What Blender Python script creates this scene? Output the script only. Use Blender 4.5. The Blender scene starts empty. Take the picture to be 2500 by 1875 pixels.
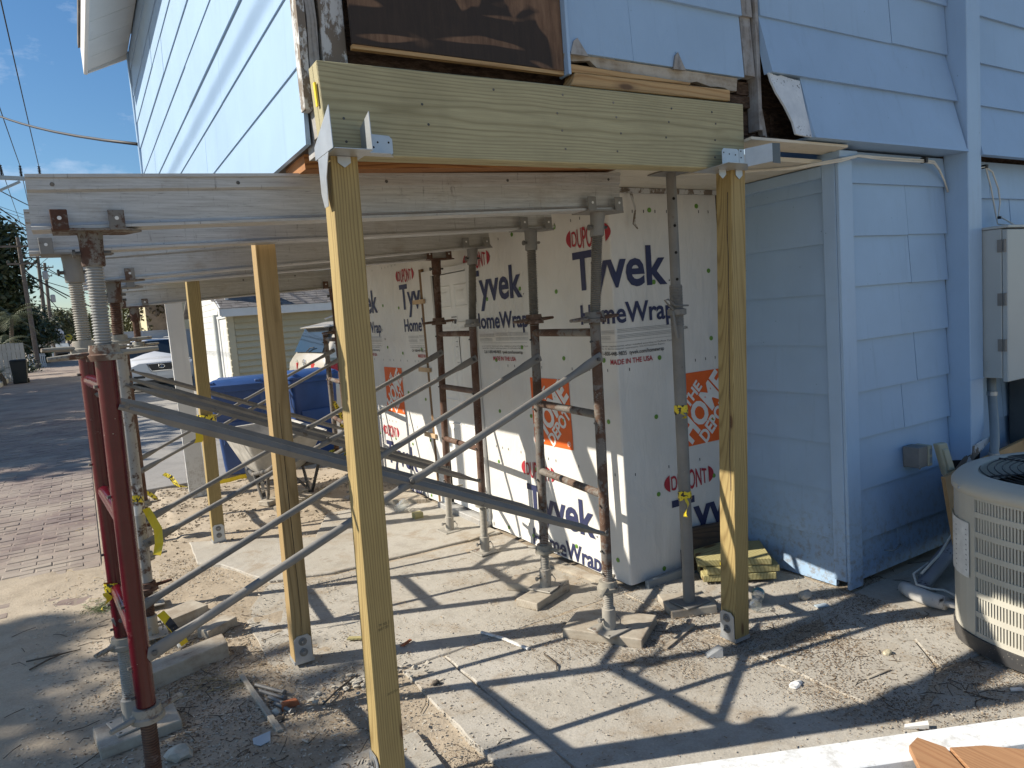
import bpy, bmesh, math, random
from mathutils import Vector, Matrix, noise as mnoise
random.seed(7)
PI = math.pi
SC = bpy.context.scene
COL = SC.collection
# ---------------------------------------------------------------- camera
cam = bpy.data.objects.new('camera', bpy.data.cameras.new('camera'))
COL.objects.link(cam)
cam.data.sensor_width = 36.0
cam.data.lens = 25.10
cam.data.clip_start = 0.05
cam.data.clip_end = 3000
rt = Vector((0.85181926, -0.51820693, -0.07658668))
up = -Vector((-0.11764637, -0.04678257, -0.99195298))
fw = Vector((0.51045399, 0.8539748, -0.10081546))
cam.matrix_world = Matrix(((rt.x, up.x, -fw.x, 0), (rt.y, up.y, -fw.y, 0), (rt.z, up.z, -fw.z, 1.6), (0, 0, 0, 1)))
SC.camera = cam
# ---------------------------------------------------------------- sky, sun, exposure
SUN = Vector((-1.253, 0.57, 1.0)).normalized()
W = bpy.data.worlds.new('World'); SC.world = W; W.use_nodes = True
wt = W.node_tree; wt.nodes.clear()
sky = wt.nodes.new('ShaderNodeTexSky'); sky.sky_type = 'NISHITA'; sky.sun_disc = False
sky.sun_elevation = math.asin(SUN.z); sky.sun_rotation = math.atan2(SUN.x, SUN.y)
sky.dust_density = 0.25; sky.ozone_density = 5.0; sky.air_density = 1.2
tc = wt.nodes.new('ShaderNodeTexCoord')
mp = wt.nodes.new('ShaderNodeMapping'); mp.inputs['Scale'].default_value = (1.0, 1.0, 2.2); mp.inputs['Location'].default_value = (0.35, 0.2, 0.1)
wt.links.new(tc.outputs['Generated'], mp.inputs['Vector'])
n1 = wt.nodes.new('ShaderNodeTexNoise'); n1.inputs['Scale'].default_value = 4.6; n1.inputs['Detail'].default_value = 9; n1.inputs['Roughness'].default_value = 0.62
wt.links.new(mp.outputs['Vector'], n1.inputs['Vector'])
cr = wt.nodes.new('ShaderNodeValToRGB'); cr.color_ramp.elements[0].position = 0.515; cr.color_ramp.elements[1].position = 0.80
wt.links.new(n1.outputs['Fac'], cr.inputs['Fac'])
cm = wt.nodes.new('ShaderNodeMix'); cm.data_type = 'RGBA'
cm.inputs[7].default_value = (7.6, 8.2, 9.4, 1)
wt.links.new(cr.outputs['Color'], cm.inputs[0]); wt.links.new(sky.outputs['Color'], cm.inputs[6])
bg = wt.nodes.new('ShaderNodeBackground'); bg.inputs['Strength'].default_value = 0.072
wo = wt.nodes.new('ShaderNodeOutputWorld')
hs = wt.nodes.new('ShaderNodeHueSaturation'); hs.inputs['Saturation'].default_value = 1.15
wt.links.new(cm.outputs[2], hs.inputs['Color']); wt.links.new(hs.outputs['Color'], bg.inputs['Color']); wt.links.new(bg.outputs['Background'], wo.inputs['Surface'])
sl = bpy.data.lights.new('sun', 'SUN'); sl.energy = 4.6; sl.angle = math.radians(0.53); sl.color = (1.0, 0.92, 0.79)
so = bpy.data.objects.new('sun', sl); COL.objects.link(so)
so.rotation_euler = SUN.to_track_quat('Z', 'Y').to_euler(); so.location = (-12, 6, 12)
SC.view_settings.view_transform = 'Standard'; SC.view_settings.look = 'None'
SC.view_settings.gamma = 1.0; SC.view_settings.use_curve_mapping = False
SC.view_settings.exposure = 0.72
SC.render.engine = 'CYCLES'
SC.cycles.max_bounces = 6; SC.cycles.diffuse_bounces = 4; SC.cycles.transparent_max_bounces = 8
SC.cycles.use_denoising = True

# ---------------------------------------------------------------- mesh helpers
class M:
    def __init__(s): s.v = []; s.f = []
    def add(s, vs, fs):
        b = len(s.v); s.v += [tuple(v) for v in vs]; s.f += [tuple(i + b for i in f) for f in fs]; return s
    def box(s, x0, x1, y0, y1, z0, z1):
        return s.add([(x0,y0,z0),(x1,y0,z0),(x1,y1,z0),(x0,y1,z0),(x0,y0,z1),(x1,y0,z1),(x1,y1,z1),(x0,y1,z1)],
                     [(0,3,2,1),(4,5,6,7),(0,1,5,4),(1,2,6,5),(2,3,7,6),(3,0,4,7)])
    def hexa(s, p):   # 8 points: bottom ring 4, top ring 4
        return s.add(p, [(0,3,2,1),(4,5,6,7),(0,1,5,4),(1,2,6,5),(2,3,7,6),(3,0,4,7)])
    def bar(s, p0, p1, w, h, upv=(0,0,1)):
        p0, p1 = Vector(p0), Vector(p1); d = (p1 - p0).normalized(); u = Vector(upv)
        if abs(d.dot(u)) > 0.98: u = Vector((0,1,0))
        a = d.cross(u).normalized() * (w / 2); b = a.cross(d).normalized() * (h / 2)
        r = []
        for p in (p0, p1): r += [p - a - b, p + a - b, p + a + b, p - a + b]
        return s.hexa([r[0], r[1], r[2], r[3], r[4], r[5], r[6], r[7]])
    def tube(s, pts, r, n=10, caps=True, flat=None):
        pts = [Vector(p) for p in pts]; k = len(pts)
        rs = r if isinstance(r, (list, tuple)) else [r] * k
        vs = []; fs = []; ref = None
        for i, p in enumerate(pts):
            d = (pts[min(i + 1, k - 1)] - pts[max(i - 1, 0)])
            d = d.normalized() if d.length > 1e-9 else Vector((0,0,1))
            if ref is None:
                ref = Vector((0,0,1)) if abs(d.z) < 0.9 else Vector((1,0,0))
            a = d.cross(ref).normalized(); b = a.cross(d).normalized(); ref = b
            fa, fb = (flat[i] if flat else (1, 1))
            for j in range(n):
                t = 2 * PI * j / n
                vs.append(p + a * math.cos(t) * rs[i] * fa + b * math.sin(t) * rs[i] * fb)
        for i in range(k - 1):
            for j in range(n):
                fs.append((i*n+j, i*n+(j+1)%n, (i+1)*n+(j+1)%n, (i+1)*n+j))
        if caps:
            fs.append(tuple(reversed(range(n)))); fs.append(tuple((k-1)*n + j for j in range(n)))
        return s.add(vs, fs)
    def lathe(s, prof, n=16, c=(0,0,0), ax=None, caps=True):
        vs = []; fs = []; k = len(prof)
        q = Vector((0,0,1)).rotation_difference(Vector(ax).normalized()) if ax is not None else None
        for (r, z) in prof:
            for j in range(n):
                t = 2*PI*j/n; p = Vector((r*math.cos(t), r*math.sin(t), z))
                if q: p = q @ p
                vs.append(p + Vector(c))
        for i in range(k - 1):
            for j in range(n):
                fs.append((i*n+j, i*n+(j+1)%n, (i+1)*n+(j+1)%n, (i+1)*n+j))
        if caps:
            fs.append(tuple(reversed(range(n)))); fs.append(tuple((k-1)*n + j for j in range(n)))
        return s.add(vs, fs)
    def extrude(s, poly, fn, a, b):   # poly 2-D, fn(u,v,t)->3-D
        n = len(poly)
        vs = [fn(u, v, a) for u, v in poly] + [fn(u, v, b) for u, v in poly]
        fs = [tuple(reversed(range(n))), tuple(n + i for i in range(n))]
        for i in range(n): fs.append((i, (i+1) % n, n + (i+1) % n, n + i))
        return s.add(vs, fs)
    def grid(s, fn, nu, nv):
        vs = [fn(i / nu, j / nv) for j in range(nv + 1) for i in range(nu + 1)]
        fs = [(j*(nu+1)+i, j*(nu+1)+i+1, (j+1)*(nu+1)+i+1, (j+1)*(nu+1)+i) for j in range(nv) for i in range(nu)]
        return s.add(vs, fs)
    def blob(s, c, r, seed, n=2, sq=(1,1,1), rough=0.35):
        bm = bmesh.new(); bmesh.ops.create_icosphere(bm, subdivisions=n, radius=1)
        for v in bm.verts:
            k = 1 + rough * mnoise.noise(v.co * 1.7 + Vector((seed*3.1, seed*1.7, seed)))
            v.co = Vector((v.co.x*sq[0], v.co.y*sq[1], v.co.z*sq[2])) * k * r + Vector(c)
        bm.verts.index_update()
        s.add([v.co[:] for v in bm.verts], [tuple(v.index for v in f.verts) for f in bm.faces]); bm.free(); return s
    def mv(s, mat):
        s.v = [tuple(mat @ Vector(v)) for v in s.v]; return s

def origin_of(p):
    o = Vector((0,0,0))
    while p is not None:
        o += p.location; p = p.parent
    return o

def obj(name, m, mat=None, parent=None, smooth=False, bevel=0.0, seg=1, local=False, fix=True):
    me = bpy.data.meshes.new(name)
    off = Vector((0,0,0))
    if m.v:
        if parent is None and not local:
            xs = [v[0] for v in m.v]; ys = [v[1] for v in m.v]; zs = [v[2] for v in m.v]
            off = Vector(((min(xs)+max(xs))/2, (min(ys)+max(ys))/2, min(zs)))
        elif parent is not None and not local:
            off = origin_of(parent)
    vs = [(v[0]-off.x, v[1]-off.y, v[2]-off.z) for v in m.v]
    me.from_pydata(vs, [], m.f)
    if bevel or fix:
        bm = bmesh.new(); bm.from_mesh(me)
        if fix: bmesh.ops.recalc_face_normals(bm, faces=bm.faces)
        if bevel:
            es = [e for e in bm.edges if len(e.link_faces) == 2 and e.calc_face_angle(0) > 0.6]
            bmesh.ops.bevel(bm, geom=es, offset=bevel, segments=seg, affect='EDGES', profile=0.5, clamp_overlap=True)
        bm.to_mesh(me); bm.free()
    if smooth:
        me.shade_smooth()
        if smooth == 'auto':
            try: me.set_sharp_from_angle(angle=math.radians(40))
            except Exception: pass
    if mat: me.materials.append(mat)
    o = bpy.data.objects.new(name, me); COL.objects.link(o)
    if parent is not None: o.parent = parent
    elif not local: o.location = off
    return o

def tag(o, label=None, cat=None, group=None, kind=None):
    if label: o['label'] = label
    if cat: o['category'] = cat
    if group: o['group'] = group
    if kind: o['kind'] = kind
    return o
def thing(name, loc, label, cat, group=None, rot=0.0):
    o = bpy.data.objects.new(name, None); COL.objects.link(o); o.empty_display_size = 0.1
    o.location = loc; o.rotation_euler = (0, 0, rot)
    return tag(o, label, cat, group)
def struct(name, m, mat, **k): return tag(obj(name, m, mat, **k), kind='structure')
def stuff(o): o['kind'] = 'stuff'; return o
def nz(x, y, s=1.0, k=0.0): return mnoise.noise(Vector((x*s + k, y*s - k*0.7, k)))

# ---------------------------------------------------------------- material helpers
class NT:
    def __init__(s, name):
        s.m = bpy.data.materials.new(name); s.m.use_nodes = True
        s.t = s.m.node_tree; s.b = s.t.nodes['Principled BSDF']; s.co = None
    def n(s, t, **k):
        x = s.t.nodes.new(t)
        for a, v in k.items():
            if hasattr(x, a): setattr(x, a, v)
            else: x.inputs[a].default_value = v
        return x
    def l(s, a, b): s.t.links.new(a, b)
    def coord(s, scale=(1,1,1), rnd=True, world=False):
        tc = s.n('ShaderNodeTexCoord')
        if world:
            g = s.n('ShaderNodeNewGeometry'); src = g.outputs['Position']
        else: src = tc.outputs['Object']
        mp = s.n('ShaderNodeMapping'); mp.inputs['Scale'].default_value = scale
        if rnd and not world:
            oi = s.n('ShaderNodeObjectInfo'); ad = s.n('ShaderNodeVectorMath', operation='SCALE'); ad.inputs['Scale'].default_value = 37.0
            cb = s.n('ShaderNodeCombineXYZ'); s.l(oi.outputs['Random'], cb.inputs[0]); s.l(oi.outputs['Random'], cb.inputs[1]); s.l(oi.outputs['Random'], cb.inputs[2])
            s.l(cb.outputs[0], ad.inputs[0]); a2 = s.n('ShaderNodeVectorMath', operation='ADD'); s.l(src, a2.inputs[0]); s.l(ad.outputs[0], a2.inputs[1]); src = a2.outputs[0]
        s.l(src, mp.inputs['Vector']); return mp.outputs['Vector']
    def noise(s, vec, scale, detail=4, rough=0.55, dist=0.0):
        x = s.n('ShaderNodeTexNoise'); x.inputs['Scale'].default_value = scale; x.inputs['Detail'].default_value = detail
        x.inputs['Roughness'].default_value = rough; x.inputs['Distortion'].default_value = dist; s.l(vec, x.inputs['Vector']); return x.outputs['Fac']
    def ramp(s, fac, stops):
        r = s.n('ShaderNodeValToRGB'); e = r.color_ramp.elements
        while len(e) < len(stops): e.new(0.5)
        for i, (p, c) in enumerate(stops):
            e[i].position = p; e[i].color = (c if isinstance(c, (tuple, list)) else (c, c, c)) + (1,) if not (isinstance(c, (tuple, list)) and len(c) == 4) else c
        s.l(fac, r.inputs['Fac']); return r.outputs['Color']
    def mix(s, fac, a, b, mode='MIX'):
        x = s.n('ShaderNodeMix'); x.data_type = 'RGBA'; x.blend_type = mode
        for i, v in ((0, fac), (6, a), (7, b)):
            if isinstance(v, (int, float)): x.inputs[i].default_value = v
            elif isinstance(v, tuple): x.inputs[i].default_value = v + (1,) if len(v) == 3 else v
            else: s.l(v, x.inputs[i])
        return x.outputs[2]
    def math(s, op, a, b=None):
        x = s.n('ShaderNodeMath', operation=op)
        for i, v in enumerate((a, b)):
            if v is None: continue
            if isinstance(v, (int, float)): x.inputs[i].default_value = v
            else: s.l(v, x.inputs[i])
        return x.outputs[0]
    def col(s, c):
        if isinstance(c, tuple): s.b.inputs['Base Color'].default_value = c + (1,)
        else: s.l(c, s.b.inputs['Base Color'])
        return s
    def set(s, rough=0.6, metal=0.0, **k):
        if isinstance(rough, (int, float)): s.b.inputs['Roughness'].default_value = rough
        else: s.l(rough, s.b.inputs['Roughness'])
        if isinstance(metal, (int, float)): s.b.inputs['Metallic'].default_value = metal
        else: s.l(metal, s.b.inputs['Metallic'])
        for a, v in k.items(): s.b.inputs[a].default_value = v
        return s
    def bump(s, h, strength=0.3, dist=0.01):
        b = s.n('ShaderNodeBump'); b.inputs['Strength'].default_value = strength; b.inputs['Distance'].default_value = dist
        s.l(h, b.inputs['Height']); s.l(b.outputs['Normal'], s.b.inputs['Normal']); return s

def plain(name, c, rough=0.6, metal=0.0, var=0.12, vs=6.0, bump=0.0, bs=60.0):
    t = NT(name); v = t.coord()
    n = t.noise(v, vs, 5)
    lo = tuple(x * (1 - var) for x in c); hi = tuple(min(1, x * (1 + var)) for x in c)
    t.col(t.ramp(n, [(0.3, lo), (0.7, hi)])).set(rough, metal)
    if bump: t.bump(t.noise(v, bs, 4), bump, 0.004)
    return t.m

def wood(name, early, late, axis='Z', freq=95, pith=(0.06, 0.03), knots=0.35, rough=0.7, weather=None, stain=0.18, dist=0.012, knotcol=(0.10,0.045,0.018)):
    """sawn softwood: growth rings round a pith line that runs along the axis and wanders, plus fibre, knots and stains"""
    t = NT(name)
    v = t.coord()
    # (a,b) across, c along
    sp = t.n('ShaderNodeSeparateXYZ'); tc = t.n('ShaderNodeTexCoord'); t.l(tc.outputs['Object'], sp.inputs[0])
    ax = {'X': (1, 2, 0), 'Y': (0, 2, 1), 'Z': (0, 1, 2)}[axis]
    A, B, Cc = sp.outputs[ax[0]], sp.outputs[ax[1]], sp.outputs[ax[2]]
    oi = t.n('ShaderNodeObjectInfo'); rnd = oi.outputs['Random']
    along = t.math('ADD', Cc, t.math('MULTIPLY', rnd, 31.0))
    cw = t.n('ShaderNodeCombineXYZ'); t.l(t.math('MULTIPLY', A, 6.0), cw.inputs[0]); t.l(t.math('MULTIPLY', B, 6.0), cw.inputs[1]); t.l(t.math('MULTIPLY', along, 1.3), cw.inputs[2])
    w1 = t.n('ShaderNodeTexNoise'); w1.inputs['Scale'].default_value = 1.0; w1.inputs['Detail'].default_value = 2.5; t.l(cw.outputs[0], w1.inputs['Vector'])
    wob = t.n('ShaderNodeSeparateColor'); t.l(w1.outputs['Color'], wob.inputs[0])
    a2 = t.math('ADD', t.math('SUBTRACT', A, t.math('ADD', pith[0], t.math('MULTIPLY', rnd, 0.03))), t.math('MULTIPLY', t.math('SUBTRACT', wob.outputs[0], 0.5), dist * 6))
    b2 = t.math('ADD', t.math('SUBTRACT', B, pith[1]), t.math('MULTIPLY', t.math('SUBTRACT', wob.outputs[1], 0.5), dist * 6))
    rr = t.math('SQRT', t.math('ADD', t.math('MULTIPLY', a2, a2), t.math('MULTIPLY', b2, b2)))
    ph = t.math('FRACT', t.math('ADD', t.math('MULTIPLY', rr, freq), t.math('MULTIPLY', wob.outputs[2], 1.2)))
    ring = t.ramp(ph, [(0.0, late), (0.10, tuple(0.5*(e+l) for e, l in zip(early, late))), (0.35, early), (0.72, early), (0.93, late), (1.0, late)])
    # fibre
    cf = t.n('ShaderNodeCombineXYZ'); t.l(t.math('MULTIPLY', A, 260.0), cf.inputs[0]); t.l(t.math('MULTIPLY', B, 260.0), cf.inputs[1]); t.l(t.math('MULTIPLY', along, 7.0), cf.inputs[2])
    fib = t.n('ShaderNodeTexNoise'); fib.inputs['Scale'].default_value = 1.0; fib.inputs['Detail'].default_value = 3; t.l(cf.outputs[0], fib.inputs['Vector'])
    c = t.mix(0.35, ring, t.ramp(fib.outputs['Fac'], [(0.3, 0.42), (0.7, 1.0)]), 'MULTIPLY')
    st = t.noise(v, 3.0, 5, 0.6)
    c = t.mix(t.ramp(st, [(0.42, 0.0), (0.75, stain)]), c, tuple(x * 0.45 for x in late))
    # knots
    ck = t.n('ShaderNodeCombineXYZ'); t.l(t.math('MULTIPLY', A, 9.0), ck.inputs[0]); t.l(t.math('MULTIPLY', B, 9.0), ck.inputs[1]); t.l(t.math('MULTIPLY', along, 2.6), ck.inputs[2])
    vo = t.n('ShaderNodeTexVoronoi'); vo.inputs['Scale'].default_value = 1.0; t.l(ck.outputs[0], vo.inputs['Vector'])
    kf = t.ramp(vo.outputs['Distance'], [(0.0, 0.95), (knots * 0.28, 0.85), (knots * 0.36, 0.3), (knots * 0.55, 0.0)])
    c = t.mix(kf, c, knotcol)
    if weather:
        c = t.mix(t.ramp(t.noise(v, 9.0, 6, 0.7), [(0.35, 0.0), (0.62, 1.0)]), c, weather)
    t.col(c).set(rough)
    t.bump(t.math('ADD', t.math('MULTIPLY', ph, 0.4), fib.outputs['Fac']), 0.25, 0.002)
    return t.m

def rusty(name, paint, rust=(0.095,0.045,0.026), amount=0.5, dark=(0.035,0.018,0.012), rough=0.6, metal=0.0, specks=0.3, scale=22.0, dust=0.25):
    t = NT(name); v = t.coord()
    big = t.noise(v, scale * 0.25, 4, 0.6); fine = t.noise(v, scale * 2.2, 6, 0.7)
    f = t.math('ADD', t.math('MULTIPLY', big, 0.6), t.math('MULTIPLY', fine, 0.4))
    edge = 0.68 - amount * 0.34
    msk = t.ramp(f, [(edge - 0.025, 0.0), (edge + 0.025, 1.0)])
    rc = t.mix(t.noise(v, scale * 1.4, 5, 0.7), dark, tuple(x * 1.5 for x in rust))
    pc = t.mix(t.ramp(t.noise(v, 9, 5), [(0.35, 0.0), (0.8, 0.6)]), paint, tuple(x * 0.55 for x in paint))
    c = t.mix(msk, pc, rc)
    vo = t.n('ShaderNodeTexVoronoi'); vo.inputs['Scale'].default_value = scale * 5; t.l(v, vo.inputs['Vector'])
    sp = t.ramp(vo.outputs['Distance'], [(0.0, 1.0), (0.10, 1.0), (0.16, 0.0)])
    sel = t.ramp(t.noise(v, scale * 1.1, 2), [(0.70 - specks * 0.25, 0.0), (0.74 - specks * 0.25, 1.0)])
    c = t.mix(t.math('MULTIPLY', t.math('MULTIPLY', sp, sel), 0.85 if specks > 0 else 0.0), c, (0.55, 0.50, 0.42))
    c = t.mix(t.ramp(t.noise(v, 5.0, 6, 0.7), [(0.45, 0.0), (0.75, dust)]), c, (0.40, 0.35, 0.28))
    mm = t.math('MULTIPLY', t.math('SUBTRACT', 1.0, msk), metal)
    t.col(c).set(t.ramp(msk, [(0, rough), (1, 0.9)]), mm)
    t.bump(fine, 0.35, 0.002)
    return t.m
# ---------------------------------------------------------------- materials
MT = {}
MT['pt_post'] = wood('treated_pine_post', (0.385,0.285,0.115), (0.265,0.185,0.068), 'Z', 150, (0.085,0.035), knots=0.24, dist=0.0035)
MT['pt_post2'] = wood('treated_pine_post_brown', (0.42,0.29,0.13), (0.29,0.19,0.075), 'Z', 110, (0.03,0.085), knots=0.26, dist=0.004)
MT['pt_beam'] = wood('treated_pine_beam', (0.43,0.385,0.225), (0.315,0.275,0.15), 'X', 150, (0.075,0.16), knots=0.22, stain=0.35, dist=0.0045, knotcol=(0.12,0.10,0.05))
MT['pt_short'] = wood('treated_pine_offcut', (0.47,0.42,0.20), (0.30,0.25,0.10), 'X', 90, (0.06,0.05), knots=0.4)
MT['fir'] = wood('orange_fir', (0.42,0.19,0.065), (0.20,0.07,0.022), 'X', 110, (0.09,0.14), knots=0.2)
MT['fir_side'] = wood('yellow_framing_lumber', (0.55,0.35,0.155), (0.40,0.225,0.085), 'X', 55, (0.05,0.12), knots=0.42)
MT['cedar'] = wood('cedar_board', (0.43,0.235,0.115), (0.36,0.18,0.085), 'Y', 120, (0.08,0.11), knots=0.2, dist=0.004)
MT['plank'] = wood('dusty_grey_plank', (0.38,0.33,0.26), (0.27,0.225,0.17), 'Y', 80, (0.09,0.06), knots=0.3, weather=(0.44,0.40,0.33))
MT['plankx'] = wood('dusty_grey_plank_lengthways', (0.36,0.30,0.23), (0.24,0.19,0.14), 'X', 80, (0.09,0.06), knots=0.3, weather=(0.43,0.39,0.32))
MT['oldwood'] = wood('old_dark_wood', (0.11,0.07,0.045), (0.04,0.025,0.018), 'X', 70, (0.09,0.12), knots=0.3, weather=(0.055,0.04,0.03))
MT['oldwood_z'] = wood('weathered_grey_wood', (0.30,0.27,0.24), (0.15,0.13,0.115), 'Z', 110, (0.09,0.12), knots=0.2, weather=(0.36,0.36,0.36))
MT['brownwood'] = wood('brown_lumber', (0.22,0.125,0.05), (0.10,0.05,0.018), 'X', 90, (0.09,0.12), knots=0.3)
def plywood():
    t = NT('stained_plywood'); v = t.coord((1,1,1), rnd=False)
    base = t.ramp(t.noise(t.coord((30,30,3), rnd=False), 2.0, 6, 0.7), [(0.3, (0.105,0.055,0.03)), (0.7, (0.23,0.135,0.08))])
    w = t.n('ShaderNodeTexWave'); w.wave_type = 'RINGS'; w.rings_direction = 'Y'; w.inputs['Scale'].default_value = 1.9; w.inputs['Distortion'].default_value = 2.2; w.inputs['Detail'].default_value = 1.0
    mp = t.n('ShaderNodeMapping'); mp.inputs['Location'].default_value = (0.25, 0.0, 0.12); mp.inputs['Scale'].default_value = (1.3, 1, 1.9); t.l(v, mp.inputs['Vector']); t.l(mp.outputs[0], w.inputs['Vector'])
    dk = t.ramp(w.outputs['Fac'], [(0.18, 0.0), (0.30, 0.9)])
    ms = t.n('ShaderNodeMapping'); ms.inputs['Rotation'].default_value = (0, 0.7, 0); ms.inputs['Scale'].default_value = (1.0, 1, 6.0); t.l(v, ms.inputs['Vector'])
    d2 = t.math('MULTIPLY', t.ramp(t.noise(v, 2.6, 2, 0.4, 1.4), [(0.475, 0.0), (0.505, 0.88)]), t.ramp(t.noise(ms.outputs[0], 2.4, 1, 0.4, 0.6), [(0.36, 0.0), (0.40, 1.0)]))
    base = t.mix(t.ramp(t.noise(v, 5, 6, 0.7), [(0.45, 0.0), (0.75, 0.7)]), base, (0.05,0.03,0.02))
    t.col(t.mix(d2, base, (0.018,0.014,0.012))).set(0.8); t.bump(t.noise(t.coord((40,40,4)), 3, 5), 0.3, 0.003); return t.m
MT['plywood'] = plywood()
MT['plyclean'] = plain('plain_plywood', (0.42,0.25,0.11), 0.75, var=0.25, vs=5)

def paint(name, c, rough=0.5, grime=(0.30,0.30,0.30), g=0.25, vgrain=True):
    t = NT(name); v = t.coord()
    a = t.noise(v, 2.2, 5, 0.6)
    col = t.ramp(a, [(0.3, tuple(x*0.93 for x in c)), (0.7, tuple(min(1, x*1.05) for x in c))])
    col = t.mix(t.ramp(t.noise(v, 7, 8, 0.75), [(0.58, 0.0), (0.80, g)]), col, grime)
    vo = t.n('ShaderNodeTexVoronoi'); vo.inputs['Scale'].default_value = 9; t.l(v, vo.inputs['Vector'])
    col = t.mix(t.ramp(vo.outputs['Distance'], [(0.0, 0.55), (0.022, 0.5), (0.04, 0.0)]), col, tuple(x*0.35 for x in c))
    ge = t.n('ShaderNodeNewGeometry'); sz = t.n('ShaderNodeSeparateXYZ'); t.l(ge.outputs['Position'], sz.inputs[0])
    spl = t.math('MULTIPLY', t.ramp(sz.outputs[2], [(0.0, 1.0), (0.55, 0.0)]), t.ramp(t.noise(v, 26, 7, 0.75), [(0.48, 0.0), (0.66, 0.9)]))
    col = t.mix(spl, col, (0.22,0.18,0.13))
    drip = t.ramp(t.noise(t.coord((7, 7, 0.5)), 3.0, 5, 0.7), [(0.56, 0.0), (0.78, 0.30)]); col = t.mix(drip, col, tuple(x * 0.6 for x in c))
    t.col(col).set(rough)
    h = t.noise(t.coord((60, 60, 5)) if vgrain else v, 3.0 if vgrain else 40, 4)
    t.bump(t.math('ADD', t.math('MULTIPLY', h, 0.6), t.noise(v, 3.0, 3)), 0.22, 0.006); return t.m
MT['blue'] = paint('pale_blue_paint', (0.315,0.45,0.62), 0.45, (0.30,0.36,0.42))
MT['blue_trim'] = paint('pale_blue_trim_paint', (0.33,0.465,0.635), 0.42, (0.32,0.38,0.44))
MT['white'] = paint('white_paint', (0.66,0.665,0.65), 0.5, (0.45,0.43,0.40), 0.3, False)
MT['board_white'] = paint('white_painted_board', (0.80,0.82,0.82), 0.45, (0.62,0.66,0.66), 0.5, False)
MT['soffit'] = paint('cream_soffit_paint', (0.62,0.57,0.47), 0.6, (0.32,0.24,0.15), 0.55, False)
MT['vinyl'] = paint('cream_vinyl', (0.50,0.45,0.315), 0.5, (0.5,0.47,0.38), 0.15, False)
MT['doorwhite'] = plain('door_white', (0.72,0.72,0.70), 0.4, var=0.04)
def peel():
    t = NT('peeling_white_paint'); v = t.coord((1,1,0.5))
    m = t.ramp(t.noise(v, 16, 7, 0.7), [(0.47, 0.0), (0.52, 1.0)])
    t.col(t.mix(m, (0.50,0.51,0.51), (0.17,0.14,0.11))).set(0.8); t.bump(m, 0.5, 0.003); return t.m
MT['peel'] = peel()
def flash():
    t = NT('spotted_white_board'); v = t.coord()
    vo = t.n('ShaderNodeTexVoronoi'); vo.inputs['Scale'].default_value = 70; t.l(v, vo.inputs['Vector'])
    sp = t.math('MULTIPLY', t.ramp(vo.outputs['Distance'], [(0.2, 1.0), (0.32, 0.0)]), t.ramp(t.noise(v, 9, 4), [(0.52, 0.0), (0.6, 1.0)]))
    t.col(t.mix(sp, t.ramp(t.noise(v, 14, 6, .7), [(0.3, (0.52,0.56,0.60)), (0.7, (0.70,0.73,0.75))]), (0.05,0.05,0.05))).set(0.6); return t.m
MT['flash'] = flash()
def rot():
    t = NT('rotten_wood'); v = t.coord((6, 20, 26))
    n = t.noise(v, 3, 8, 0.75)
    t.col(t.ramp(n, [(0.25, (0.015,0.010,0.008)), (0.45, (0.085,0.05,0.032)), (0.62, (0.19,0.125,0.085)), (0.78, (0.34,0.27,0.20))])).set(0.95)
    t.bump(n, 1.0, 0.03); return t.m
MT['rot'] = rot()
MT['torn'] = wood('torn_tan_fibreboard', (0.33,0.27,0.20), (0.22,0.17,0.12), 'X', 70, (0.1,0.1), knots=0.1, weather=(0.42,0.39,0.34))
MT['shimwood'] = plain('pale_shim_wood', (0.46,0.33,0.20), 0.8, var=0.12)
MT['black'] = plain('void_black', (0.012,0.011,0.010), 0.9, var=0.3)
def wrapm():
    t = NT('house_wrap'); v = t.coord(rnd=False, world=True)
    f = t.noise(t.coord((1,1,0.35), rnd=False, world=True), 9.0, 5, 0.55, 1.2)
    g = t.noise(v, 2.0, 6, 0.6)
    t.col(t.ramp(g, [(0.3, (0.59,0.575,0.54)), (0.7, (0.68,0.665,0.63))])).set(0.55)
    tc2 = t.n('ShaderNodeMapping'); tc2.inputs['Rotation'].default_value = (0.5, 0.35, 0.6); tc2.inputs['Scale'].default_value = (2.6, 2.6, 1.0); t.l(v, tc2.inputs['Vector'])
    cre = t.noise(tc2.outputs[0], 2.2, 4, 0.5, 1.0)
    t.bump(t.math('ADD', t.math('MULTIPLY', cre, 1.0), t.math('MULTIPLY', f, 0.45)), 0.55, 0.022); return t.m
MT['wrap'] = wrapm()
def ink(name, c): return plain(name, c, 0.55, var=0.06, vs=20)
MT['navy'] = ink('navy_print', (0.022,0.028,0.085)); MT['red_ink'] = ink('red_print', (0.36,0.022,0.035)); MT['orange_ink'] = ink('orange_print', (0.70,0.115,0.012))
MT['black_ink'] = ink('black_print', (0.03,0.03,0.035)); MT['white_ink'] = ink('white_print', (0.70,0.685,0.65)); MT['grey_ink'] = ink('grey_print', (0.30,0.30,0.30))
MT['stamp'] = ink('lumber_stamp_ink', (0.09,0.07,0.03))
MT['green_cap'] = plain('green_plastic', (0.12,0.26,0.035), 0.4)
MT['galv'] = rusty('galvanised_steel', (0.215,0.21,0.20), amount=0.16, metal=0.25, rough=0.6, specks=0.1, dust=0.3, dark=(0.05,0.045,0.04), rust=(0.09,0.075,0.06))
MT['galv_new'] = rusty('new_galvanised_bracket', (0.50,0.53,0.56), amount=0.0, metal=0.65, rough=0.42, specks=0.0, dust=0.05)
MT['alu'] = None
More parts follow.
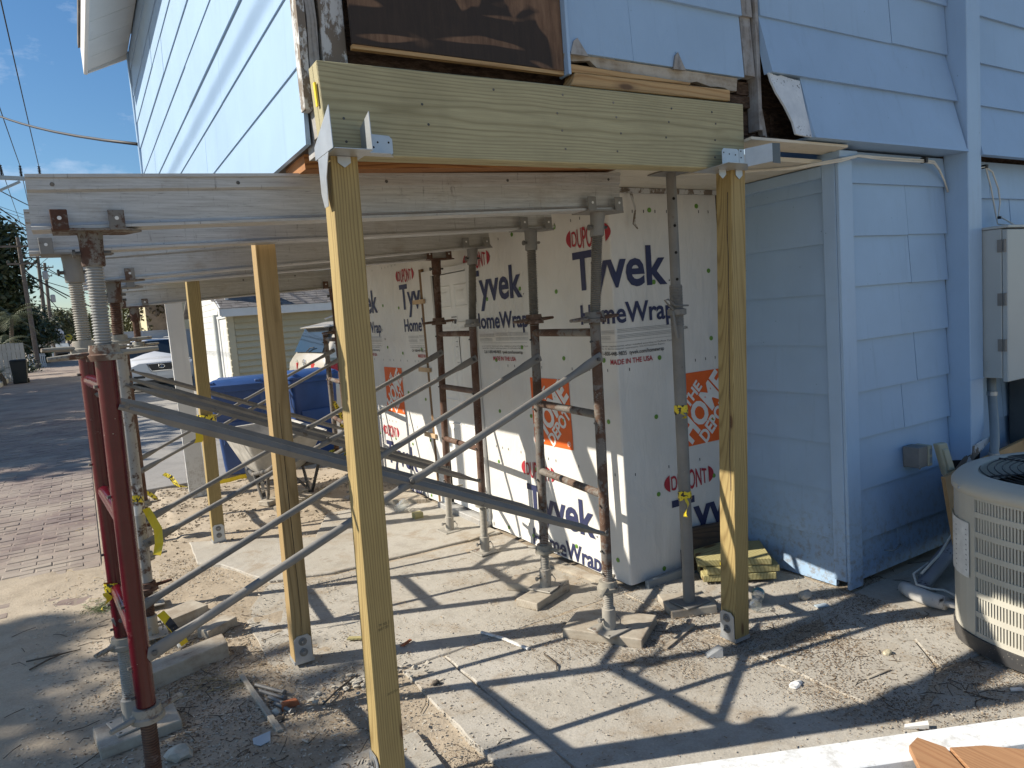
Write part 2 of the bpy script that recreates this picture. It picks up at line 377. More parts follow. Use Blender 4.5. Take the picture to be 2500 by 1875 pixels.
def alu():
    t = NT('scuffed_aluminium'); v = t.coord()
    lon = t.noise(t.coord((1.2, 30, 30)), 4, 6, 0.75)
    c = t.ramp(lon, [(0.25, (0.31,0.305,0.29)), (0.6, (0.50,0.495,0.485)), (0.8, (0.58,0.58,0.575))])
    sc = t.ramp(t.noise(t.coord((2.0, 60, 60)), 5, 4, 0.8), [(0.60, 0.0), (0.68, 0.8)])
    sm = t.ramp(t.noise(t.coord((9, 5, 1.2)), 6, 5, 0.8), [(0.60, 0.0), (0.70, 0.6)]); c = t.mix(sm, c, (0.12,0.115,0.105))
    c = t.mix(sc, c, (0.09,0.085,0.08))
    c = t.mix(t.ramp(t.noise(v, 6, 6, 0.7), [(0.55, 0.0), (0.75, 0.45)]), c, (0.26,0.20,0.13))
    t.col(c).set(t.ramp(lon, [(0.3, 0.62), (0.8, 0.42)]), 0.45); t.bump(lon, 0.2, 0.002); return t.m
MT['alu'] = alu()
MT['screw_dark'] = rusty('dark_grey_screw', (0.17,0.155,0.13), amount=0.25, metal=0.2, rough=0.6, specks=0.05)
MT['screw_grey'] = rusty('grey_screw', (0.36,0.36,0.35), amount=0.12, metal=0.35, rough=0.55, specks=0.1)
MT['screw_rust'] = rusty('rusty_screw', (0.20,0.13,0.10), amount=0.75, metal=0.1, specks=0.1)
MT['screw_pale'] = rusty('pale_dusty_screw', (0.36,0.34,0.30), amount=0.22, metal=0.1, specks=0.15, dust=0.5)
MT['red_frame'] = rusty('dark_red_enamel', (0.075,0.0015,0.006), amount=0.10, rough=0.2, specks=0.12, dust=0.02, rust=(0.10,0.02,0.02))
MT['grey_frame'] = rusty('grey_chipped_enamel', (0.37,0.355,0.325), amount=0.42, specks=0.3, dust=0.3)
MT['white_frame'] = rusty('white_band_enamel', (0.66,0.65,0.62), amount=0.35, specks=0.1, dust=0.2)
MT['rust_frame'] = rusty('rust_brown_frame', (0.11,0.06,0.042), amount=0.60, rust=(0.085,0.036,0.02), specks=0.6)
MT['rustgrey_frame'] = rusty('grey_and_rust_frame', (0.15,0.135,0.12), amount=0.55, rust=(0.085,0.04,0.022), specks=0.7)
MT['head_rust'] = rusty('rusted_head', (0.17,0.16,0.145), amount=0.55, specks=0.1, rust=(0.07,0.03,0.018))
MT['cast'] = rusty('cast_nut', (0.27,0.255,0.215), amount=0.34, specks=0.1, dust=0.35)
MT['tape'] = plain('yellow_tape', (0.75,0.56,0.02), 0.4, var=0.1)
def tapem():
    t = NT('yellow_black_tape'); v = t.coord()
    n = t.ramp(t.noise(v, 60, 1), [(0.52, 0.0), (0.56, 1.0)])
    t.col(t.mix(n, (0.75,0.58,0.03), (0.02,0.02,0.015))).set(0.4); return t.m
MT['tape_bk'] = tapem()
def ground(name, a, b, c, sc=1.0, bump=0.5, peb=0.35, darkc=(0.20,0.16,0.11), dirt=None):
    t = NT(name); v = t.coord(rnd=False, world=True)
    big = t.noise(v, 0.9 * sc, 6, 0.6); mid = t.noise(v, 7 * sc, 6, 0.65); fine = t.noise(v, 90 * sc, 4, 0.6)
    col = t.ramp(big, [(0.3, a), (0.5, b), (0.72, c)])
    col = t.mix(t.ramp(mid, [(0.50, 0.0), (0.78, 0.5)]), col, tuple(x * 0.62 for x in a))
    col = t.mix(0.45, col, t.ramp(fine, [(0.25, 0.45), (0.75, 1.0)]), 'MULTIPLY')
    vo = t.n('ShaderNodeTexVoronoi'); vo.inputs['Scale'].default_value = 75 * sc; t.l(v, vo.inputs['Vector'])
    sp = t.math('MULTIPLY', t.ramp(vo.outputs['Distance'], [(0.10, 1.0), (0.24, 0.0)]), t.ramp(t.noise(v, 4.5 * sc, 4, 0.7), [(0.50, 0.0), (0.62, 1.0)]))
    col = t.mix(t.math('MULTIPLY', sp, peb * 2), col, darkc)
    if dirt:
        dm = t.ramp(t.noise(v, 2.3 * sc, 8, 0.72, 0.6), [(0.52, 0.0), (0.66, 0.75)])
        col = t.mix(dm, col, t.mix(0.5, dirt, t.ramp(fine, [(0.25, 0.5), (0.75, 1.0)]), 'MULTIPLY'))
        st = t.ramp(t.noise(v, 5.5 * sc, 7, 0.75), [(0.58, 0.0), (0.70, 0.55)]); col = t.mix(st, col, (0.17,0.135,0.10))
    t.col(col).set(0.95)
    t.bump(t.math('ADD', t.math('ADD', t.math('MULTIPLY', mid, 1.0), t.math('MULTIPLY', fine, 0.35)), t.math('MULTIPLY', sp, 0.4)), bump, 0.02); return t.m
MT['sand'] = ground('sandy_soil', (0.33,0.265,0.19), (0.43,0.36,0.27), (0.50,0.43,0.34))
MT['conc'] = ground('dusty_concrete', (0.355,0.32,0.265), (0.445,0.415,0.36), (0.50,0.475,0.43), 1.25, 0.30, 0.40, dirt=(0.33,0.265,0.19))
MT['drive'] = ground('driveway_concrete', (0.25,0.24,0.225), (0.30,0.285,0.265), (0.34,0.325,0.30), 0.6, 0.15, 0.2)
MT['soil'] = ground('dark_soil', (0.10,0.075,0.05), (0.16,0.12,0.085), (0.24,0.19,0.14), 1.4, 0.9, 0.6, (0.04,0.03,0.02))
MT['mortar'] = ground('road_bed', (0.14,0.115,0.10), (0.20,0.165,0.14), (0.28,0.23,0.185), 1.0, 0.4)
def brickm(name, far=False):
    t = NT(name); v = t.coord(rnd=False, world=True)
    oi = t.n('ShaderNodeObjectInfo')
    base = t.ramp(oi.outputs['Random'], [(0.0, (0.14,0.10,0.093)), (0.5, (0.18,0.135,0.125)), (1.0, (0.22,0.175,0.16))])
    c = t.mix(0.5, base, t.ramp(t.noise(v, 22, 5, .65), [(0.25, 0.55), (0.75, 1.0)]), 'MULTIPLY')
    if far:
        b = t.n('ShaderNodeTexBrick'); b.inputs['Scale'].default_value = 1.0; b.inputs['Brick Width'].default_value = 0.21; b.inputs['Row Height'].default_value = 0.105; b.inputs['Mortar Size'].default_value = 0.008
        b.inputs['Color1'].default_value = (0.17,0.12,0.11,1); b.inputs['Color2'].default_value = (0.25,0.185,0.165,1); b.inputs['Mortar'].default_value = (0.24,0.19,0.15,1); t.l(v, b.inputs['Vector'])
        c = t.mix(0.5, b.outputs['Color'], t.ramp(t.noise(v, 22, 5, .65), [(0.25, 0.55), (0.75, 1.0)]), 'MULTIPLY')
    c = t.mix(t.ramp(t.noise(v, 1.1, 6, 0.65), [(0.36, 0.05), (0.68, 0.8)]), c, (0.36,0.31,0.25))
    t.col(c).set(0.9); t.bump(t.noise(v, 50, 4), 0.3, 0.004); return t.m
MT['brick'] = brickm('brick_paver'); MT['brick_far'] = brickm('brick_paving_far', True)
def leafm(name, a, b):
    t = NT(name); v = t.coord(rnd=False, world=True)
    t.col(t.ramp(t.noise(v, 1.2, 4, .7), [(0.3, a), (0.7, b)])).set(0.55); t.b.inputs['Subsurface Weight'].default_value = 0.0; return t.m
MT['leaf'] = leafm('dark_green_leaves', (0.014,0.025,0.008), (0.034,0.056,0.018)); MT['leaf2'] = leafm('olive_leaves', (0.05,0.06,0.018), (0.115,0.125,0.045)); MT['frond'] = leafm('palm_frond', (0.035,0.05,0.018), (0.10,0.115,0.045)); MT['ivy'] = leafm('dry_ivy', (0.05,0.035,0.02), (0.08,0.085,0.03))
MT['bark'] = plain('bark', (0.10,0.085,0.07), 0.95, var=0.35, vs=14, bump=0.6, bs=20)
MT['pole'] = plain('weathered_pole', (0.13,0.11,0.095), 0.9, var=0.25, vs=10)
MT['cable_bk'] = plain('black_cable', (0.015,0.015,0.018), 0.6); MT['cable_wh'] = plain('white_cable', (0.60,0.58,0.52), 0.5)
MT['carwhite'] = plain('white_car_paint', (0.62,0.63,0.64), 0.15, var=0.02); MT['champ'] = plain('champagne_car_paint', (0.57,0.52,0.44), 0.22, metal=0.25, var=0.03)
MT['glass'] = NT('dark_glass').col((0.012,0.018,0.025)).set(0.05, 0.0).m
MT['lamp_clear'] = plain('headlight_lens', (0.33,0.33,0.26), 0.12, var=0.25, vs=12); MT['lamp_red'] = plain('tail_lens', (0.42,0.012,0.015), 0.12, var=0.3, vs=18); MT['chrome'] = NT('chrome').col((0.75,0.76,0.78)).set(0.12, 1.0).m
MT['tyre'] = plain('tyre_rubber', (0.018,0.018,0.018), 0.85); MT['rim'] = plain('wheel_rim', (0.42,0.42,0.42), 0.35, 0.6)
MT['plastic_bk'] = plain('black_plastic', (0.02,0.02,0.022), 0.5)
MT['bin_blue'] = plain('blue_bin_plastic', (0.02,0.058,0.185), 0.42, var=0.16, vs=5, bump=0.05); MT['bin_dark'] = plain('dark_bin_plastic', (0.02,0.024,0.024), 0.6)
MT['barrow'] = plain('cement_stained_tray', (0.42,0.405,0.37), 0.85, var=0.25, vs=9, bump=0.3, bs=30)
MT['steel_dirty'] = rusty('dirty_black_steel', (0.06,0.06,0.06), amount=0.2, specks=0.3, dust=0.6)
MT['shingle'] = plain('grey_shingle', (0.135,0.125,0.12), 0.95, var=0.45, vs=4, bump=0.4, bs=120)
MT['acpaint'] = plain('beige_ac_paint', (0.48,0.46,0.395), 0.42, var=0.06, vs=4); MT['ac_dark'] = plain('ac_coil_dark', (0.035,0.035,0.033), 0.7); MT['ac_base'] = rusty('ac_black_base', (0.05,0.05,0.052), amount=0.05, specks=0.7, dust=0.2)
MT['panel'] = plain('grey_panel_paint', (0.40,0.43,0.43), 0.4, var=0.05, vs=3); MT['conduit'] = plain('grey_conduit', (0.20,0.23,0.25), 0.5); MT['beige'] = plain('beige_outlet_plastic', (0.36,0.35,0.26), 0.5)
MT['pipe_wh'] = rusty('dirty_white_insulation', (0.58,0.57,0.55), amount=0.22, rust=(0.03,0.03,0.03), specks=0.0, dust=0.2); MT['insul'] = rusty('torn_grey_insulation', (0.22,0.23,0.26), amount=0.3, rust=(0.02,0.02,0.02), specks=0.3, dust=0.2)
MT['metal_dark'] = plain('dark_metal_box', (0.07,0.08,0.085), 0.5)
MT['stone'] = plain('pale_stone', (0.46,0.42,0.35), 0.95, var=0.25, vs=20, bump=0.5, bs=40); MT['stone_dk'] = plain('dark_stone', (0.09,0.075,0.06), 0.95, var=0.3, vs=20)
MT['brickred'] = plain('red_brick_piece', (0.36,0.12,0.05), 0.9, var=0.25, vs=25, bump=0.4); MT['paper'] = plain('white_scrap', (0.68,0.68,0.66), 0.7, var=0.12, vs=30); MT['bluescrap'] = plain('pale_blue_scrap', (0.42,0.50,0.56), 0.5)
MT['chip'] = plain('wood_chips', (0.28,0.20,0.12), 0.9, var=0.5, vs=60); MT['chipd'] = plain('dark_wood_chips', (0.13,0.092,0.064), 0.95, var=0.5, vs=50); MT['straw'] = plain('dry_straw', (0.38,0.29,0.155), 0.9, var=0.3, vs=20)
MT['twig'] = plain('twig_bark', (0.10,0.08,0.06), 0.95, var=0.3, vs=30); MT['grass'] = leafm('grass_blades', (0.07,0.11,0.02), (0.13,0.17,0.04))
MT['fencewhite'] = plain('dull_white_fence', (0.50,0.50,0.49), 0.7, var=0.12, vs=3); MT['greyfence'] = plain('grey_fence_panel', (0.36,0.37,0.38), 0.6, var=0.05); MT['stucco'] = plain('cream_stucco', (0.58,0.53,0.36), 0.9, var=0.12, vs=5); MT['stucco_shaded'] = plain('tan_shaded_stucco', (0.30,0.25,0.21), 0.9, var=0.15, vs=5)  # second stucco is the cream one with shade put into its colour
MT['farwall'] = plain('far_blue_grey_wall', (0.16,0.19,0.24), 0.8); MT['navycar'] = plain('navy_car_paint', (0.03,0.04,0.10), 0.2); MT['green_print'] = plain('green_sign_print', (0.05,0.32,0.20), 0.6); MT['yellow_sign'] = plain('yellow_sign_face', (0.30,0.26,0.02), 0.6)
def bottle():
    t = NT('clear_plastic'); t.col((0.9,0.95,0.97)).set(0.04); t.b.inputs['Transmission Weight'].default_value = 0.85; t.b.inputs['IOR'].default_value = 1.12; t.b.inputs['Alpha'].default_value = 0.55; return t.m
MT['bottle'] = bottle(); MT['label_teal'] = plain('teal_label', (0.05,0.22,0.26), 0.4)
# ================================================================ SETTING
def rise(y): return 0.006 * max(0.0, y - 20.0)
def gz(x, y):
    """height of the bare ground"""
    h = 0.012 * nz(x, y, 1.3) + 0.010 * nz(x, y, 4.5, 3) + 0.005 * nz(x, y, 13, 5)
    edge = 5.75 + 0.55 * nz(x, 0, 1.6, 9) + 0.5 * min(0, x + 0.9)
    k = min(1, max(0, (y - edge) / 0.5))                       # sand thins out onto the brick road
    if x < 0.02: h = h * (1 - k) + (-0.012 if x > -0.26 else -0.055) * k
    elif y > 8.2: h = -0.04
    if 0.5 < x < 2.6 and 6.1 < y < 8.4: h += 0.035 * max(0, nz(x, y, 2.6, 2)) + 0.02
    if x > 0.9 and y < 6.0: h = h * 0.5 - (0.016 if 0.945 < x < 1.09 and y < 2.5 else 0.001)
    return h + rise(y)
def ground_sheet():
    m = M()
    def axis(lo, hi, d, ext):
        a = []; t = lo
        while t < hi: a.append(t); t += d
        a.append(hi); s = d; t = hi
        while t < ext[1]: s *= 1.35; t = t + s; a.append(t)
        s = d; t = lo; b = []
        while t > ext[0]: s *= 1.35; t = t - s; b.append(t)
        return b[::-1] + a
    xs = axis(-1.4, 4.4, 0.035, (-700, 700)); ys = axis(0.6, 9.2, 0.035, (-300, 1500))
    n = len(xs)
    for y in ys:
        for x in xs: m.v.append((x, y, gz(x, y)))
    for j in range(len(ys) - 1):
        for i in range(n - 1):
            m.f.append((j*n+i, j*n+i+1, (j+1)*n+i+1, (j+1)*n+i))
    struct('ground', m, MT['sand'], smooth=True, local=True, fix=False)
ground_sheet()

# ---- brick road (alley) : single pavers near, material far
def alley():
    m = M()
    ysl = [5.0, 14, 20] + [20 + 10 * k for k in range(1, 40)] + [430]
    for i in range(len(ysl) - 1):
        a, b = ysl[i], ysl[i+1]
        base = -0.030
        m.add([(-2.95, a, (-0.005 if a < 20 else 0.004) + rise(a)), (-0.05, a, (-0.005 if a < 20 else 0.004) + rise(a)), (-0.05, b, (-0.005 if a < 20 else 0.004) + rise(b)), (-2.95, b, (-0.005 if a < 20 else 0.004) + rise(b))], [(0,1,2,3)])
    road = struct('brick_road', m, MT['brick_far'], local=True)
    var = []
    for k in range(5):
        b = M(); w, d = 0.0985, 0.0475
        b.box(-w, w, -d, d, -0.04, 0.0)
        o = obj('brick', b, MT['brick'], road, bevel=0.006, local=True); var.append(o)
    spots = []
    rnd = random.Random(3); y = 5.15; r = 0
    while y < 20:
        x = -0.155 - (0.1 if r % 2 else 0.0)
        while x > -2.85:
            spots.append((x, y)); x -= 0.203
        y += 0.1; r += 1
    vis = [p for p in spots if p[0] > -0.25 - 0.085 * p[1] + 0.1]
    vis.sort(key=lambda p: p[1]); near = vis[:300]; rest = set(spots) - set(near)
    for i, (x, y) in enumerate(near):
        o = var[i % 5] if i < 5 else var[i % 5].copy()
        if i >= 5: COL.objects.link(o)
        o.parent = road
        o.location = (x + rnd.uniform(-.004, .004), y + rnd.uniform(-.003, .003), rnd.uniform(-.006, .003) - (0.012 if y < 5.9 else 0))
        o.rotation_euler = (rnd.uniform(-.03, .03), rnd.uniform(-.02, .02), rnd.uniform(-.03, .03))
    m2 = M()
    for x, y in rest:
        w, d = 0.0985, 0.0475; z = rnd.uniform(-.006, .003); a = rnd.uniform(-.02, .02)
        m2.add([(x-w, y-d-a*w, z-.03), (x+w, y-d+a*w, z-.03), (x+w, y+d+a*w, z-.03), (x-w, y+d-a*w, z-.03), (x-w+.005, y-d+.005-a*w, z), (x+w-.005, y-d+.005+a*w, z), (x+w-.005, y+d-.005+a*w, z), (x-w+.005, y+d-.005-a*w, z)],
               [(4,5,6,7), (0,1,5,4), (1,2,6,5), (2,3,7,6), (3,0,4,7)])
    stuff(obj('brick_rows', m2, MT['brick_far'], road))
    # concrete ribbon along the right side of the bricks, and the driveway beyond it
    m3 = M(); 
    for k in range(12):
        a = 7.9 + k * 3.2; m3.box(-0.035, 0.26, a, a + 3.19, -0.06 + rise(a), 0.012 + rise(a))
    struct('concrete_edging', m3, MT['drive'], bevel=0.008)
    m4 = M()
    for i, (x0, x1) in enumerate(((0.27, 2.6), (2.61, 5.2), (5.21, 9.0))):
        for k in range(7):
            a = 8.46 + k * 3.0; m4.box(x0, x1, a, a + 2.985, -0.08, 0.014 + rise(a) * 0.6)
    struct('concrete_driveway', m4, MT['drive'], bevel=0.006)
    m5 = M()
    for k in range(60):
        a = 36 + k * 3.0; m5.box(-3.25, -2.96, a, a + 2.98, -0.05 + rise(a), 0.20 + rise(a))
    tag(obj('kerb_wall', m5, MT['fencewhite'], bevel=0.02), 'low whitish kerb wall along the far left side of the brick alley', 'low wall')
alley()

# ---- patio slabs (each its own piece)
def slabs():
    base = M(); base.add([(0.5, 0.0, -0.04), (4.6, 0.0, -0.04), (4.6, 2.2, -0.04), (0.5, 2.2, -0.04)], [(0,1,2,3)])
    patio = struct('concrete_patio', base, MT['soil'])
    rnd = random.Random(11)
    def slab(poly, z, th=0.05):
        pts = []
        n = len(poly)
        for i in range(n):
            a = Vector(poly[i]); b = Vector(poly[(i+1) % n]); k = max(1, int((b - a).length / 0.09))
            for j in range(k):
                p = a.lerp(b, j / k); q = 0.006 if j else 0.002
                pts.append((p.x + rnd.uniform(-q, q), p.y + rnd.uniform(-q, q)))
        m = M(); m.extrude(pts, lambda u, v, t: (u, v, t), z - th, z)
        o = obj('slab', m, MT['conc'], patio, bevel=0.005)
    slab([(1.305,0.2),(2.40,0.2),(2.40,3.0),(1.305,3.0)], 0.006)
    slab([(1.088,0.2),(1.296,0.2),(1.296,3.0),(1.088,2.99)], 0.008)
    slab([(0.22,1.2),(0.90,1.25),(0.945,2.505),(0.62,2.515),(0.40,2.40),(0.2,2.1)], 0.010)
    slab([(0.66,3.02),(2.46,3.01),(2.46,4.40),(1.9,4.42),(1.2,4.46),(0.84,4.60),(0.62,4.2),(0.6,3.5)], 0.004)
    slab([(0.86,4.63),(1.22,4.49),(2.46,4.43),(2.46,5.9),(1.62,5.95),(1.36,5.35),(1.10,5.58),(0.55,5.98),(0.53,5.38),(0.66,5.22)], 0.016)
    slab([(2.408,2.135),(3.29,2.15),(3.29,2.99),(2.41,2.99)], 0.003)
    slab([(2.408,1.40),(2.86,1.555),(3.02,1.735),(2.755,1.985),(2.408,2.125)], 0.008)
    slab([(2.875,1.545),(3.6,1.42),(4.5,1.28),(4.5,2.2),(3.0,2.22),(2.77,1.99),(3.035,1.74)], 0.007)
    slab([(2.408,0.1),(3.4,0.1),(3.5,1.36),(2.88,1.515),(2.408,1.375)], 0.003)
slabs()

# ================================================================ HOUSE
house = thing('house', (2.5, 5.0, 0.0), 'pale blue two-storey house under repair with its overhanging upper corner propped up', 'house')
RB = random.Random(5)
def siding(part, fn, a0, a1, zs, ztop, mat, seg=1.2, lip=0.019, gap=0.0016):
    """fn(a, d, z): a along the wall, d outwards. one board object per piece"""
    zs = list(zs) + [ztop]
    for i in range(len(zs) - 1):
        z0, z1 = zs[i], zs[i+1]
        cuts = [a0]; t = a0 + RB.uniform(0.35, 1.0) * seg
        while t < a1 - 0.25:
            cuts.append(t); t += RB.uniform(0.75, 1.2) * seg
        cuts.append(a1)
        for j in range(len(cuts) - 1):
            p, q = cuts[j] + (gap if j else 0), cuts[j+1] - (gap if j < len(cuts) - 2 else 0)
            d = RB.uniform(0, 0.003); dz = RB.uniform(-0.003, 0.003)
            m = M()
            pts = []
            for zz, dd in ((z0 + dz, lip + d), (z1 + 0.012, 0.0015 + d)):
                pts += [fn(p, -0.004, zz), fn(q, -0.004, zz), fn(q, dd, zz), fn(p, dd, zz)]
            m.hexa(pts)
            obj('siding_board', m, mat, part)
# --- left face of the upper storey, x = 0.70
w = M().box(0.716, 0.80, 2.40, 7.63, 2.19, 4.26); uls = obj('upper_side_wall', w, MT['oldwood'], house)
siding(uls, lambda a, d, z: (0.714 - d, a, z), 2.352, 7.62, [2.185, 2.437, 2.672, 2.908, 3.143, 3.378, 3.612, 3.848, 4.082], 4.25, MT['blue'], 2.4, 0.0095)
obj('corner_trim', M().box(0.690, 0.74, 7.60, 7.66, 2.185, 4.25), MT['blue_trim'], uls, bevel=0.004)
# --- rotted corner: edge boards and studs laid bare
cb = M(); pts = []
RR = random.Random(2)
n = 16
for k in range(n + 1):
    z = 2.285 + (4.25 - 2.285) * k / n
    pts.append((2.298 + RR.uniform(-.008, .008), z))
m = M()
for k in range(n):
    y0, z0 = pts[k]; y1, z1 = pts[k+1]
    m.hexa([(0.697,y0,z0),(0.722,y0,z0),(0.722,2.352,z0),(0.697,2.352,z0),(0.697,y1,z1),(0.722,y1,z1),(0.722,2.352,z1),(0.697,2.352,z1)])
obj('siding_edge', m, MT['peel'], uls)
stud = M().box(0.728, 0.752, 2.345, 2.42, 2.15, 4.25); obj('corner_stud', stud, MT['oldwood_z'], house)
m = M(); prev = None
for k in range(9):
    z = 2.20 + 0.12 * k; x0 = 0.727 + RR.uniform(-.004, .006) ; x1 = 0.762 + RR.uniform(-.01, .008)
    cur = [(x0, 2.30 + RR.uniform(-.006,.006), z), (x1, 2.305, z), (x1, 2.345, z), (x0, 2.345, z)]
    if prev: m.hexa(prev + cur)
    prev = cur
obj('split_stud', m, MT['oldwood_z'], house)
obj('edge_board', M().box(0.772, 0.852, 2.302, 2.345, 2.43, 4.25), MT['peel'], house, bevel=0.003)
# --- upper front wall (y about 2.25)
w = M().box(0.80, 7.6, 2.345, 2.44, 2.30, 4.26); ufw = obj('upper_front_wall', w, MT['rot'], house)
def yf(z):
    if z >= 2.83: return 2.246
    if z >= 2.568: return 2.246 + (2.195 - 2.246) * (2.83 - z) / 0.262
    return 2.195 + (2.14 - 2.195) * (2.568 - z) / 0.283
flare = lambda a, d, z: (a, yf(z) - d + (0.02 if d < 0 else 0), z)
flat = lambda a, d, z: (a, 2.262 - d + (0.02 if d < 0 else 0), z)
siding(ufw, flat, 1.704, 2.665, [2.552, 2.816, 3.079, 3.342, 3.605, 3.868], 4.13, MT['blue'], 0.75)
siding(ufw, flat, 2.668, 2.733, [2.563, 2.821, 3.084, 3.347, 3.61, 3.872], 4.135, MT['oldwood_z'], 9)
siding(ufw, flare, 2.980, 4.302, [2.287], 2.568, MT['blue'], 9)
siding(ufw, flare, 2.768, 4.315, [2.568, 2.83, 3.092, 3.354, 3.616, 3.878], 4.14, MT['blue'], 1.5)
siding(ufw, flare, 4.465, 7.5, [2.275, 2.568, 2.83, 3.092, 3.354, 3.616, 3.878], 4.14, MT['blue'], 1.6)
obj('batten', M().box(2.744, 2.766, 2.235, 2.30, 2.33, 4.2), MT['oldwood_z'], ufw, bevel=0.002)
obj('skirt_trim', M().hexa([(2.985,2.118,2.283),(4.318,2.118,2.283),(4.318,2.30,2.288),(2.985,2.30,2.288),(2.985,2.122,2.296),(4.318,2.122,2.296),(4.318,2.30,2.30),(2.985,2.30,2.30)]), MT['blue_trim'], ufw)
# lower edge of the old sheathing, torn
m = M(); prev = None
for k in range(24):
    x = 1.69 + k * 0.041; z = 2.505 + 0.018 * nz(x, 0, 9) + (0.03 if k < 4 else 0); zt = 2.552 + (0.03 * max(0, 1 - abs(k - 3) / 3)) 
    cur = [(x, 2.262, z), (x, 2.285, z), (x, 2.285, zt), (x, 2.255, zt)]
    if prev: m.hexa([prev[0], cur[0], cur[1], prev[1], prev[3], cur[3], cur[2], prev[2]])
    prev = cur
obj('torn_sheathing', m, MT['torn'], ufw)
for (x, w_, h) in ((1.735, .06, .055), (2.255, .05, .062)):
    obj('torn_patch', M().extrude([(x-w_/2, 2.545), (x+w_*.9, 2.545), (x+w_*.1, 2.552+h), (x-w_*.2, 2.55+h*.8)], lambda u, v, t: (u, t, v), 2.236, 2.246), MT['oldwood_z'], ufw)
ply = M().box(0.858, 1.690, 2.262, 2.278, 2.488, 3.9); obj('plywood_panel', ply, MT['plywood'], ufw, bevel=0.002)
obj('plywood_edge', M().box(0.858, 1.688, 2.264, 2.285, 2.474, 2.487), MT['fir_side'], ufw)
obj('side_trim', M().box(1.6905, 1.7035, 2.236, 2.30, 2.47, 3.9), MT['blue_trim'], ufw, bevel=0.002)
# dark rotted rim behind the beam, and the hole right of it
rim = M()
for k in range(14):
    x = 2.56 + k * 0.026; a = RR.uniform(-.012, .012)
    rim.box(x, x + 0.0255, 2.30 + a, 2.346, 2.275 + abs(a), 2.425 + a)
obj('rotten_rim', rim, MT['rot'], ufw)
for (x0, x1, z0, z1) in ((2.60, 2.745, 2.44, 2.49), (2.66, 2.74, 2.495, 2.55), (2.36, 2.56, 2.50, 2.545)):
    obj('rotten_joist', M().box(x0, x1, 2.285, 2.346, z0, z1), MT['rot'], ufw)
obj('broken_lath', M().hexa([(2.800,2.26,2.30),(2.825,2.26,2.30),(2.825,2.285,2.30),(2.800,2.285,2.30),(2.755,2.25,2.43),(2.785,2.25,2.43),(2.785,2.275,2.43),(2.755,2.275,2.43)]), MT['oldwood_z'], ufw)
# white spotted board where the skirt is torn off
fl = [(2.764,2.570),(2.82,2.560),(2.845,2.566),(2.90,2.558),(2.972,2.552),(2.974,2.43),(2.982,2.32),(2.984,2.288),(2.90,2.292),(2.868,2.296),(2.862,2.35),(2.83,2.42),(2.79,2.48),(2.770,2.53)]
obj('bare_board', M().extrude(fl, lambda u, v, t: (u, t + (v - 2.568) * 0.19 + 0.02, v), 2.170, 2.180), MT['flash'], ufw)
# --- porch ceiling of boards
sof = obj('porch_ceiling', M().box(0.735, 3.32, 2.41, 7.6, 2.235, 2.26), MT['oldwood'], house)
x = 0.74; i = 0
for k in range(36):
    y0 = 2.30 + k * 0.149
    if y0 > 7.5: break
    x1 = 3.315
    xl = 0.716 if y0 > 2.4 else 2.60
    obj('ceiling_board', M().box(xl, x1 if y0 < 2.95 else 2.50, y0, y0 + 0.1475, 2.212 + RR.uniform(0, .003), 2.234), MT['soffit'], sof)
for k, (a, b) in enumerate(((2.165, 2.232), (2.234, 2.300))): obj('ceiling_board', M().hexa([(2.60,a,2.264),(3.288,a,2.264),(3.288,b,2.258),(2.60,b,2.258),(2.60,a,2.276),(3.288,a,2.276),(3.288,b,2.27),(2.60,b,2.27)]), MT['soffit'], sof)
for k in range(9):
    x = 2.62 + .03 * k; obj('rotten_splinter', M().hexa([(x,2.20+RR.uniform(-.01,.02),2.277),(x+.028,2.21,2.277),(x+.03,2.30,2.277),(x,2.30,2.277),(x+.004,2.22+RR.uniform(-.01,.02),2.285+RR.uniform(0,.02)),(x+.024,2.225,2.285+RR.uniform(0,.02)),(x+.026,2.30,2.30),(x,2.30,2.30+RR.uniform(0,.02))]), MT['rot'], ufw)
# --- lower front wall y = 2.24 and the recess side wall x = 3.31
lfw = obj('lower_front_wall', M().box(3.36, 7.5, 2.262, 2.34, 0.06, 2.262), MT['oldwood'], house)
low = lambda a, d, z: (a, 2.262 - d, z)
siding(lfw, low, 3.405, 4.314, [0.035, 0.245, 0.520, 0.795, 1.045, 1.316, 1.590, 1.850, 2.115], 2.262, MT['blue'], 1.0)
siding(lfw, low, 4.47, 7.4, [0.40, 0.70, 0.98, 1.26, 1.54, 1.82, 2.06], 2.262, MT['blue'], 0.9)
obj('skirt_board', M().box(4.47, 7.4, 2.215, 2.262, 0.30, 0.398), MT['blue_trim'], lfw, bevel=0.004)
rsw = obj('recess_side_wall', M().box(3.328, 3.40, 2.28, 3.10, 0.03, 2.21), MT['oldwood'], house)
siding(rsw, lambda a, d, z: (3.327 - d, a, z), 2.315, 3.03, [0.012, 0.268, 0.528, 0.783, 1.04, 1.30, 1.56, 1.82, 2.08], 2.21, MT['blue'], 6)
obj('corner_board', M().box(3.292, 3.405, 2.222, 2.2415, 0.012, 2.225), MT['blue_trim'], house, bevel=0.003)
obj('corner_board', M().box(3.292, 3.3115, 2.2435, 2.318, 0.05, 2.225), MT['blue_trim'], house, bevel=0.003)
obj('corner_cap', M().box(3.275, 3.42, 2.20, 2.33, 2.226, 2.262), MT['blue_trim'], house, bevel=0.004)
obj('frieze_board', M().box(3.294, 3.318, 2.32, 3.0, 2.15, 2.209), MT['blue_trim'], house, bevel=0.003)
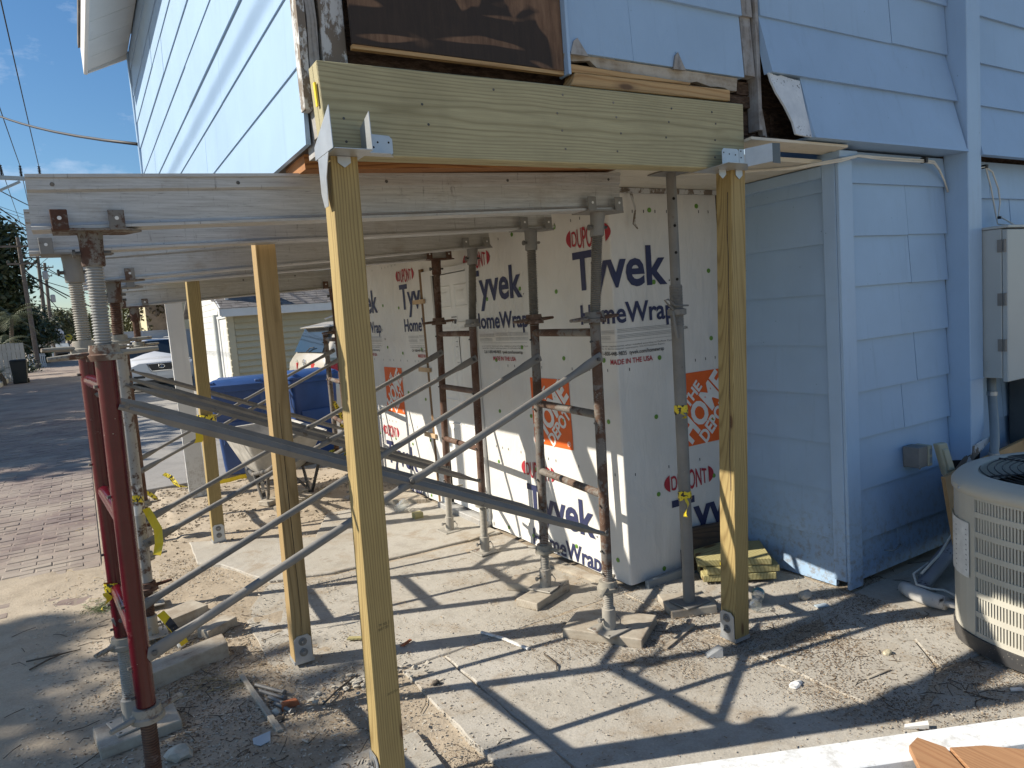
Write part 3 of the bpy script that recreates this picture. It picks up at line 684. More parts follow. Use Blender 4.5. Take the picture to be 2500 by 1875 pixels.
# --- pipe chase
ch = M().hexa([(4.321,2.128,0.58),(4.464,2.128,0.66),(4.464,2.262,0.60),(4.321,2.262,0.45),(4.321,2.128,4.2),(4.464,2.128,4.2),(4.464,2.262,4.2),(4.321,2.262,4.2)])
chase = obj('pipe_chase', ch, MT['blue_trim'], house, bevel=0.004)
obj('chase_joint', M().box(4.318, 4.467, 2.1245, 2.1275, 1.005, 1.012), MT['blue'], chase)
obj('torn_flap', M().hexa([(4.30,2.23,0.45),(4.322,2.12,0.545),(4.326,2.122,0.545),(4.305,2.235,0.45),(4.33,2.125,0.62),(4.50,2.075,0.68),(4.50,2.08,0.683),(4.33,2.13,0.624)]), MT['peel'], chase)
obj('chase_hole', M().hexa([(4.315,2.15,0.36),(4.40,2.14,0.36),(4.40,2.25,0.36),(4.315,2.25,0.36),(4.323,2.14,0.60),(4.46,2.14,0.655),(4.46,2.25,0.655),(4.323,2.25,0.58)]), MT['black'], chase)
# --- eave on the left
ev = M().hexa([(0.36,1.9,4.06),(0.70,1.9,4.245),(0.70,7.66,4.245),(0.36,7.66,4.06),(0.36,1.9,4.075),(0.70,1.9,4.26),(0.70,7.66,4.26),(0.36,7.66,4.075)])
eave = obj('eave', ev, MT['white'], house)
obj('fascia', M().box(0.328, 0.3595, 1.9, 7.68, 4.03, 4.26), MT['white'], eave, bevel=0.004)
for k in range(14):
    y = 2.1 + 0.4 * k
    obj('soffit_panel', M().hexa([(0.362,y,4.054),(0.695,y,4.235),(0.695,y+.394,4.235),(0.362,y+.394,4.054),(0.362,y,4.060),(0.695,y,4.244),(0.695,y+.394,4.244),(0.362,y+.394,4.060)]), MT['white'], eave)
obj('end_return', M().extrude([(0.36,4.035),(0.70,4.20),(0.70,4.40),(0.36,4.27)], lambda u, v, t: (u, t, v), 7.64, 7.665), MT['white'], eave)
rf = M().hexa([(0.31,1.85,4.265),(4.3,1.85,5.9),(4.3,7.7,5.9),(0.31,7.7,4.265),(0.31,1.85,4.32),(4.3,1.85,5.96),(4.3,7.7,5.96),(0.31,7.7,4.32)])
rf.hexa([(8.4,1.85,4.265),(4.31,1.85,5.9),(4.31,7.7,5.9),(8.4,7.7,4.265),(8.4,1.85,4.32),(4.31,1.85,5.96),(4.31,7.7,5.96),(8.4,7.7,4.32)])
obj('roof', rf, MT['shingle'], house)
obj('rear_wall', M().box(0.74, 7.6, 7.54, 7.62, 2.19, 4.26), MT['blue'], house)
obj('gable_wall', M().extrude([(0.8,4.262),(7.6,4.262),(4.3,5.82)], lambda u, v, t: (u, t, v), 2.33, 2.40), MT['blue'], house)
obj('right_wall', M().box(7.5, 7.6, 2.35, 7.62, 0.02, 4.26), MT['blue'], house)
obj('lower_rear_wall', M().box(2.56, 7.5, 7.56, 7.64, 0.02, 2.2), MT['blue'], house)

# ---------------------------------------------------------------- house wrap, unrolled coordinate u: <0 side wall (x=2.48), >0 front wall (y=3.02)
def wd(u, z):
    b = max(0.0, 0.30 - z) / 0.30
    return 0.004 * nz(u * 2.2 + z * 0.8, z * 1.1, 1.0, 4) + 0.003 * nz(u + z, z, 5, 8) + 0.012 * b * b * (0.6 + nz(u * 3, 0, 1, 2))
def wp(u, z, off=0.0):
    d = wd(u, z) + off
    r = 0.012
    if u < -r: return (2.48 - d, 3.02 - u, z)
    if u > r: return (2.48 + u, 3.02 - d, z)
    t = (u + r) / (2 * r) * PI / 2        # rounded fold at the corner
    return (2.48 + r - (r + d) * math.cos(t), 3.02 + r - (r + d) * math.sin(t), z)
wrapw = obj('wrapped_wall', M().box(2.53, 2.60, 3.08, 7.60, 0.02, 2.21).box(2.61, 3.40, 3.06, 3.13, 0.02, 2.21), MT['oldwood'], house)
def wrap_patch(u0, u1, z0, z1):
    m = M()
    nu = max(4, int((u1 - u0) / 0.035)); nv = max(4, int((z1 - z0) / 0.05))
    us = [u0 + (u1 - u0) * i / nu for i in range(nu + 1)]
    if u0 < 0 < u1: us = sorted(set(us + [-0.012, -0.008, -0.004, 0.0, 0.004, 0.008, 0.012]))
    nu = len(us) - 1
    def f(a, b):
        i = round(a * nu); z = z0 + (z1 - z0) * b
        if z < z0 + 1e-6: z += 0.012 * nz(us[i], 0, 4, 6)
        return wp(us[i], z)
    m.grid(f, nu, nv)
    return obj('house_wrap', m, MT['wrap'], wrapw, smooth=True)
wrap_patch(-4.62, -2.43, 0.03, 2.21); wrap_patch(-2.43, -1.56, 1.975, 2.21); hw = wrap_patch(-1.56, 0.815, 0.025, 2.21)

_font = None
def text_mesh(body, size, offset=0.0, width=None, spacing=1.0, shear=0.0):
    """text as a flat mesh: (verts2d, faces), left end at 0, baseline 0"""
    c = bpy.data.curves.new('lettering', 'FONT'); c.body = body; c.size = size; c.offset = offset; c.resolution_u = 3; c.fill_mode = 'FRONT'; c.space_character = spacing; c.shear = shear
    o = bpy.data.objects.new('lettering', c); COL.objects.link(o)
    bpy.context.view_layer.update()
    me = bpy.data.meshes.new_from_object(o.evaluated_get(bpy.context.evaluated_depsgraph_get()))
    vs = [(v.co.x, v.co.y) for v in me.vertices]; fs = [tuple(p.vertices) for p in me.polygons]
    bpy.data.objects.remove(o); bpy.data.curves.remove(c); bpy.data.meshes.remove(me)
    x0 = min(v[0] for v in vs); x1 = max(v[0] for v in vs)
    k = (width / (x1 - x0)) if width else 1.0
    return [((v[0] - x0) * k, v[1]) for v in vs], fs
CAPF = (lambda t: max(v[1] for v in t[0]) - min(v[1] for v in t[0]))(text_mesh('H', 1.0))
class Print:
    """gathers flat print in (u,z) and lays it on the wrap"""
    def __init__(s): s.v = []; s.f = []
    def add(s, vs, fs): b = len(s.v); s.v += vs; s.f += [tuple(i + b for i in f) for f in fs]
    def text(s, body, u, z, cap, width=None, bold=0.02, rot=0.0, spacing=1.0, warp=None):
        size = cap / CAPF
        vs, fs = text_mesh(body, size, bold * size, width, spacing)
        if warp: vs = [warp(p) for p in vs]
        c, q = math.cos(rot), math.sin(rot)
        s.add([(u + x * c - y * q, z + x * q + y * c) for x, y in vs], fs)
    def rect(s, u0, u1, z0, z1): s.add([(u0,z0),(u1,z0),(u1,z1),(u0,z1)], [(0,1,2,3)])
    def build(s, mat, off, name='printed_lettering', parent=None, rects_sub=0):
        me = bpy.data.meshes.new('t'); me.from_pydata([(x, 0, y) for x, y in s.v], [], s.f)
        bm = bmesh.new(); bm.from_mesh(me); bpy.data.meshes.remove(me)
        xs = [v.co.x for v in bm.verts]
        a = math.floor(min(xs) / 0.07) * 0.07
        cuts = []
        t = a
        while t < max(xs): cuts.append(t); t += 0.07
        if min(xs) < 0 < max(xs): cuts += [-0.012, -0.006, 0.0, 0.006, 0.012]
        for cx in sorted(set(cuts)):
            bmesh.ops.bisect_plane(bm, geom=bm.verts[:] + bm.edges[:] + bm.faces[:], plane_co=(cx, 0, 0), plane_no=(1, 0, 0))
        zs = [v.co.z for v in bm.verts]; t = math.floor(min(zs) / 0.1) * 0.1
        while t < max(zs):
            bmesh.ops.bisect_plane(bm, geom=bm.verts[:] + bm.edges[:] + bm.faces[:], plane_co=(0, 0, t), plane_no=(0, 0, 1)); t += 0.1
        bmesh.ops.triangulate(bm, faces=bm.faces[:])
        for v in bm.verts: v.co = wp(v.co.x, v.co.z, off)
        bm.verts.index_update(); m = M(); m.v = [v.co[:] for v in bm.verts]; m.f = [tuple(v.index for v in f.verts) for f in bm.faces]; bm.free()
        return obj(name, m, mat, parent or wrapw)
def in_door(u0, u1): return u1 > -2.44 and u0 < -1.55
def clipdoor(P, z0, z1):
    """cut print that falls on the door opening"""
    keepf = []
    for f in P.f:
        cu = sum(P.v[i][0] for i in f) / len(f); cz = sum(P.v[i][1] for i in f) / len(f)
        if -2.44 < cu < -1.55 and cz < 1.98: continue
        if cu > 0.80 or cu < -4.6: continue
        if cz < 0.03: continue
        keepf.append(f)
    P.f = keepf; return P
navy, red, black, grey, orange, white, orw = Print(), Print(), Print(), Print(), Print(), Print(), Print()
def refine(P):   # cut at the door edges so that clipping by faces is clean
    me = bpy.data.meshes.new('t'); me.from_pydata([(x, 0, y) for x, y in P.v], [], P.f)
    bm = bmesh.new(); bm.from_mesh(me); bpy.data.meshes.remove(me)
    for cx in (-2.44, -1.55, 0.80, -4.6):
        bmesh.ops.bisect_plane(bm, geom=bm.verts[:] + bm.edges[:] + bm.faces[:], plane_co=(cx, 0, 0), plane_no=(1, 0, 0))
    for cz in (0.03, 1.98):
        bmesh.ops.bisect_plane(bm, geom=bm.verts[:] + bm.edges[:] + bm.faces[:], plane_co=(0, 0, cz), plane_no=(0, 0, 1))
    bm.verts.index_update(); P.v = [(v.co.x, v.co.z) for v in bm.verts]; P.f = [tuple(v.index for v in f.verts) for f in bm.faces]; bm.free(); return P
def dupont(u, z):
    W_, H_ = 0.40, 0.125
    def warp(p):
        x, y = p; t = (x / 0.290 - 0.5) * 2; k = 1.0 + 0.55 * (1 - t * t); return (x, (y - 0.04) * k)
    red.text('DUPONT', u + 0.055, z, 0.074, 0.285, 0.012, 0.0, 1.0, warp)
    for sgn in (-1, 1):
        cx = u + W_ / 2; vs = []; n = 8
        for i in range(n + 1):
            a = -0.95 + 1.9 * i / n; vs.append((cx + sgn * (0.156 + 0.044 * (math.cos(a) - math.cos(0.95)) / (1 - math.cos(0.95))), z + 0.05 * math.sin(a) / math.sin(0.95)))
        red.add(vs, [tuple(range(len(vs)))])
def unit_top(u, z):      # u = left end of the T, z = baseline of the big word
    navy.text('Tyvek', u, z, 0.205, 0.735, 0.024)
    black.text('.', u + 0.745, z + 0.01, 0.04)
    navy.text('HomeWrap', u + 0.045, z - 0.198, 0.105, 0.735, 0.022)
    black.text('®', u + 0.80, z - 0.19, 0.025, 0.022, 0.0)
def unit_small(u, z):
    for r in range(3): grey.rect(u + 0.115, u + 0.335, z - 0.242 - r * 0.008, z - 0.2395 - r * 0.008); grey.rect(u + 0.35, u + 0.77, z - 0.237 - r * 0.008, z - 0.2345 - r * 0.008)
    for r in range(3): grey.rect(u + 0.115, u + 0.30, z - 0.274 - r * 0.008, z - 0.2715 - r * 0.008); grey.rect(u + 0.35, u + 0.77, z - 0.269 - r * 0.008, z - 0.2665 - r * 0.008)
    grey.rect(u + 0.13, u + 0.75, z - 0.303, z - 0.301)
    black.text('as an air barrier requirements when installed according to DuPont Tyvek', u + 0.14, z - 0.328, 0.008, 0.62, 0.0)
    black.text('requirements. Air Barrier material requirements. ICC-ES Evaluation Report', u + 0.14, z - 0.343, 0.008, 0.55, 0.0)
    black.text('Call 1-800-448-9835  tyvek.com/homewrap', u + 0.165, z - 0.376, 0.021, 0.52, 0.012)
    red.text('MADE IN THE USA', u + 0.288, z - 0.425, 0.027, 0.305, 0.02)
    black.text('USA', u + 0.84, z - 0.27, 0.016, 0.035, 0.01)
def hd(u, z):
    s = 0.43
    sq = Print(); sq.rect(u, u + s, z, z + s); clipdoor(refine(sq), 0, 0)
    if sq.f: sq.build(MT['orange_ink'], 0.003, 'printed_square')
    a = math.radians(45); cx, cz = u + s / 2, z + s / 2
    def put(body, p, q, cap, width, bold=0.035):
        ca, sa = math.cos(a), math.sin(a)
        uu = cx + p * ca - q * sa; zz = cz + p * sa + q * ca
        orw.text(body, uu, zz, cap, width, bold, a)
    put('THE', -0.085, 0.092, 0.062, 0.17); put('HOME', -0.225, -0.062, 0.135, 0.455, 0.04); put('DEPOT', -0.15, -0.158, 0.078, 0.30)
    orw.text('®', u + s - 0.055, z + 0.018, 0.03, 0.036, 0.0)
for k in range(-3, 1):
    u = -0.341 + 1.302 * k
    dupont(u - 0.05, 1.985); unit_top(u, 1.694); unit_small(u, 1.694); hd(u - 0.55, 0.736)
hd(0.415, 0.736)
for u in (0.336, -1.03, -2.33, -3.62):
    dupont(u - 0.05, 0.545); unit_top(u, 0.228)
for P, mat, off in ((navy, 'navy', 0.0035), (red, 'red_ink', 0.0035), (black, 'black_ink', 0.0038), (grey, 'grey_ink', 0.0032), (orw, 'white_ink', 0.005)):
    stuff(clipdoor(refine(P), 0, 0).build(MT[mat], off))
# green cap nails, and the small printed marks
cap, mk = M(), M()
RW = random.Random(21)
def on_wrap(u, z):
    p = Vector(wp(u, z, 0.0005)); nrm = Vector((-1, 0, 0)) if u < 0 else Vector((0, -1, 0)); return p, nrm
for k in range(-11, 3):
    u = 0.41 * k - 0.12
    for j in range(6):
        uu = u + RW.uniform(-.05, .05); z = 0.10 + 0.405 * j + RW.uniform(-.05, .05)
        if -2.46 < uu < -1.52 and z < 2.0 or abs(uu) < 0.02 or uu > 0.78: continue
        p, nr = on_wrap(uu, z)
        cap.lathe([(0.0135, 0.0), (0.0135, 0.003), (0.0115, 0.0042), (0.0045, 0.0042), (0.004, 0.006), (0.0, 0.006)], 12, p, nr, caps=False)
for k in range(-56, 10):
    for z in (0.645, 1.235, 2.09):
        u = k * 0.083 + RW.uniform(-.004, .004)
        if RW.random() < 0.45 or (-2.46 < u < -1.54 and z < 2.0) or abs(u) < 0.02 or u > 0.78: continue
        P = [wp(u + a, z + b, 0.002) for a, b in ((-.003, -.008), (.003, -.008), (.003, .008), (-.003, .008))]
        mk.add(P, [(0,1,2,3)])
stuff(obj('cap_nails', cap, MT['green_cap'], wrapw)); stuff(obj('print_marks', mk, MT['black_ink'], wrapw))
# torn strip at the top and a loose strip near the ceiling
m = M(); m.tube([(2.50, 3.0, 2.20), (2.62, 2.99, 2.185), (2.64, 2.985, 2.10), (2.625, 2.985, 2.02), (2.645, 2.98, 1.99)], [0.004, 0.012, 0.009, 0.014, 0.006], 6, flat=[(1, .25)] * 5)
obj('torn_strip', m, MT['peel'], wrapw)
obj('top_batten', M().box(2.50, 3.29, 2.995, 3.012, 2.185, 2.21), MT['peel'], wrapw)
# ---------------------------------------------------------------- door in the wrapped wall (u -2.43 .. -1.56)
def uy(u): return 3.02 - u
door = obj('door', M().box(2.487, 2.525, uy(-1.635), uy(-2.215), 0.075, 1.925), MT['doorwhite'], house, bevel=0.002)
fr = M(); fr.box(2.452, 2.53, uy(-2.225), uy(-2.40), 0.03, 1.975); fr.box(2.452, 2.53, uy(-1.565), uy(-1.628), 0.03, 1.975); fr.box(2.4525, 2.53, uy(-1.629), uy(-2.224), 1.932, 1.974)
obj('door_frame', fr, MT['white'], door, bevel=0.003)
obj('frame_shadow_gap', M().box(2.470, 2.53, uy(-2.2165), uy(-2.224), 0.08, 1.93), MT['black'], door)
obj('rough_stud', M().box(2.456, 2.53, uy(-2.402), uy(-2.450), 0.02, 2.0), MT['brownwood'], door)
def panelm(u0, u1, z0, z1):
    m = M(); b = 0.022; y0, y1 = uy(u1), uy(u0)
    pts = []
    for (e, x) in ((0.0, 2.4865), (b * .5, 2.4795), (b, 2.4845), (b * 2.0, 2.4845), (b * 2.6, 2.4795)):
        pts += [(x, y0 + e, z0 + e), (x, y1 - e, z0 + e), (x, y1 - e, z1 - e), (x, y0 + e, z1 - e)]
    fs = []
    for i in range(4):
        for j in range(4): fs.append((i*4+j, i*4+(j+1)%4, (i+1)*4+(j+1)%4, (i+1)*4+j))
    fs.append((16, 17, 18, 19)); m.add(pts, fs); return m
for (z0, z1) in ((1.66, 1.84), (0.93, 1.56), (0.17, 0.76)):
    for (a, b) in ((-2.175, -1.955), (-1.895, -1.675)): obj('door_panel', panelm(a, b, z0, z1), MT['doorwhite'], door)
obj('threshold', M().box(2.415, 2.53, uy(-1.57), uy(-2.39), 0.012, 0.058), MT['alu'], door, bevel=0.004)
st = M(); st.box(2.4845, 2.4862, uy(-1.87), uy(-1.98), 1.50, 1.60); st.box(2.4845, 2.4862, uy(-1.86), uy(-1.94), 1.18, 1.49); obj('sticker', st, MT['paper'], door)
pr = M()
for (a, b, z0, z1) in ((-1.97, -1.88, 1.588, 1.595), (-1.965, -1.945, 1.545, 1.575), (-1.93, -1.885, 1.54, 1.575), (-1.935, -1.865, 1.47, 1.474), (-1.93, -1.87, 1.435, 1.437), (-1.93, -1.87, 1.40, 1.403), (-1.93, -1.88, 1.36, 1.364), (-1.93, -1.87, 1.24, 1.243), (-1.935, -1.865, 1.20, 1.204)):
    pr.box(2.4838, 2.4844, uy(b), uy(a), z0, z1)
obj('sticker_print', pr, MT['black_ink'], door)
for z in (1.72, 1.155, 0.60): obj('shim', M().box(2.430, 2.446, uy(-2.35), uy(-2.57), z, z + 0.035), MT['shimwood'], door)
# ================================================================ NEW TIMBER: beam and posts
# beam at y 2.20 .. 2.285 (two planks), slightly rising to the right
bt = thing('timber_beam', (1.65, 2.24, 2.12), 'new greenish treated timber beam carrying the overhanging front of the blue house', 'timber beam')
def tilt(x, z): return z + (x - 0.72) * 0.011
def beam_ply(y0, y1, mat, name='beam_plank'):
    m = M(); m.hexa([(0.722,y0,tilt(.722,2.122)),(2.592,y0,tilt(2.592,2.122)),(2.592,y1,tilt(2.592,2.122)),(0.722,y1,tilt(.722,2.122)),
                     (0.713,y0,tilt(.713,2.402)),(2.600,y0,tilt(2.6,2.402)),(2.600,y1,tilt(2.6,2.402)),(0.713,y1,tilt(.713,2.402))])
    return obj(name, m, mat, bt, bevel=0.003)
bp = beam_ply(2.200, 2.2415, MT['pt_beam']); beam_ply(2.2425, 2.284, MT['pt_beam'])
nails = M(); RN = random.Random(4)
for k in range(7):
    for z in (2.165, 2.235, 2.30, 2.36):
        if RN.random() < 0.75:
            x = 0.80 + k * 0.27 + RN.uniform(-.02, .02); nails.lathe([(0.0045, 0), (0.004, 0.0012), (0, 0.0012)], 8, (x, 2.1998, tilt(x, z + RN.uniform(-.01, .01))), (0, -1, 0), caps=False)
stuff(obj('nail_heads', nails, MT['steel_dirty'], bt))
lo = M().hexa([(1.695,2.235,2.427),(2.560,2.235,2.442),(2.560,2.30,2.442),(1.695,2.30,2.427),(1.72,2.235,2.478),(2.562,2.235,2.490),(2.562,2.30,2.490),(1.72,2.30,2.478)])
tag(obj('packing_board', lo, MT['fir_side'], bevel=0.003), 'yellowish framing board laid on top of the greenish timber beam', 'lumber')
lo = M().hexa([(1.70,2.245,2.481),(2.33,2.245,2.492),(2.33,2.30,2.492),(1.70,2.30,2.481),(1.70,2.245,2.512),(2.335,2.245,2.502),(2.335,2.30,2.502),(1.70,2.30,2.512)])
tag(obj('packing_wedge', lo, MT['fir_side'], bevel=0.002), 'thin tapering packing wedge on top of the yellowish framing board', 'wedge')
lo = M().hexa([(0.735,2.50,2.139),(2.18,2.50,2.205),(2.18,2.75,2.205),(0.735,2.75,2.139),(0.735,2.50,2.2105),(2.18,2.50,2.2115),(2.18,2.75,2.2115),(0.735,2.75,2.2105)])
tag(obj('packing_plank', lo, MT['fir']), 'orange tapering plank packed between the front aluminium beam and the ceiling', 'plank')
lo = M().hexa([(0.60,6.02,2.045),(2.30,6.02,2.098),(2.30,6.16,2.098),(0.60,6.16,2.045),(0.60,6.02,2.205),(2.30,6.02,2.209),(2.30,6.16,2.209),(0.60,6.16,2.205)])
tag(obj('packing_plank', lo, MT['pt_short'], bevel=0.003), 'yellow green plank lying above the farthest aluminium beam', 'plank')
rb = M()
for (x, z) in ((0.722, 2.3),):
    rb.hexa([(0.7085,2.215,2.27),(0.7125,2.215,2.27),(0.7125,2.23,2.27),(0.7085,2.23,2.27),(0.705,2.213,2.34),(0.711,2.213,2.34),(0.711,2.228,2.34),(0.705,2.228,2.34)])
obj('end_tag', rb, MT['tape'], bt)

def post(label, top, bot, h0, h1, w, mat, stampz=None, stamp2=None, base=True):
    """top, bot: (x,y) of the near left corner of the front face"""
    t = thing('timber_post', (bot[0] + w/2, bot[1] + w/2, h0), label, 'post', 'new timber posts under the overhang')
    def P(k, i, j):
        x = bot[0] + (top[0] - bot[0]) * k; y = bot[1] + (top[1] - bot[1]) * k
        return (x + w * i, y + w * j, h0 + (h1 - h0) * k)
    m = M().hexa([P(0,0,0), P(0,1,0), P(0,1,1), P(0,0,1), P(1,0,0), P(1,1,0), P(1,1,1), P(1,0,1)])
    p = obj('shaft', m, mat, t, bevel=0.004, seg=2)
    fr = lambda a, z: (P((z - h0) / (h1 - h0), a, 0)[0], P((z - h0) / (h1 - h0), a, 0)[1] - 0.0006, z)
    def stamp(body, a, z, cap, width):
        vs, fs = text_mesh(body, cap / .727, 0.0, width); m = M(); k = 0.12
        m.add([fr(a + (x) / w, z + y + x * k) for x, y in vs], fs); stuff(obj('lumber_stamp', m, MT['stamp'], p))
    if stampz: stamp('TP  NO. 2', 0.38, stampz, 0.010, 0.038); stamp('8600 9 250 S', 0.36, stampz - 0.013, 0.009, 0.038)
    if stamp2: stamp('207327D7', 0.5, stamp2, 0.008, 0.038)
    if base:
        b = M(); y0 = bot[1]; x0 = bot[0]
        def plate(side):
            q = M(); g = 0.002
            prof = [(0.004, h0 + 0.004), (w - 0.004, h0 + 0.012), (w - 0.004, h0 + 0.118), (w - 0.018, h0 + 0.135), (0.020, h0 + 0.135), (0.004, h0 + 0.118)]
            if side == 'front': q.extrude(prof, lambda u, v, s: (x0 + u, y0 - s, v), g, g + 0.003)
            else: q.extrude(prof, lambda u, v, s: (x0 - s, y0 + u, v), g, g + 0.003)
            return q
        side = 'front' if base == 'front' else 'left'
        br = obj('post_base', plate(side), MT['galv_new'], t)
        obj('base_seat', M().box(x0 - .003, x0 + w + .003, y0 - .003, y0 + w + .003, h0 - 0.002, h0 + 0.014), MT['galv_new'], t)
        for z in (h0 + 0.105, h0 + 0.052):
            c, ax = ((x0 + w/2, y0 - 0.005, z), (0, -1, 0)) if side == 'front' else ((x0 - 0.005, y0 + w/2, z), (-1, 0, 0))
            obj('bolt', M().lathe([(0.020, 0), (0.020, 0.0025), (0.0185, 0.003), (0.011, 0.003), (0.011, 0.010), (0.006, 0.011), (0.006, 0.019), (0, 0.020)], 12, c, ax), MT['galv'], br, smooth='auto')
    return t
p1 = post('nearest new yellow timber post, bracket on its head, under the beam left end', (0.727, 2.200), (0.688, 2.200), 0.02, 2.121, 0.089, MT['pt_post'], 0.60, 0.36, base='left')
p2 = post('second new timber post, brownish and split, behind the nearest post', (0.727, 3.35), (0.694, 3.35), 0.02, 2.17, 0.0885, MT['pt_post2'], base='front')
p3 = post('farthest new timber post with a yellow tape tied round it', (0.735, 5.78), (0.700, 5.78), 0.02, 2.17, 0.0885, MT['pt_post'], base='front')
pR = post('new timber post at the right end of the beam, by the blue siding', (2.506, 2.200), (2.398, 2.200), 0.02, 2.140, 0.089, MT['pt_post'], None, None, base='left')
crack = M()
prev = None
for k in range(14):
    z = 0.16 + k * 0.085; kk = (z - 0.02) / 2.15; x = 0.694 + 0.033 * kk + 0.048 - 0.012 * k / 14 + 0.003 * nz(z, 0, 9); wv = 0.0014 * (1 - abs(k - 7) / 8) + 0.0003
    cur = [(x - wv, 3.3493, z), (x + wv, 3.3493, z)]
    if prev: crack.add(prev + [cur[1], cur[0]], [(0, 1, 2, 3)])
    prev = cur
obj('split_crack', crack, MT['black'], p2)
crk = M(); prev = None
for k in range(40):
    z = 0.72 + k * 0.034; kk = (z - 0.02) / 2.12; y = 2.222 + 0.006 * nz(z, 1, 5); wv = 0.0022 + 0.0012 * nz(z, 3, 7); x = 2.398 + 0.108 * kk - 0.0007
    cur = [(x, y - wv, z), (x, y + wv, z)]
    if prev: crk.add(prev + [cur[1], cur[0]], [(0, 1, 2, 3)])
    prev = cur
obj('bark_seam', crk, MT['oldwood'], pR)
# post cap brackets
def sheet(m, poly, fn, th=0.0022): m.extrude(poly, fn, 0, th)
c1 = thing('post_cap', (0.77, 2.20, 2.12), 'galvanised corner bracket on the head of the nearest timber post', 'bracket', 'galvanised post brackets')
m = M(); sheet(m, [(0.712, 2.100), (0.832, 2.100), (0.832, 2.285), (0.712, 2.285)], lambda u, v, t: (u, v, 2.1185 + t)); obj('cap_seat', m, MT['galv_new'], c1)
m = M(); sheet(m, [(2.105, 2.1205), (2.285, 2.1205), (2.285, 2.16), (2.11, 2.245), (2.108, 2.24)], lambda u, v, t: (0.707 + t, u, v)); sheet(m, [(2.150, 2.118), (2.255, 2.118), (2.255, 2.01), (2.235, 1.965), (2.20, 1.965), (2.192, 2.05)], lambda u, v, t: (0.706 + t, u, v - 0.0)); obj('side_plate', m, MT['galv_new'], c1)
m = M(); sheet(m, [(2.105, 2.1205), (2.196, 2.1205), (2.196, 2.205), (2.11, 2.235)], lambda u, v, t: (0.830 + t, u, v)); obj('side_plate', m, MT['galv_new'], c1)
m = M(); sheet(m, [(0.834, 2.125), (0.925, 2.1255), (0.935, 2.135), (0.935, 2.178), (0.925, 2.188), (0.834, 2.192)], lambda u, v, t: (u, 2.1975 - t, v)); obj('front_flange', m, MT['galv_new'], c1)
m = M(); sheet(m, [(0.834, 2.150), (0.905, 2.150), (0.935, 2.196), (0.834, 2.196)], lambda u, v, t: (u, v, 2.1215 + t)); obj('bottom_flange', m, MT['galv_new'], c1)
m = M(); sheet(m, [(0.748, 2.117), (0.790, 2.117), (0.790, 2.098), (0.769, 2.083), (0.748, 2.098)], lambda u, v, t: (u, 2.196 - t, v)); obj('tongue', m, MT['galv_new'], c1)
c2 = thing('post_cap', (2.50, 2.20, 2.13), 'galvanised bracket on the head of the right-hand timber post', 'bracket', 'galvanised post brackets')
m = M(); sheet(m, [(2.36, 2.08), (2.47, 2.08), (2.60, 2.19), (2.60, 2.285), (2.36, 2.285)], lambda u, v, t: (u, v, 2.1375 + t)); obj('cap_seat', m, MT['galv_new'], c2)
m = M(); sheet(m, [(2.395, 2.141), (2.497, 2.141), (2.497, 2.205), (2.487, 2.213), (2.405, 2.213), (2.395, 2.203)], lambda u, v, t: (u, 2.150 - t, v)); obj('front_flange', m, MT['galv_new'], c2)
m = M(); m.hexa([(2.499,2.148,2.141),(2.535,2.148,2.141),(2.535,2.150,2.141),(2.499,2.150,2.141),(2.499,2.148,2.213),(2.530,2.148,2.213),(2.530,2.150,2.213),(2.499,2.150,2.213)]); m.hexa([(2.54,2.152,2.141),(2.635,2.085,2.155),(2.637,2.087,2.155),(2.542,2.154,2.141),(2.54,2.152,2.218),(2.635,2.085,2.232),(2.637,2.087,2.232),(2.542,2.154,2.218)]); obj('side_plate', m, MT['galv_new'], c2)
m = M(); m.hexa([(2.637,2.086,2.150),(2.705,2.10,2.152),(2.705,2.102,2.152),(2.637,2.088,2.150),(2.637,2.086,2.232),(2.705,2.10,2.238),(2.705,2.102,2.238),(2.637,2.088,2.232)]); obj('end_plate', m, MT['metal_dark'], c2)
for x in (2.445, 2.548):
    m = M(); sheet(m, [(x - .021, 2.137), (x + .021, 2.137), (x + .021, 2.115), (x, 2.098), (x - .021, 2.115)], lambda u, v, t: (u, 2.1965 - t, v)); obj('tongue', m, MT['galv_new'], c2)
holes = M()
for (x, z) in ((0.852, 2.178), (0.87, 2.150), (0.885, 2.166), (0.922, 2.167), (0.852, 2.135)): holes.lathe([(0.0035, 0), (0.0, 0.0003)], 8, (x, 2.1948, z), (0, -1, 0), caps=False)
stuff(obj('nail_holes', holes, MT['black'], c1))
holes = M()
for (x, z) in ((2.405, 2.195), (2.438, 2.19), (2.475, 2.188), (2.51, 2.178), (2.51, 2.205)): holes.lathe([(0.0035, 0), (0.0, 0.0003)], 8, (x, 2.1472, z), (0, -1, 0), caps=False)
stuff(obj('nail_holes', holes, MT['black'], c2))
# old white post at the far end
wp4 = thing('painted_post', (0.83, 7.6, 0), 'old white painted square post at the far left corner of the house', 'post')
obj('shaft', M().hexa([(0.755,7.56,0.0),(0.915,7.56,0.0),(0.915,7.63,0.0),(0.755,7.63,0.0),(0.745,7.56,2.2),(0.892,7.56,2.2),(0.892,7.63,2.2),(0.745,7.63,2.2)]), MT['white'], wp4, bevel=0.006)
m = M(); prev = None
for k in range(30):
    z = 0.02 + k * 0.072; x = 0.7535 - 0.0045 * z; a = max(0, 0.018 + 0.022 * nz(z, 3, 3))
    cur = [(x - .0022, 7.562, z), (x - .0022, 7.562 + a, z)]
    if prev: m.add(prev + [cur[1], cur[0]], [(0, 1, 2, 3)])
    prev = cur
obj('bare_patch', m, MT['peel'], wp4)

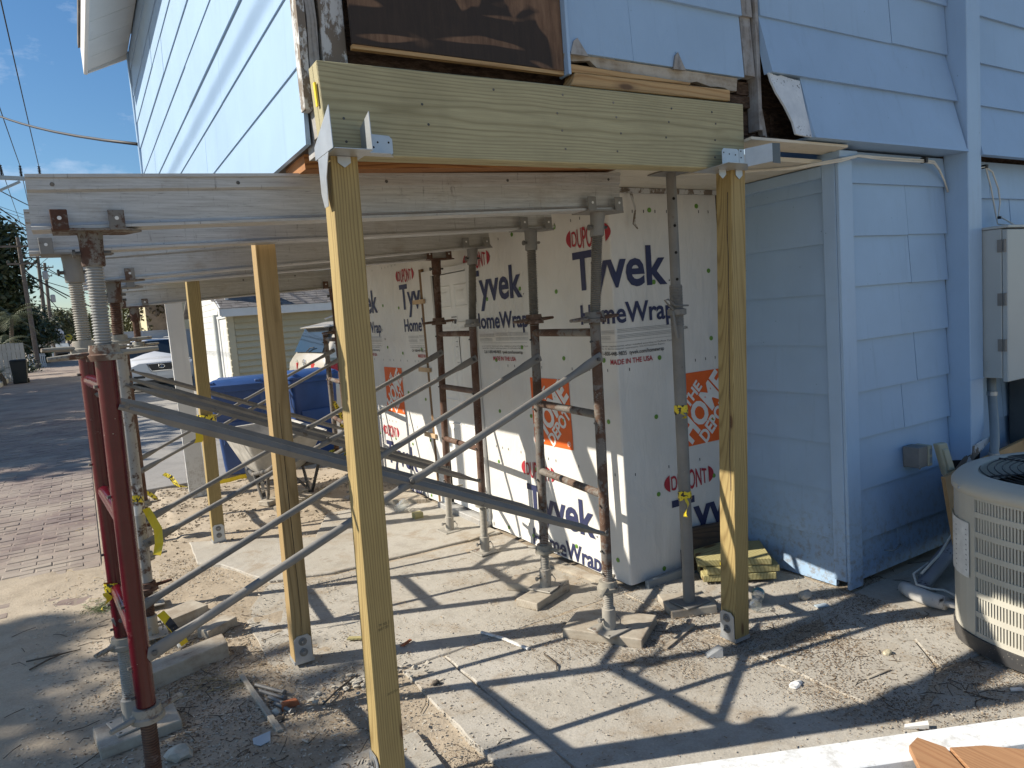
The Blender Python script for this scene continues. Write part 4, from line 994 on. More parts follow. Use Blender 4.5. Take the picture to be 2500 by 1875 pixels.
# ================================================================ SHORING
def thread(r0, r1, z0, z1, pitch):
    n = int((z1 - z0) / pitch); pr = []
    for k in range(n):
        z = z0 + k * pitch; pr += [(r0, z), (r1, z + pitch * .3), (r1, z + pitch * .55), (r0, z + pitch * .85)]
    pr.append((r0, z1)); return pr
def nut(m, c, ang, r=0.026, L=0.155, up=1, h=0.05):
    x, y, z = c
    m.lathe([(r+.004, h), (r+.016, h), (r+.020, h*.45), (r+.027, h*.36), (r+.027, 0.0), (r+.002, 0.0)], 16, (x, y, z))
    d = Vector((math.cos(ang), math.sin(ang), 0))
    for s in (-1, 1):
        p0 = Vector(c) + d * s * (r + .01) + Vector((0, 0, h * .42)); p1 = Vector(c) + d * s * L + Vector((0, 0, h * .42 + .004 * s)); m.tube([p0, p0.lerp(p1, .5), p1], [0.0125, 0.012, 0.0095], 8, flat=[(1, .8)] * 3)
def screw_jack(x, y, znut, zhead, label, screw, head, nutm, ang, lean=(0, 0), wing=True, plate=(0.20, 0.125)):
    """top jack: x,y at the nut, leaning by lean to the head"""
    t = thing('screw_jack', (x, y, znut), label, 'screw jack', 'screw jacks with U-heads')
    dx, dy = lean
    def sk(m):   # shear sideways with height
        k = 1.0 / (zhead - znut); m.v = [(v[0] + dx * (v[2] - znut) * k, v[1] + dy * (v[2] - znut) * k, v[2]) for v in m.v]; return m
    m = M(); m.lathe([(r, z) for r, z in thread(0.0215, 0.0262, znut - 0.012, zhead - 0.06, 0.0092)], 14, (x, y, 0)); obj('screw', sk(m), MT[screw], t, smooth='auto')
    m = M(); nut(m, (x, y, znut), ang); obj('handle_nut', m, MT[nutm], t, smooth='auto')
    m = M(); m.lathe([(0.0315, zhead - 0.105), (0.0335, zhead - 0.10), (0.0335, zhead - 0.03), (0.036, zhead)], 14, (x, y, 0)); sock = obj('socket', sk(m), MT[head], t, smooth='auto')
    m = M(); m.tube([(x - .052, y - .004, zhead - .065), (x + .052, y - .004, zhead - .065)], .007, 8); m.lathe([(.013, 0), (.013, .008), (0, .010)], 10, (x - .046, y - .004, zhead - .065), (-1, 0, 0)); obj('pin', sk(m), MT['steel_dirty'], sock)
    a, b = plate[0] / 2, plate[1] / 2; X, Y = x + dx, y + dy
    m = M(); m.extrude([(-a, -b), (a, -b), (a + .045, -b * .2), (a, b), (-a, b), (-a * .55, -b - 0.0)][:5], lambda u, v, s: (X + u, Y + v, zhead + s), 0.0, 0.007); hd_ = obj('head_plate', m, MT[head], t)
    for sx in (-1, 1):
        for sy in (-1, 1):
            xx = X + sx * (a - .024); q = M().hexa([(xx-.022,Y+sy*b-.004,zhead),(xx+.022,Y+sy*b-.004,zhead),(xx+.022,Y+sy*b+.003,zhead),(xx-.022,Y+sy*b+.003,zhead),(xx-.024,Y+sy*b-.003,zhead+.062),(xx+.022,Y+sy*b-.003,zhead+.062),(xx+.022,Y+sy*b+.004,zhead+.062),(xx-.024,Y+sy*b+.004,zhead+.062)])
            obj('tab', q, MT[head], hd_, bevel=0.002)
            hole = M().lathe([(0.006, 0), (0.0, 0.0004)], 10, (xx, Y + sy * (b + .0045) - (0.0 if sy > 0 else 0.0), zhead + .036), (0, sy, 0), caps=False); obj('tab_hole', hole, MT['paper'], hd_)
    m = M(); m.hexa([(X-.005,Y-.10,zhead-.004),(X+.005,Y-.10,zhead-.004),(X+.005,Y-.02,zhead-.07),(X-.005,Y-.02,zhead-.07),(X-.005,Y-b,zhead),(X+.005,Y-b,zhead),(X+.005,Y-.02,zhead),(X-.005,Y-.02,zhead)])
    return t
def base_jack(x, y, z0, znut, label, screw, nutm, ang, lean=(0, 0), rot=0.0, plate=0.15):
    t = thing('base_jack', (x, y, z0), label, 'base jack', 'base jacks on the ground')
    def sk(m):
        k = 1.0 / (znut - z0); m.v = [(v[0] + lean[0] * (v[2] - z0) * k, v[1] + lean[1] * (v[2] - z0) * k, v[2]) for v in m.v]; return m
    c, s = math.cos(rot), math.sin(rot); h = plate / 2
    m = M().extrude([(-h, -h), (h, -h), (h, h), (-h, h)], lambda u, v, q: (x + u * c - v * s, y + u * s + v * c, z0 + q), 0.0, 0.008); pl = obj('base_plate', m, MT['screw_pale'], t, bevel=0.002)
    for (a, b) in ((-.8, -.8), (.8, -.8), (.8, .8), (-.8, .8)):
        obj('plate_hole', M().lathe([(0.006, 0), (0, 0.0004)], 8, (x + h*(a*c - b*s), y + h*(a*s + b*c), z0 + 0.0082), None, caps=False), MT['black'], pl)
    m = M(); m.lathe([(0.033, z0 + .008), (0.033, z0 + .105), (0.029, z0 + .108)], 14, (x, y, 0)); obj('socket', sk(m), MT['screw_pale'], t, smooth='auto')
    m = M(); m.tube([(x - .055, y, z0 + .06), (x + .05, y, z0 + .06)], .006, 8); m.lathe([(.012, 0), (.012, .008), (0, .009)], 10, (x - .05, y, z0 + .06), (-1, 0, 0)); m.tube([(x + .048, y - .002, z0 + .06), (x + .055, y - .02, z0 + .04), (x + .052, y - .02, z0 + .02)], .0025, 5); obj('pin', m, MT['galv'], t)
    m = M(); m.lathe(thread(0.021, 0.0252, z0 + 0.10, znut + 0.06, 0.0092), 14, (x, y, 0)); obj('screw', sk(m), MT[screw], t, smooth='auto')
    m = M(); nut(m, (x + lean[0], y + lean[1], znut - 0.048), ang, L=0.12, h=0.045); obj('handle_nut', m, MT[nutm], t, smooth='auto')
    return t
def frame(label, legs, rungs, r, mats, diag=True):
    """legs: [(bottom xyz, top xyz), ...] near leg first"""
    b0, t0 = legs[0]
    t = thing('scaffold_frame', b0, label, 'scaffold frame', 'steel shoring frames')
    for i, (b, tp) in enumerate(legs):
        m = M(); m.tube([b, tp], r, 16); lg = obj('leg', m, MT[mats[i % len(mats)]], t, smooth='auto')
        for k in (0.03, 0.12, 0.30, 0.62, 0.93):
            p = Vector(b).lerp(Vector(tp), k); obj('lock_pin', M().tube([p + Vector((-r - .010, -.004, 0)), p + Vector((-r + .004, 0, 0))], .0055, 8), MT['steel_dirty'], lg)
    for z in rungs:
        pp = []
        for b, tp in legs:
            k = (z - b[2]) / (tp[2] - b[2]); pp.append(Vector(b).lerp(Vector(tp), k))
        m = M(); m.tube([pp[0], pp[1]], r * 0.80, 14); obj('rung', m, MT[mats[-1]], t, smooth='auto')
    return t
# profile of the aluminium beams: (y, z)
def shoring(label, x0, z0, x1, z1, y, skew=0.0, redend=False):
    t = thing('shoring_beam', ((x0 + x1) / 2, y, (z0 + z1) / 2), label, 'aluminium beam', 'aluminium shoring beams under the house')
    H = 0.165
    P = [(-.048,0),(.048,0),(.048,.009),(.030,.014),(.026,.022),(.026,.112),(.036,.120),(.036,.152),(.042,.155),(.042,.165),(.020,.165),(.018,.150),(-.018,.150),(-.020,.165),(-.042,.165),(-.042,.155),(-.036,.152),(-.036,.120),(-.026,.112),(-.026,.022),(-.030,.014),(-.048,.009)]
    m = M(); n = len(P)
    m.v = [(x0 + q * 0.010, y + p, z0 + q) for p, q in P] + [(x1, y + p + skew, z1 + q) for p, q in P]
    for i in range(n): m.f.append((i, (i+1) % n, n + (i+1) % n, n + i))
    m.f.append(tuple(range(n))[::-1]); m.f.append(tuple(range(n, 2 * n)))
    obj('beam_section', m, MT['alu'], t)
    for k in range(5):
        xx = x0 + (x1 - x0) * (0.03 + 0.235 * k); zz = z0 + (z1 - z0) * (xx - x0) / (x1 - x0) + .135
        obj('rivet', M().lathe([(.0065, 0), (.005, .002), (0, .002)], 10, (xx, y - .0362, zz), (0, -1, 0), caps=False), MT['steel_dirty'], t)
    if redend:
        obj('red_mark', M().box(x1 - .20, x1 - .06, y - .0369, y - .0361, z1 + .118, z1 + .149), MT['red_ink'], t)
    return t
shoring('front aluminium shoring beam, scuffed, nearest to the camera', -0.080, 1.949, 2.205, 2.028, 2.62)
shoring('second aluminium shoring beam from the front, with a red painted end', -0.118, 1.949, 2.270, 2.034, 3.27, redend=True)
shoring('third aluminium shoring beam from the front', 0.0, 1.892, 2.375, 2.034, 4.15)
shoring('fourth aluminium shoring beam from the front, carried on a dark rusted head', 0.06, 1.905, 2.368, 2.020, 4.74)
shoring('farthest aluminium shoring beam, lower, in front of the garage roof', 0.316, 1.858, 2.14, 1.932, 6.30)
# frames
frame('dark red scaffold frame at the left, nearest to the camera', [((0.050, 2.60, 0.40), (0.066, 2.60, 1.545)), ((0.013, 3.24, 0.42), (0.0215, 3.24, 1.565))], [1.46, 1.02, 0.62], 0.0302, ['red_frame', 'red_frame'])
frame('chipped grey scaffold frame at the left, behind the dark red one', [((0.157, 4.15, 0.34), (0.173, 4.15, 1.585)), ((0.190, 4.74, 0.34), (0.206, 4.74, 1.585))], [1.47, 1.08, 0.66], 0.0302, ['grey_frame', 'grey_frame'])
frame('rust brown scaffold frame at the left, third and farthest back', [((0.296, 6.30, 0.34), (0.300, 6.30, 1.54)), ((0.31, 6.92, 0.34), (0.32, 6.92, 1.54))], [1.47, 1.08, 0.66], 0.028, ['rust_frame', 'rust_frame'])
frame('grey and rust scaffold frame by the corner of the white wrapped wall', [((2.010, 2.62, 0.30), (2.035, 2.62, 1.52)), ((2.084, 3.27, 0.30), (2.125, 3.27, 1.525))], [1.475, 1.09, 0.712], 0.0245, ['rustgrey_frame', 'rustgrey_frame'])
frame('brown rusty scaffold frame in front of the white door', [((2.182, 4.15, 0.37), (2.214, 4.15, 1.52)), ((2.212, 4.74, 0.36), (2.254, 4.74, 1.545))], [1.477, 1.093, 0.707], 0.0245, ['rust_frame', 'rust_frame'])
frame('dark rusty scaffold frame at the far end beside the champagne car', [((1.985, 6.30, 0.36), (1.985, 6.30, 1.52)), ((2.06, 6.92, 0.36), (2.06, 6.92, 1.52))], [1.47, 1.08, 0.70], 0.0245, ['rust_frame', 'rustgrey_frame'])
gb = [o for o in bpy.data.objects if o.name.startswith('scaffold_frame') and 'chipped' in o['label']][0]
m = M(); m.tube([(0.1618,4.15,0.70),(0.1640,4.15,0.86)], 0.0308, 16, caps=False); obj('paint_band', m, MT['white_frame'], gb, smooth=True)
# top jacks
screw_jack(0.067, 2.60, 1.545, 1.946, 'grey screw jack with a rusted head on the nearest dark red leg', 'screw_grey', 'head_rust', 'cast', 0.10, (0.004, 0.02))
screw_jack(0.0215, 3.24, 1.565, 1.945, 'pale screw jack on the farther dark red leg, behind the nearest jack', 'screw_pale', 'galv', 'cast', -2.75, (-0.006, 0.03))
screw_jack(0.173, 4.15, 1.585, 1.902, 'rust brown screw jack on the nearer chipped grey leg at the left', 'screw_rust', 'head_rust', 'cast', 0.05, (0.012, 0.0))
screw_jack(0.206, 4.74, 1.585, 1.905, 'pale screw jack on the farther chipped grey leg at the left', 'screw_pale', 'galv', 'cast', 0.35, (0.012, 0.0))
screw_jack(0.40, 6.30, 1.54, 1.855, 'screw jack at the left end of the farthest aluminium beam', 'screw_rust', 'head_rust', 'cast', 0.35)
screw_jack(2.035, 2.62, 1.52, 2.016, 'screw jack under the right end of the front aluminium beam', 'screw_dark', 'galv', 'head_rust', 0.15, (0.055, 0.0))
screw_jack(2.125, 3.27, 1.525, 2.024, 'screw jack under the red painted beam end, before the white wrapped wall', 'screw_dark', 'galv', 'screw_rust', 0.25, (0.02, 0.0))
screw_jack(2.214, 4.15, 1.52, 2.028, 'pale grey screw jack before the white door, on the nearer brown leg', 'screw_dark', 'galv', 'galv', 1.2, (0.045, 0.0))
screw_jack(2.254, 4.74, 1.545, 2.012, 'dark rusted screw jack before the white door frame, on the farther brown leg', 'screw_rust', 'rust_frame', 'rust_frame', 0.3, (0.02, 0.0))
screw_jack(1.985, 6.30, 1.52, 1.925, 'dark rusted screw jack under the right end of the farthest aluminium beam', 'screw_rust', 'rust_frame', 'rust_frame', 0.3)
# base jacks
base_jack(0.046, 2.60, 0.052, 0.40, 'base jack under the nearest dark red leg, mostly out of the picture', 'screw_rust', 'cast', 0.42, (0.004, 0.0))
base_jack(0.004, 3.24, 0.048, 0.42, 'pale base jack on a grey wood block, under the farther dark red leg', 'screw_pale', 'cast', 0.55, (0.009, 0.0), 0.25)
base_jack(0.150, 4.15, 0.048, 0.34, 'base jack under the nearer chipped grey leg at the left', 'screw_rust', 'rust_frame', 0.1, (0.007, 0))
base_jack(0.183, 4.74, 0.02, 0.34, 'base jack under the farther chipped grey leg at the left', 'screw_rust', 'cast', 0.1, (0.007, 0))
base_jack(0.294, 6.30, 0.02, 0.34, 'base jack under the rust brown leg at the left', 'screw_rust', 'cast', 0.1)
base_jack(2.002, 2.62, 0.056, 0.30, 'base jack on a thick wood pad, nearest to the corner of the wrapped wall', 'screw_pale', 'cast', 0.65, (0.008, 0), 0.12)
base_jack(2.072, 3.27, 0.052, 0.30, 'base jack on two planks, beside the lower printed word on the wrapped wall', 'screw_pale', 'cast', -1.2, (0.012, 0), 0.42)
base_jack(2.168, 4.15, 0.008, 0.37, 'base jack standing on the bare slab, nearer of the two before the door', 'screw_pale', 'cast', 1.3, (0.014, 0), 0.1)
base_jack(2.196, 4.74, 0.014, 0.36, 'base jack standing on the bare slab, farther of the two before the door', 'screw_pale', 'cast', 0.0, (0.016, 0), 0.1)
base_jack(1.985, 6.30, 0.02, 0.36, 'base jack under the dark rusty far frame', 'screw_pale', 'cast', 0.0)
# cross braces
def lbrace(label, a, b, s=0.023, up=(0, 0, 1), mat='galv'):
    a, b = Vector(a), Vector(b); t = thing('cross_brace', a.lerp(b, .5), label, 'cross brace', 'galvanised cross braces')
    d = (b - a).normalized(); n = Vector((0, 1, 0)); u = n.cross(d).normalized()
    if u.z < 0: u = -u
    th = 0.0035; m = M()
    e = d * 0.0
    f1 = (u * .80 + n * .60); f2 = (-u * .86 + n * .5)
    def L(p, k): return [p, p + f1*(s*k), p + f1*(s*k) + n*th*1.6, p + n*th*1.8, p + f2*(s*k) + n*th*1.6, p + f2*(s*k)]
    st = [(0.0, 0.45), (0.035, 0.55), (0.075, 1.0), (0.925, 1.0), (0.965, 0.55), (1.0, 0.45)]
    rows = [L(a.lerp(b, q), k) for q, k in st]; m.v = [p[:] for r in rows for p in r]
    for i in range(len(rows) - 1):
        for j in range(6): m.f.append((i*6+j, i*6+(j+1)%6, (i+1)*6+(j+1)%6, (i+1)*6+j))
    m.f.append(tuple(range(6))[::-1]); m.f.append(tuple((len(rows)-1)*6 + j for j in range(6)))
    br = obj('brace_bar', m, MT[mat], t)
    for q in (0.01, 0.5, 0.99):
        p = a.lerp(b, q); obj('bolt', M().lathe([(.009, 0), (.009, .006), (.005, .008), (0, .008)], 8, p - n * .002 + u*.010, (0, -1, 0)), MT['steel_dirty'], br)
    return t
def tbrace(label, a, b, r=0.0155, mat='galv'):
    a, b = Vector(a), Vector(b); t = thing('cross_brace', a.lerp(b, .5), label, 'cross brace', 'galvanised cross braces')
    st = [(0.0, .55, 1.5), (.018, .32, 1.55), (.045, .34, 1.5), (.085, 1, 1), (.47, 1, 1), (.49, .5, 1.25), (.51, .5, 1.25), (.53, 1, 1), (.915, 1, 1), (.955, .34, 1.5), (.982, .32, 1.55), (1.0, .55, 1.5)]
    m = M(); m.tube([a.lerp(b, q) for q, _, _ in st], r, 12, flat=[(f, g) for _, f, g in st]); br = obj('brace_tube', m, MT[mat], t, smooth='auto')
    for q in (.012, .5, .988): obj('bolt', M().lathe([(.009, 0), (.009, .008), (0, .010)], 8, a.lerp(b, q) + Vector((0, -.008, 0)), (0, -1, 0)), MT['steel_dirty'], br)
    return t
tbrace('rising round brace from the nearest dark red leg to the frame by the wall corner', (0.070, 2.585, 0.566), (2.035, 2.590, 1.363))
lbrace('falling angle brace from the nearest dark red leg to the frame by the wall corner', (0.085, 2.570, 1.396), (2.008, 2.585, 0.528))
tbrace('rising round brace from the farther dark red leg towards the lettered wall', (-0.012, 3.225, 0.481), (2.127, 3.24, 1.343))
lbrace('falling angle brace from the farther dark red leg towards the lettered wall', (0.030, 3.21, 1.406), (2.097, 3.24, 0.476))
tbrace('rising round brace between the chipped grey leg and the nearer brown leg by the door', (0.169, 4.12, 0.543), (2.209, 4.12, 1.316), 0.0145)
tbrace('rising round brace between the farther grey leg and the farther brown leg by the door', (0.205, 4.71, 0.530), (2.25, 4.71, 1.347), 0.0145)
lbrace('falling angle brace from the nearer chipped grey leg to the brown frame by the door', (0.178, 4.11, 1.382), (2.168, 4.12, 0.495))
lbrace('falling angle brace from the farther chipped grey leg to the brown frame by the door', (0.207, 4.70, 1.392), (2.23, 4.71, 0.481))
tbrace('thin rising brace of the far frame, lower of the pair in front of the bins', (0.299, 6.27, 0.577), (2.005, 6.27, 1.307), 0.0135)
tbrace('thin rising brace of the far frame, upper of the pair in front of the bins', (0.325, 6.89, 0.58), (2.13, 6.89, 1.36), 0.0135)
lbrace('falling brace of the far frame crossing before the blue bins', (0.315, 6.25, 1.373), (1.988, 6.27, 0.645))
# steel prop by the right post
sp = thing('steel_prop', (2.50, 2.62, 0.05), 'tall grey adjustable steel prop before the wrapped front wall', 'steel prop')
B0 = Vector((2.519, 2.61, 0.056)); T0 = Vector((2.548, 2.61, 2.212))
def on(k): return B0.lerp(T0, k)
m = M(); m.tube([on(0.0), on(0.655)], 0.0302, 16); outer = obj('outer_tube', m, MT['galv'], sp, smooth='auto')
m = M(); m.tube([on(0.62), on(1.0)], 0.0242, 16); inner = obj('inner_tube', m, MT['galv'], sp, smooth='auto')
for k in (0.70, 0.76, 0.82, 0.88, 0.94):
    p = on(k); obj('hole', M().lathe([(.0075, 0), (0, .0004)], 10, p + Vector((-.010, -.0226, 0)), (-.4, -.9, 0), caps=False), MT['black'], inner)
m = M(); L_ = (T0 - B0).length
m.lathe([(r, z) for r, z in thread(0.0300, 0.0325, 0.0, 0.20, 0.0075)], 16, on(0.715) - (T0 - B0).normalized() * 0.13, T0 - B0); obj('threaded_collar', m, MT['galv'], outer, smooth='auto')
m = M(); m.lathe([(.036, 0), (.048, .004), (.048, .030), (.036, .034)], 12, on(0.692) - Vector((0, 0, .03)), T0 - B0)
m.tube([on(.692) + Vector((-.04, -.02, 0)), on(.692) + Vector((-.10, -.05, .025)), on(.692) + Vector((-.13, -.055, .05)), on(.692) + Vector((-.10, -.05, .052)), on(.692) + Vector((-.04, -.03, .02)), on(.692) + Vector((.05, -.03, .015))], .0045, 8)
m.tube([on(.692) + Vector((-.045, -.02, -.01)), on(.692) + Vector((-.05, -.035, -.08)), on(.692) + Vector((-.04, -.035, -.14))], .007, 8)
obj('collar_handle', m, MT['galv'], sp, smooth='auto')
obj('foot_plate', M().box(2.44, 2.60, 2.54, 2.68, 0.048, 0.056), MT['galv'], sp, bevel=0.002)
obj('head_plate', M().box(2.47, 2.63, 2.53, 2.69, 2.206, 2.2115), MT['galv'], sp)
# tape ties
def wrap_tape(p, r, label, seed, tail=True, mat='tape', drop=0.1, twist=0.3, w=0.018):
    R_ = random.Random(seed); t = thing('caution_tape', p, label, 'caution tape', 'yellow caution tape scraps')
    m = M()
    for k in range(2):
        pts = [(p[0] + (r + .002 + k*.002) * math.cos(a * PI / 8), p[1] + (r + .002 + k*.002) * math.sin(a * PI / 8), p[2] + k * .004 - .012 * math.sin(a * PI / 8 + k)) for a in range(17)]
        n = len(pts); vs = [(x, y, z - w * (.8 + .4 * R_.random())) for x, y, z in pts] + [(x, y, z + w * (.6 + .4 * R_.random())) for x, y, z in pts]
        m.add(vs, [(i, i + 1, n + i + 1, n + i) for i in range(n - 1)])
    obj('wrap_band', m, MT['tape_bk'] if k else MT[mat], t, fix=False)
    if tail:
        m = M(); n = 10; vs = []
        for i in range(n + 1):
            q = i / n; x = p[0] - (r + .005) * .6 - drop * .35 * q + .01 * math.sin(q * 7 + seed); y = p[1] - (r + .006) - .02 * q; z = p[2] - drop * q; ww = w * (.5 + .7 * q) ; a = twist * q * 6
            vs += [(x - ww * math.cos(a), y - ww * math.sin(a) * .5, z), (x + ww * math.cos(a), y + ww * math.sin(a) * .5, z)]
        m.add(vs, [(2*i, 2*i+1, 2*i+3, 2*i+2) for i in range(n)]); obj('tail', m, MT['tape'], t, fix=False)
    return t
wrap_tape(tuple(on(0.458)), 0.0306, 'yellow and black tape wound round the grey steel prop, upper of two', 3, True, drop=0.03)
wrap_tape(tuple(on(0.255)), 0.0306, 'yellow and black tape wound round the grey steel prop, lower of two, with a tail', 5, True, 'tape_bk', 0.085)
wrap_tape((0.763, 5.822, 0.97), 0.063, 'yellow tape with a broad loose end tied round the farthest timber post', 8, True, 'tape', 0.16, 0.05, 0.026)
wrap_tape((0.006, 3.24, 0.62), 0.0306, 'small yellow tape knot on the farther dark red leg', 11, True, 'tape', 0.06)
wrap_tape((0.160, 4.15, 0.78), 0.0306, 'yellow tape wound round the white-banded grey leg', 13, False, 'tape_bk')
def strip(label, pts, w, mat='tape', tw=0.0, word=None):
    t = thing('caution_tape', pts[0], label, 'caution tape', 'yellow caution tape scraps')
    m = M(); vs = []; n = len(pts)
    for i, p in enumerate(pts):
        p = Vector(p); d = (Vector(pts[min(i+1, n-1)]) - Vector(pts[max(i-1, 0)])).normalized(); s = d.cross(Vector((0.5, -0.85, .1))).normalized(); s = (Matrix.Rotation(tw * i, 3, d) @ s) * w
        vs += [(p - s)[:], (p + s)[:]]
    m.add(vs, [(2*i, 2*i+1, 2*i+3, 2*i+2) for i in range(n - 1)]); o = obj('strip', m, MT[mat], t, fix=False)
    if word:
        a, b = Vector(pts[1]), Vector(pts[-2]); d = (b - a).normalized(); nrm = Vector((0.2, -0.95, .2)).normalized(); u = nrm.cross(d).normalized()
        if u.z < 0: u = -u
        vs, fs = text_mesh(word, w * 1.5, 0.01); m = M(); m.add([(a + d * (x * .9 + .005) + u * (y - w * .55) + nrm * .006)[:] for x, y in vs], fs); stuff(obj('tape_lettering', m, MT['black_ink'], o))
    return t
strip('yellow tape end hanging beside the nearer chipped grey leg', [(0.195,4.08,0.74),(0.21,4.06,0.70),(0.235,4.04,0.63),(0.232,4.03,0.56),(0.215,4.03,0.50)], 0.020, 'tape', 0.25)
strip('yellow tape strip with black lettering lying by the left wood blocks', [(0.195,4.02,0.20),(0.215,4.0,0.17),(0.245,3.98,0.115),(0.275,3.96,0.055),(0.285,3.95,0.03)], 0.022, 'tape', 0.0, 'WORK')
strip('twisted yellow tape lying on the driveway edge by the white post', [(0.60,8.25,0.19),(0.66,8.2,0.15),(0.69,8.15,0.09),(0.72,8.1,0.06),(0.80,8.05,0.04)], 0.022, 'tape_bk', 0.5)
strip('yellow tape scrap near the rust brown leg at the left', [(0.36,7.6,0.16),(0.41,7.6,0.13),(0.45,7.58,0.09),(0.47,7.58,0.05)], 0.020, 'tape_bk', 0.4)
strip('yellow tape lying under the foot of the blue bin', [(1.10,8.02,0.045),(1.2,8.0,0.05),(1.32,8.02,0.06),(1.44,8.05,0.05)], 0.022, 'tape', 0.1)
strip('yellow tape on the sand to the right of the wheelbarrow', [(1.62,6.35,0.06),(1.70,6.5,0.07),(1.80,6.62,0.085),(1.88,6.72,0.075)], 0.016, 'tape_bk', 0.5)
strip('bundle of yellow tape hanging behind the nearest post by the rusty leg', [(2.06,6.86,0.86),(2.09,6.85,0.78),(2.12,6.84,0.70),(2.11,6.84,0.62),(2.13,6.84,0.56)], 0.022, 'tape_bk', 0.35)
strip('yellow tape heap on the sand beyond the nearest post', [(2.35,8.4,0.07),(2.5,8.45,0.10),(2.65,8.4,0.06),(2.75,8.35,0.09),(2.55,8.3,0.05)], 0.03, 'tape_bk', 0.6)
# ================================================================ WOOD BLOCKS UNDER THE JACKS
def block(label, c, L, wd_, h, rot, mat, z=0.0, notch=0.0, cat='wood block', group='wood pads under the jacks', name='wood_block', tiltx=0.0):
    t = thing(name, (c[0], c[1], z), label, cat, group, rot)
    m = M(); r = random.Random(hash(label) % 1000 if False else int(c[0]*1000 + c[1]*77))
    j = lambda: r.uniform(-.004, .004)
    a, b = L / 2, wd_ / 2
    pts = [(-a+j(), -b+j(), 0), (a+j(), -b+j(), 0), (a+notch+j(), b+j(), 0), (-a+j(), b+j(), 0)]
    top = [(x + j(), y + j(), h + j() * .6 + tiltx * x) for x, y, _ in pts]
    m.hexa(pts + top); o = obj('board', m, MT[mat], t, bevel=0.005, seg=2, local=True)
    return t
block('short thick grey wood pad under the base jack by the wrapped corner', (2.06, 2.69), 0.40, 0.27, 0.05, -0.98, 'plankx', 0.004)
block('grey plank under the base jack beside the lower wrapped wall lettering, farther of two', (2.09, 3.38), 0.34, 0.14, 0.046, -0.98, 'plankx', 0.004)
block('grey plank under the base jack beside the lower wrapped wall lettering, nearer of two', (2.04, 3.24), 0.32, 0.14, 0.044, 0.35, 'plankx', 0.004)
block('dark weathered wood pad under the tall grey steel prop', (2.53, 2.64), 0.24, 0.22, 0.042, -0.45, 'plankx', 0.004)
block('grey wood block under the farther dark red leg, nearest the road', (0.02, 3.23), 0.30, 0.22, 0.046, 0.12, 'plankx', 0.0)
block('long sunlit grey timber on the sand right of the dark red frame', (0.24, 3.70), 0.42, 0.13, 0.085, 0.30, 'plankx', -0.005, 0.03)
block('grey timber lying behind the long one, near the chipped grey leg', (0.235, 4.34), 0.42, 0.16, 0.075, 0.42, 'plankx', -0.01)
block('broken pale block beside the two grey timbers at the left', (0.46, 4.06), 0.19, 0.10, 0.055, 0.55, 'plankx', 0.0)
block('grey wood pad by the nearest dark red leg at the bottom edge', (0.05, 2.58), 0.26, 0.2, 0.05, 0.1, 'plankx', 0.0)
# boards stacked by the side wall
t = thing('board_stack', (3.06, 2.80, 0.0), 'stack of three greenish treated boards leaning in the corner by the blue side wall', 'lumber', None)
for k, (dx, dy, rz, z) in enumerate(((0.0, 0.0, 0.0, 0.02), (0.012, -0.01, 0.03, 0.062), (-0.008, 0.015, -0.05, 0.104))):
    m = M().box(-.20, .20, -.15, .15, 0, .039); m.mv(Matrix.Translation((dx, dy, z)) @ Matrix.Rotation(-0.62 + rz, 4, 'Z')); obj('board', m, MT['pt_short'], t, bevel=0.004, local=True)
tag(obj('board_tag', M().box(2.86, 2.94, 2.709, 2.7115, 0.13, 0.145), MT['tape']), 'small yellow label on the left edge of the board stack', 'label')
m = M().hexa([(2.86,2.95,0.02),(3.20,2.93,0.02),(3.20,2.97,0.02),(2.86,2.985,0.02),(2.88,2.965,0.27),(3.18,2.95,0.25),(3.18,2.985,0.25),(2.88,3.0,0.27)])
tag(obj('old_board', m, MT['oldwood'], bevel=0.006), 'dark old board standing behind the stack of treated boards', 'board')
tag(obj('sill_strip', M().box(2.55, 2.95, 2.955, 2.985, 0.0, 0.05), MT['conduit'], bevel=0.004), 'grey strip lying along the foot of the wrapped front wall', 'strip')
# ================================================================ WHITE BOARD AND CEDAR PIECES (front right)
d = Vector((0.397, -0.188, 0)).normalized(); pr_ = Vector((-d.y, d.x, 0))
A = Vector((1.727, 1.092, 0.0))
def along(s, q, z): return (A + d * s + pr_ * q)[:2] + (z,)
m = M().hexa([along(-.75,0,.262), along(1.2,0,.262), along(1.2,.113,.262), along(-.75,.113,.262), along(-.75,0,.30), along(1.2,0,.30), along(1.2,.113,.30), along(-.75,.113,.30)])
tag(obj('white_board', m, MT['board_white'], bevel=0.003), 'white painted board lying across the stacked timber at the lower right', 'board')
m = M().hexa([along(-.80,.010,.0), along(1.3,.010,.0), along(1.3,.11,.0), along(-.80,.11,.0), along(-.80,.010,.258), along(1.3,.010,.258), along(1.3,.11,.258), along(-.80,.11,.258)])
tag(obj('brown_timber', m, MT['brownwood'], bevel=0.004), 'brown timber standing on edge under the white board', 'timber')
def cedar(label, P, z, th):
    m = M(); m.extrude(P, lambda u, v, q: (u, v, z + q), 0, th); tag(obj('cedar_board', m, MT['cedar'], bevel=0.002), label, 'board', 'cedar pieces on the white board')
cedar('orange cedar board end, left of the two lying on the white board', [(1.887,1.083),(1.832,1.075),(1.55,0.80),(1.70,0.72),(1.902,1.012)], .3015, .019)
cedar('orange cedar board end, right of the two lying on the white board', [(1.985,0.955),(1.906,1.005),(1.71,0.71),(1.86,0.64),(2.05,0.88)], .302, .02)

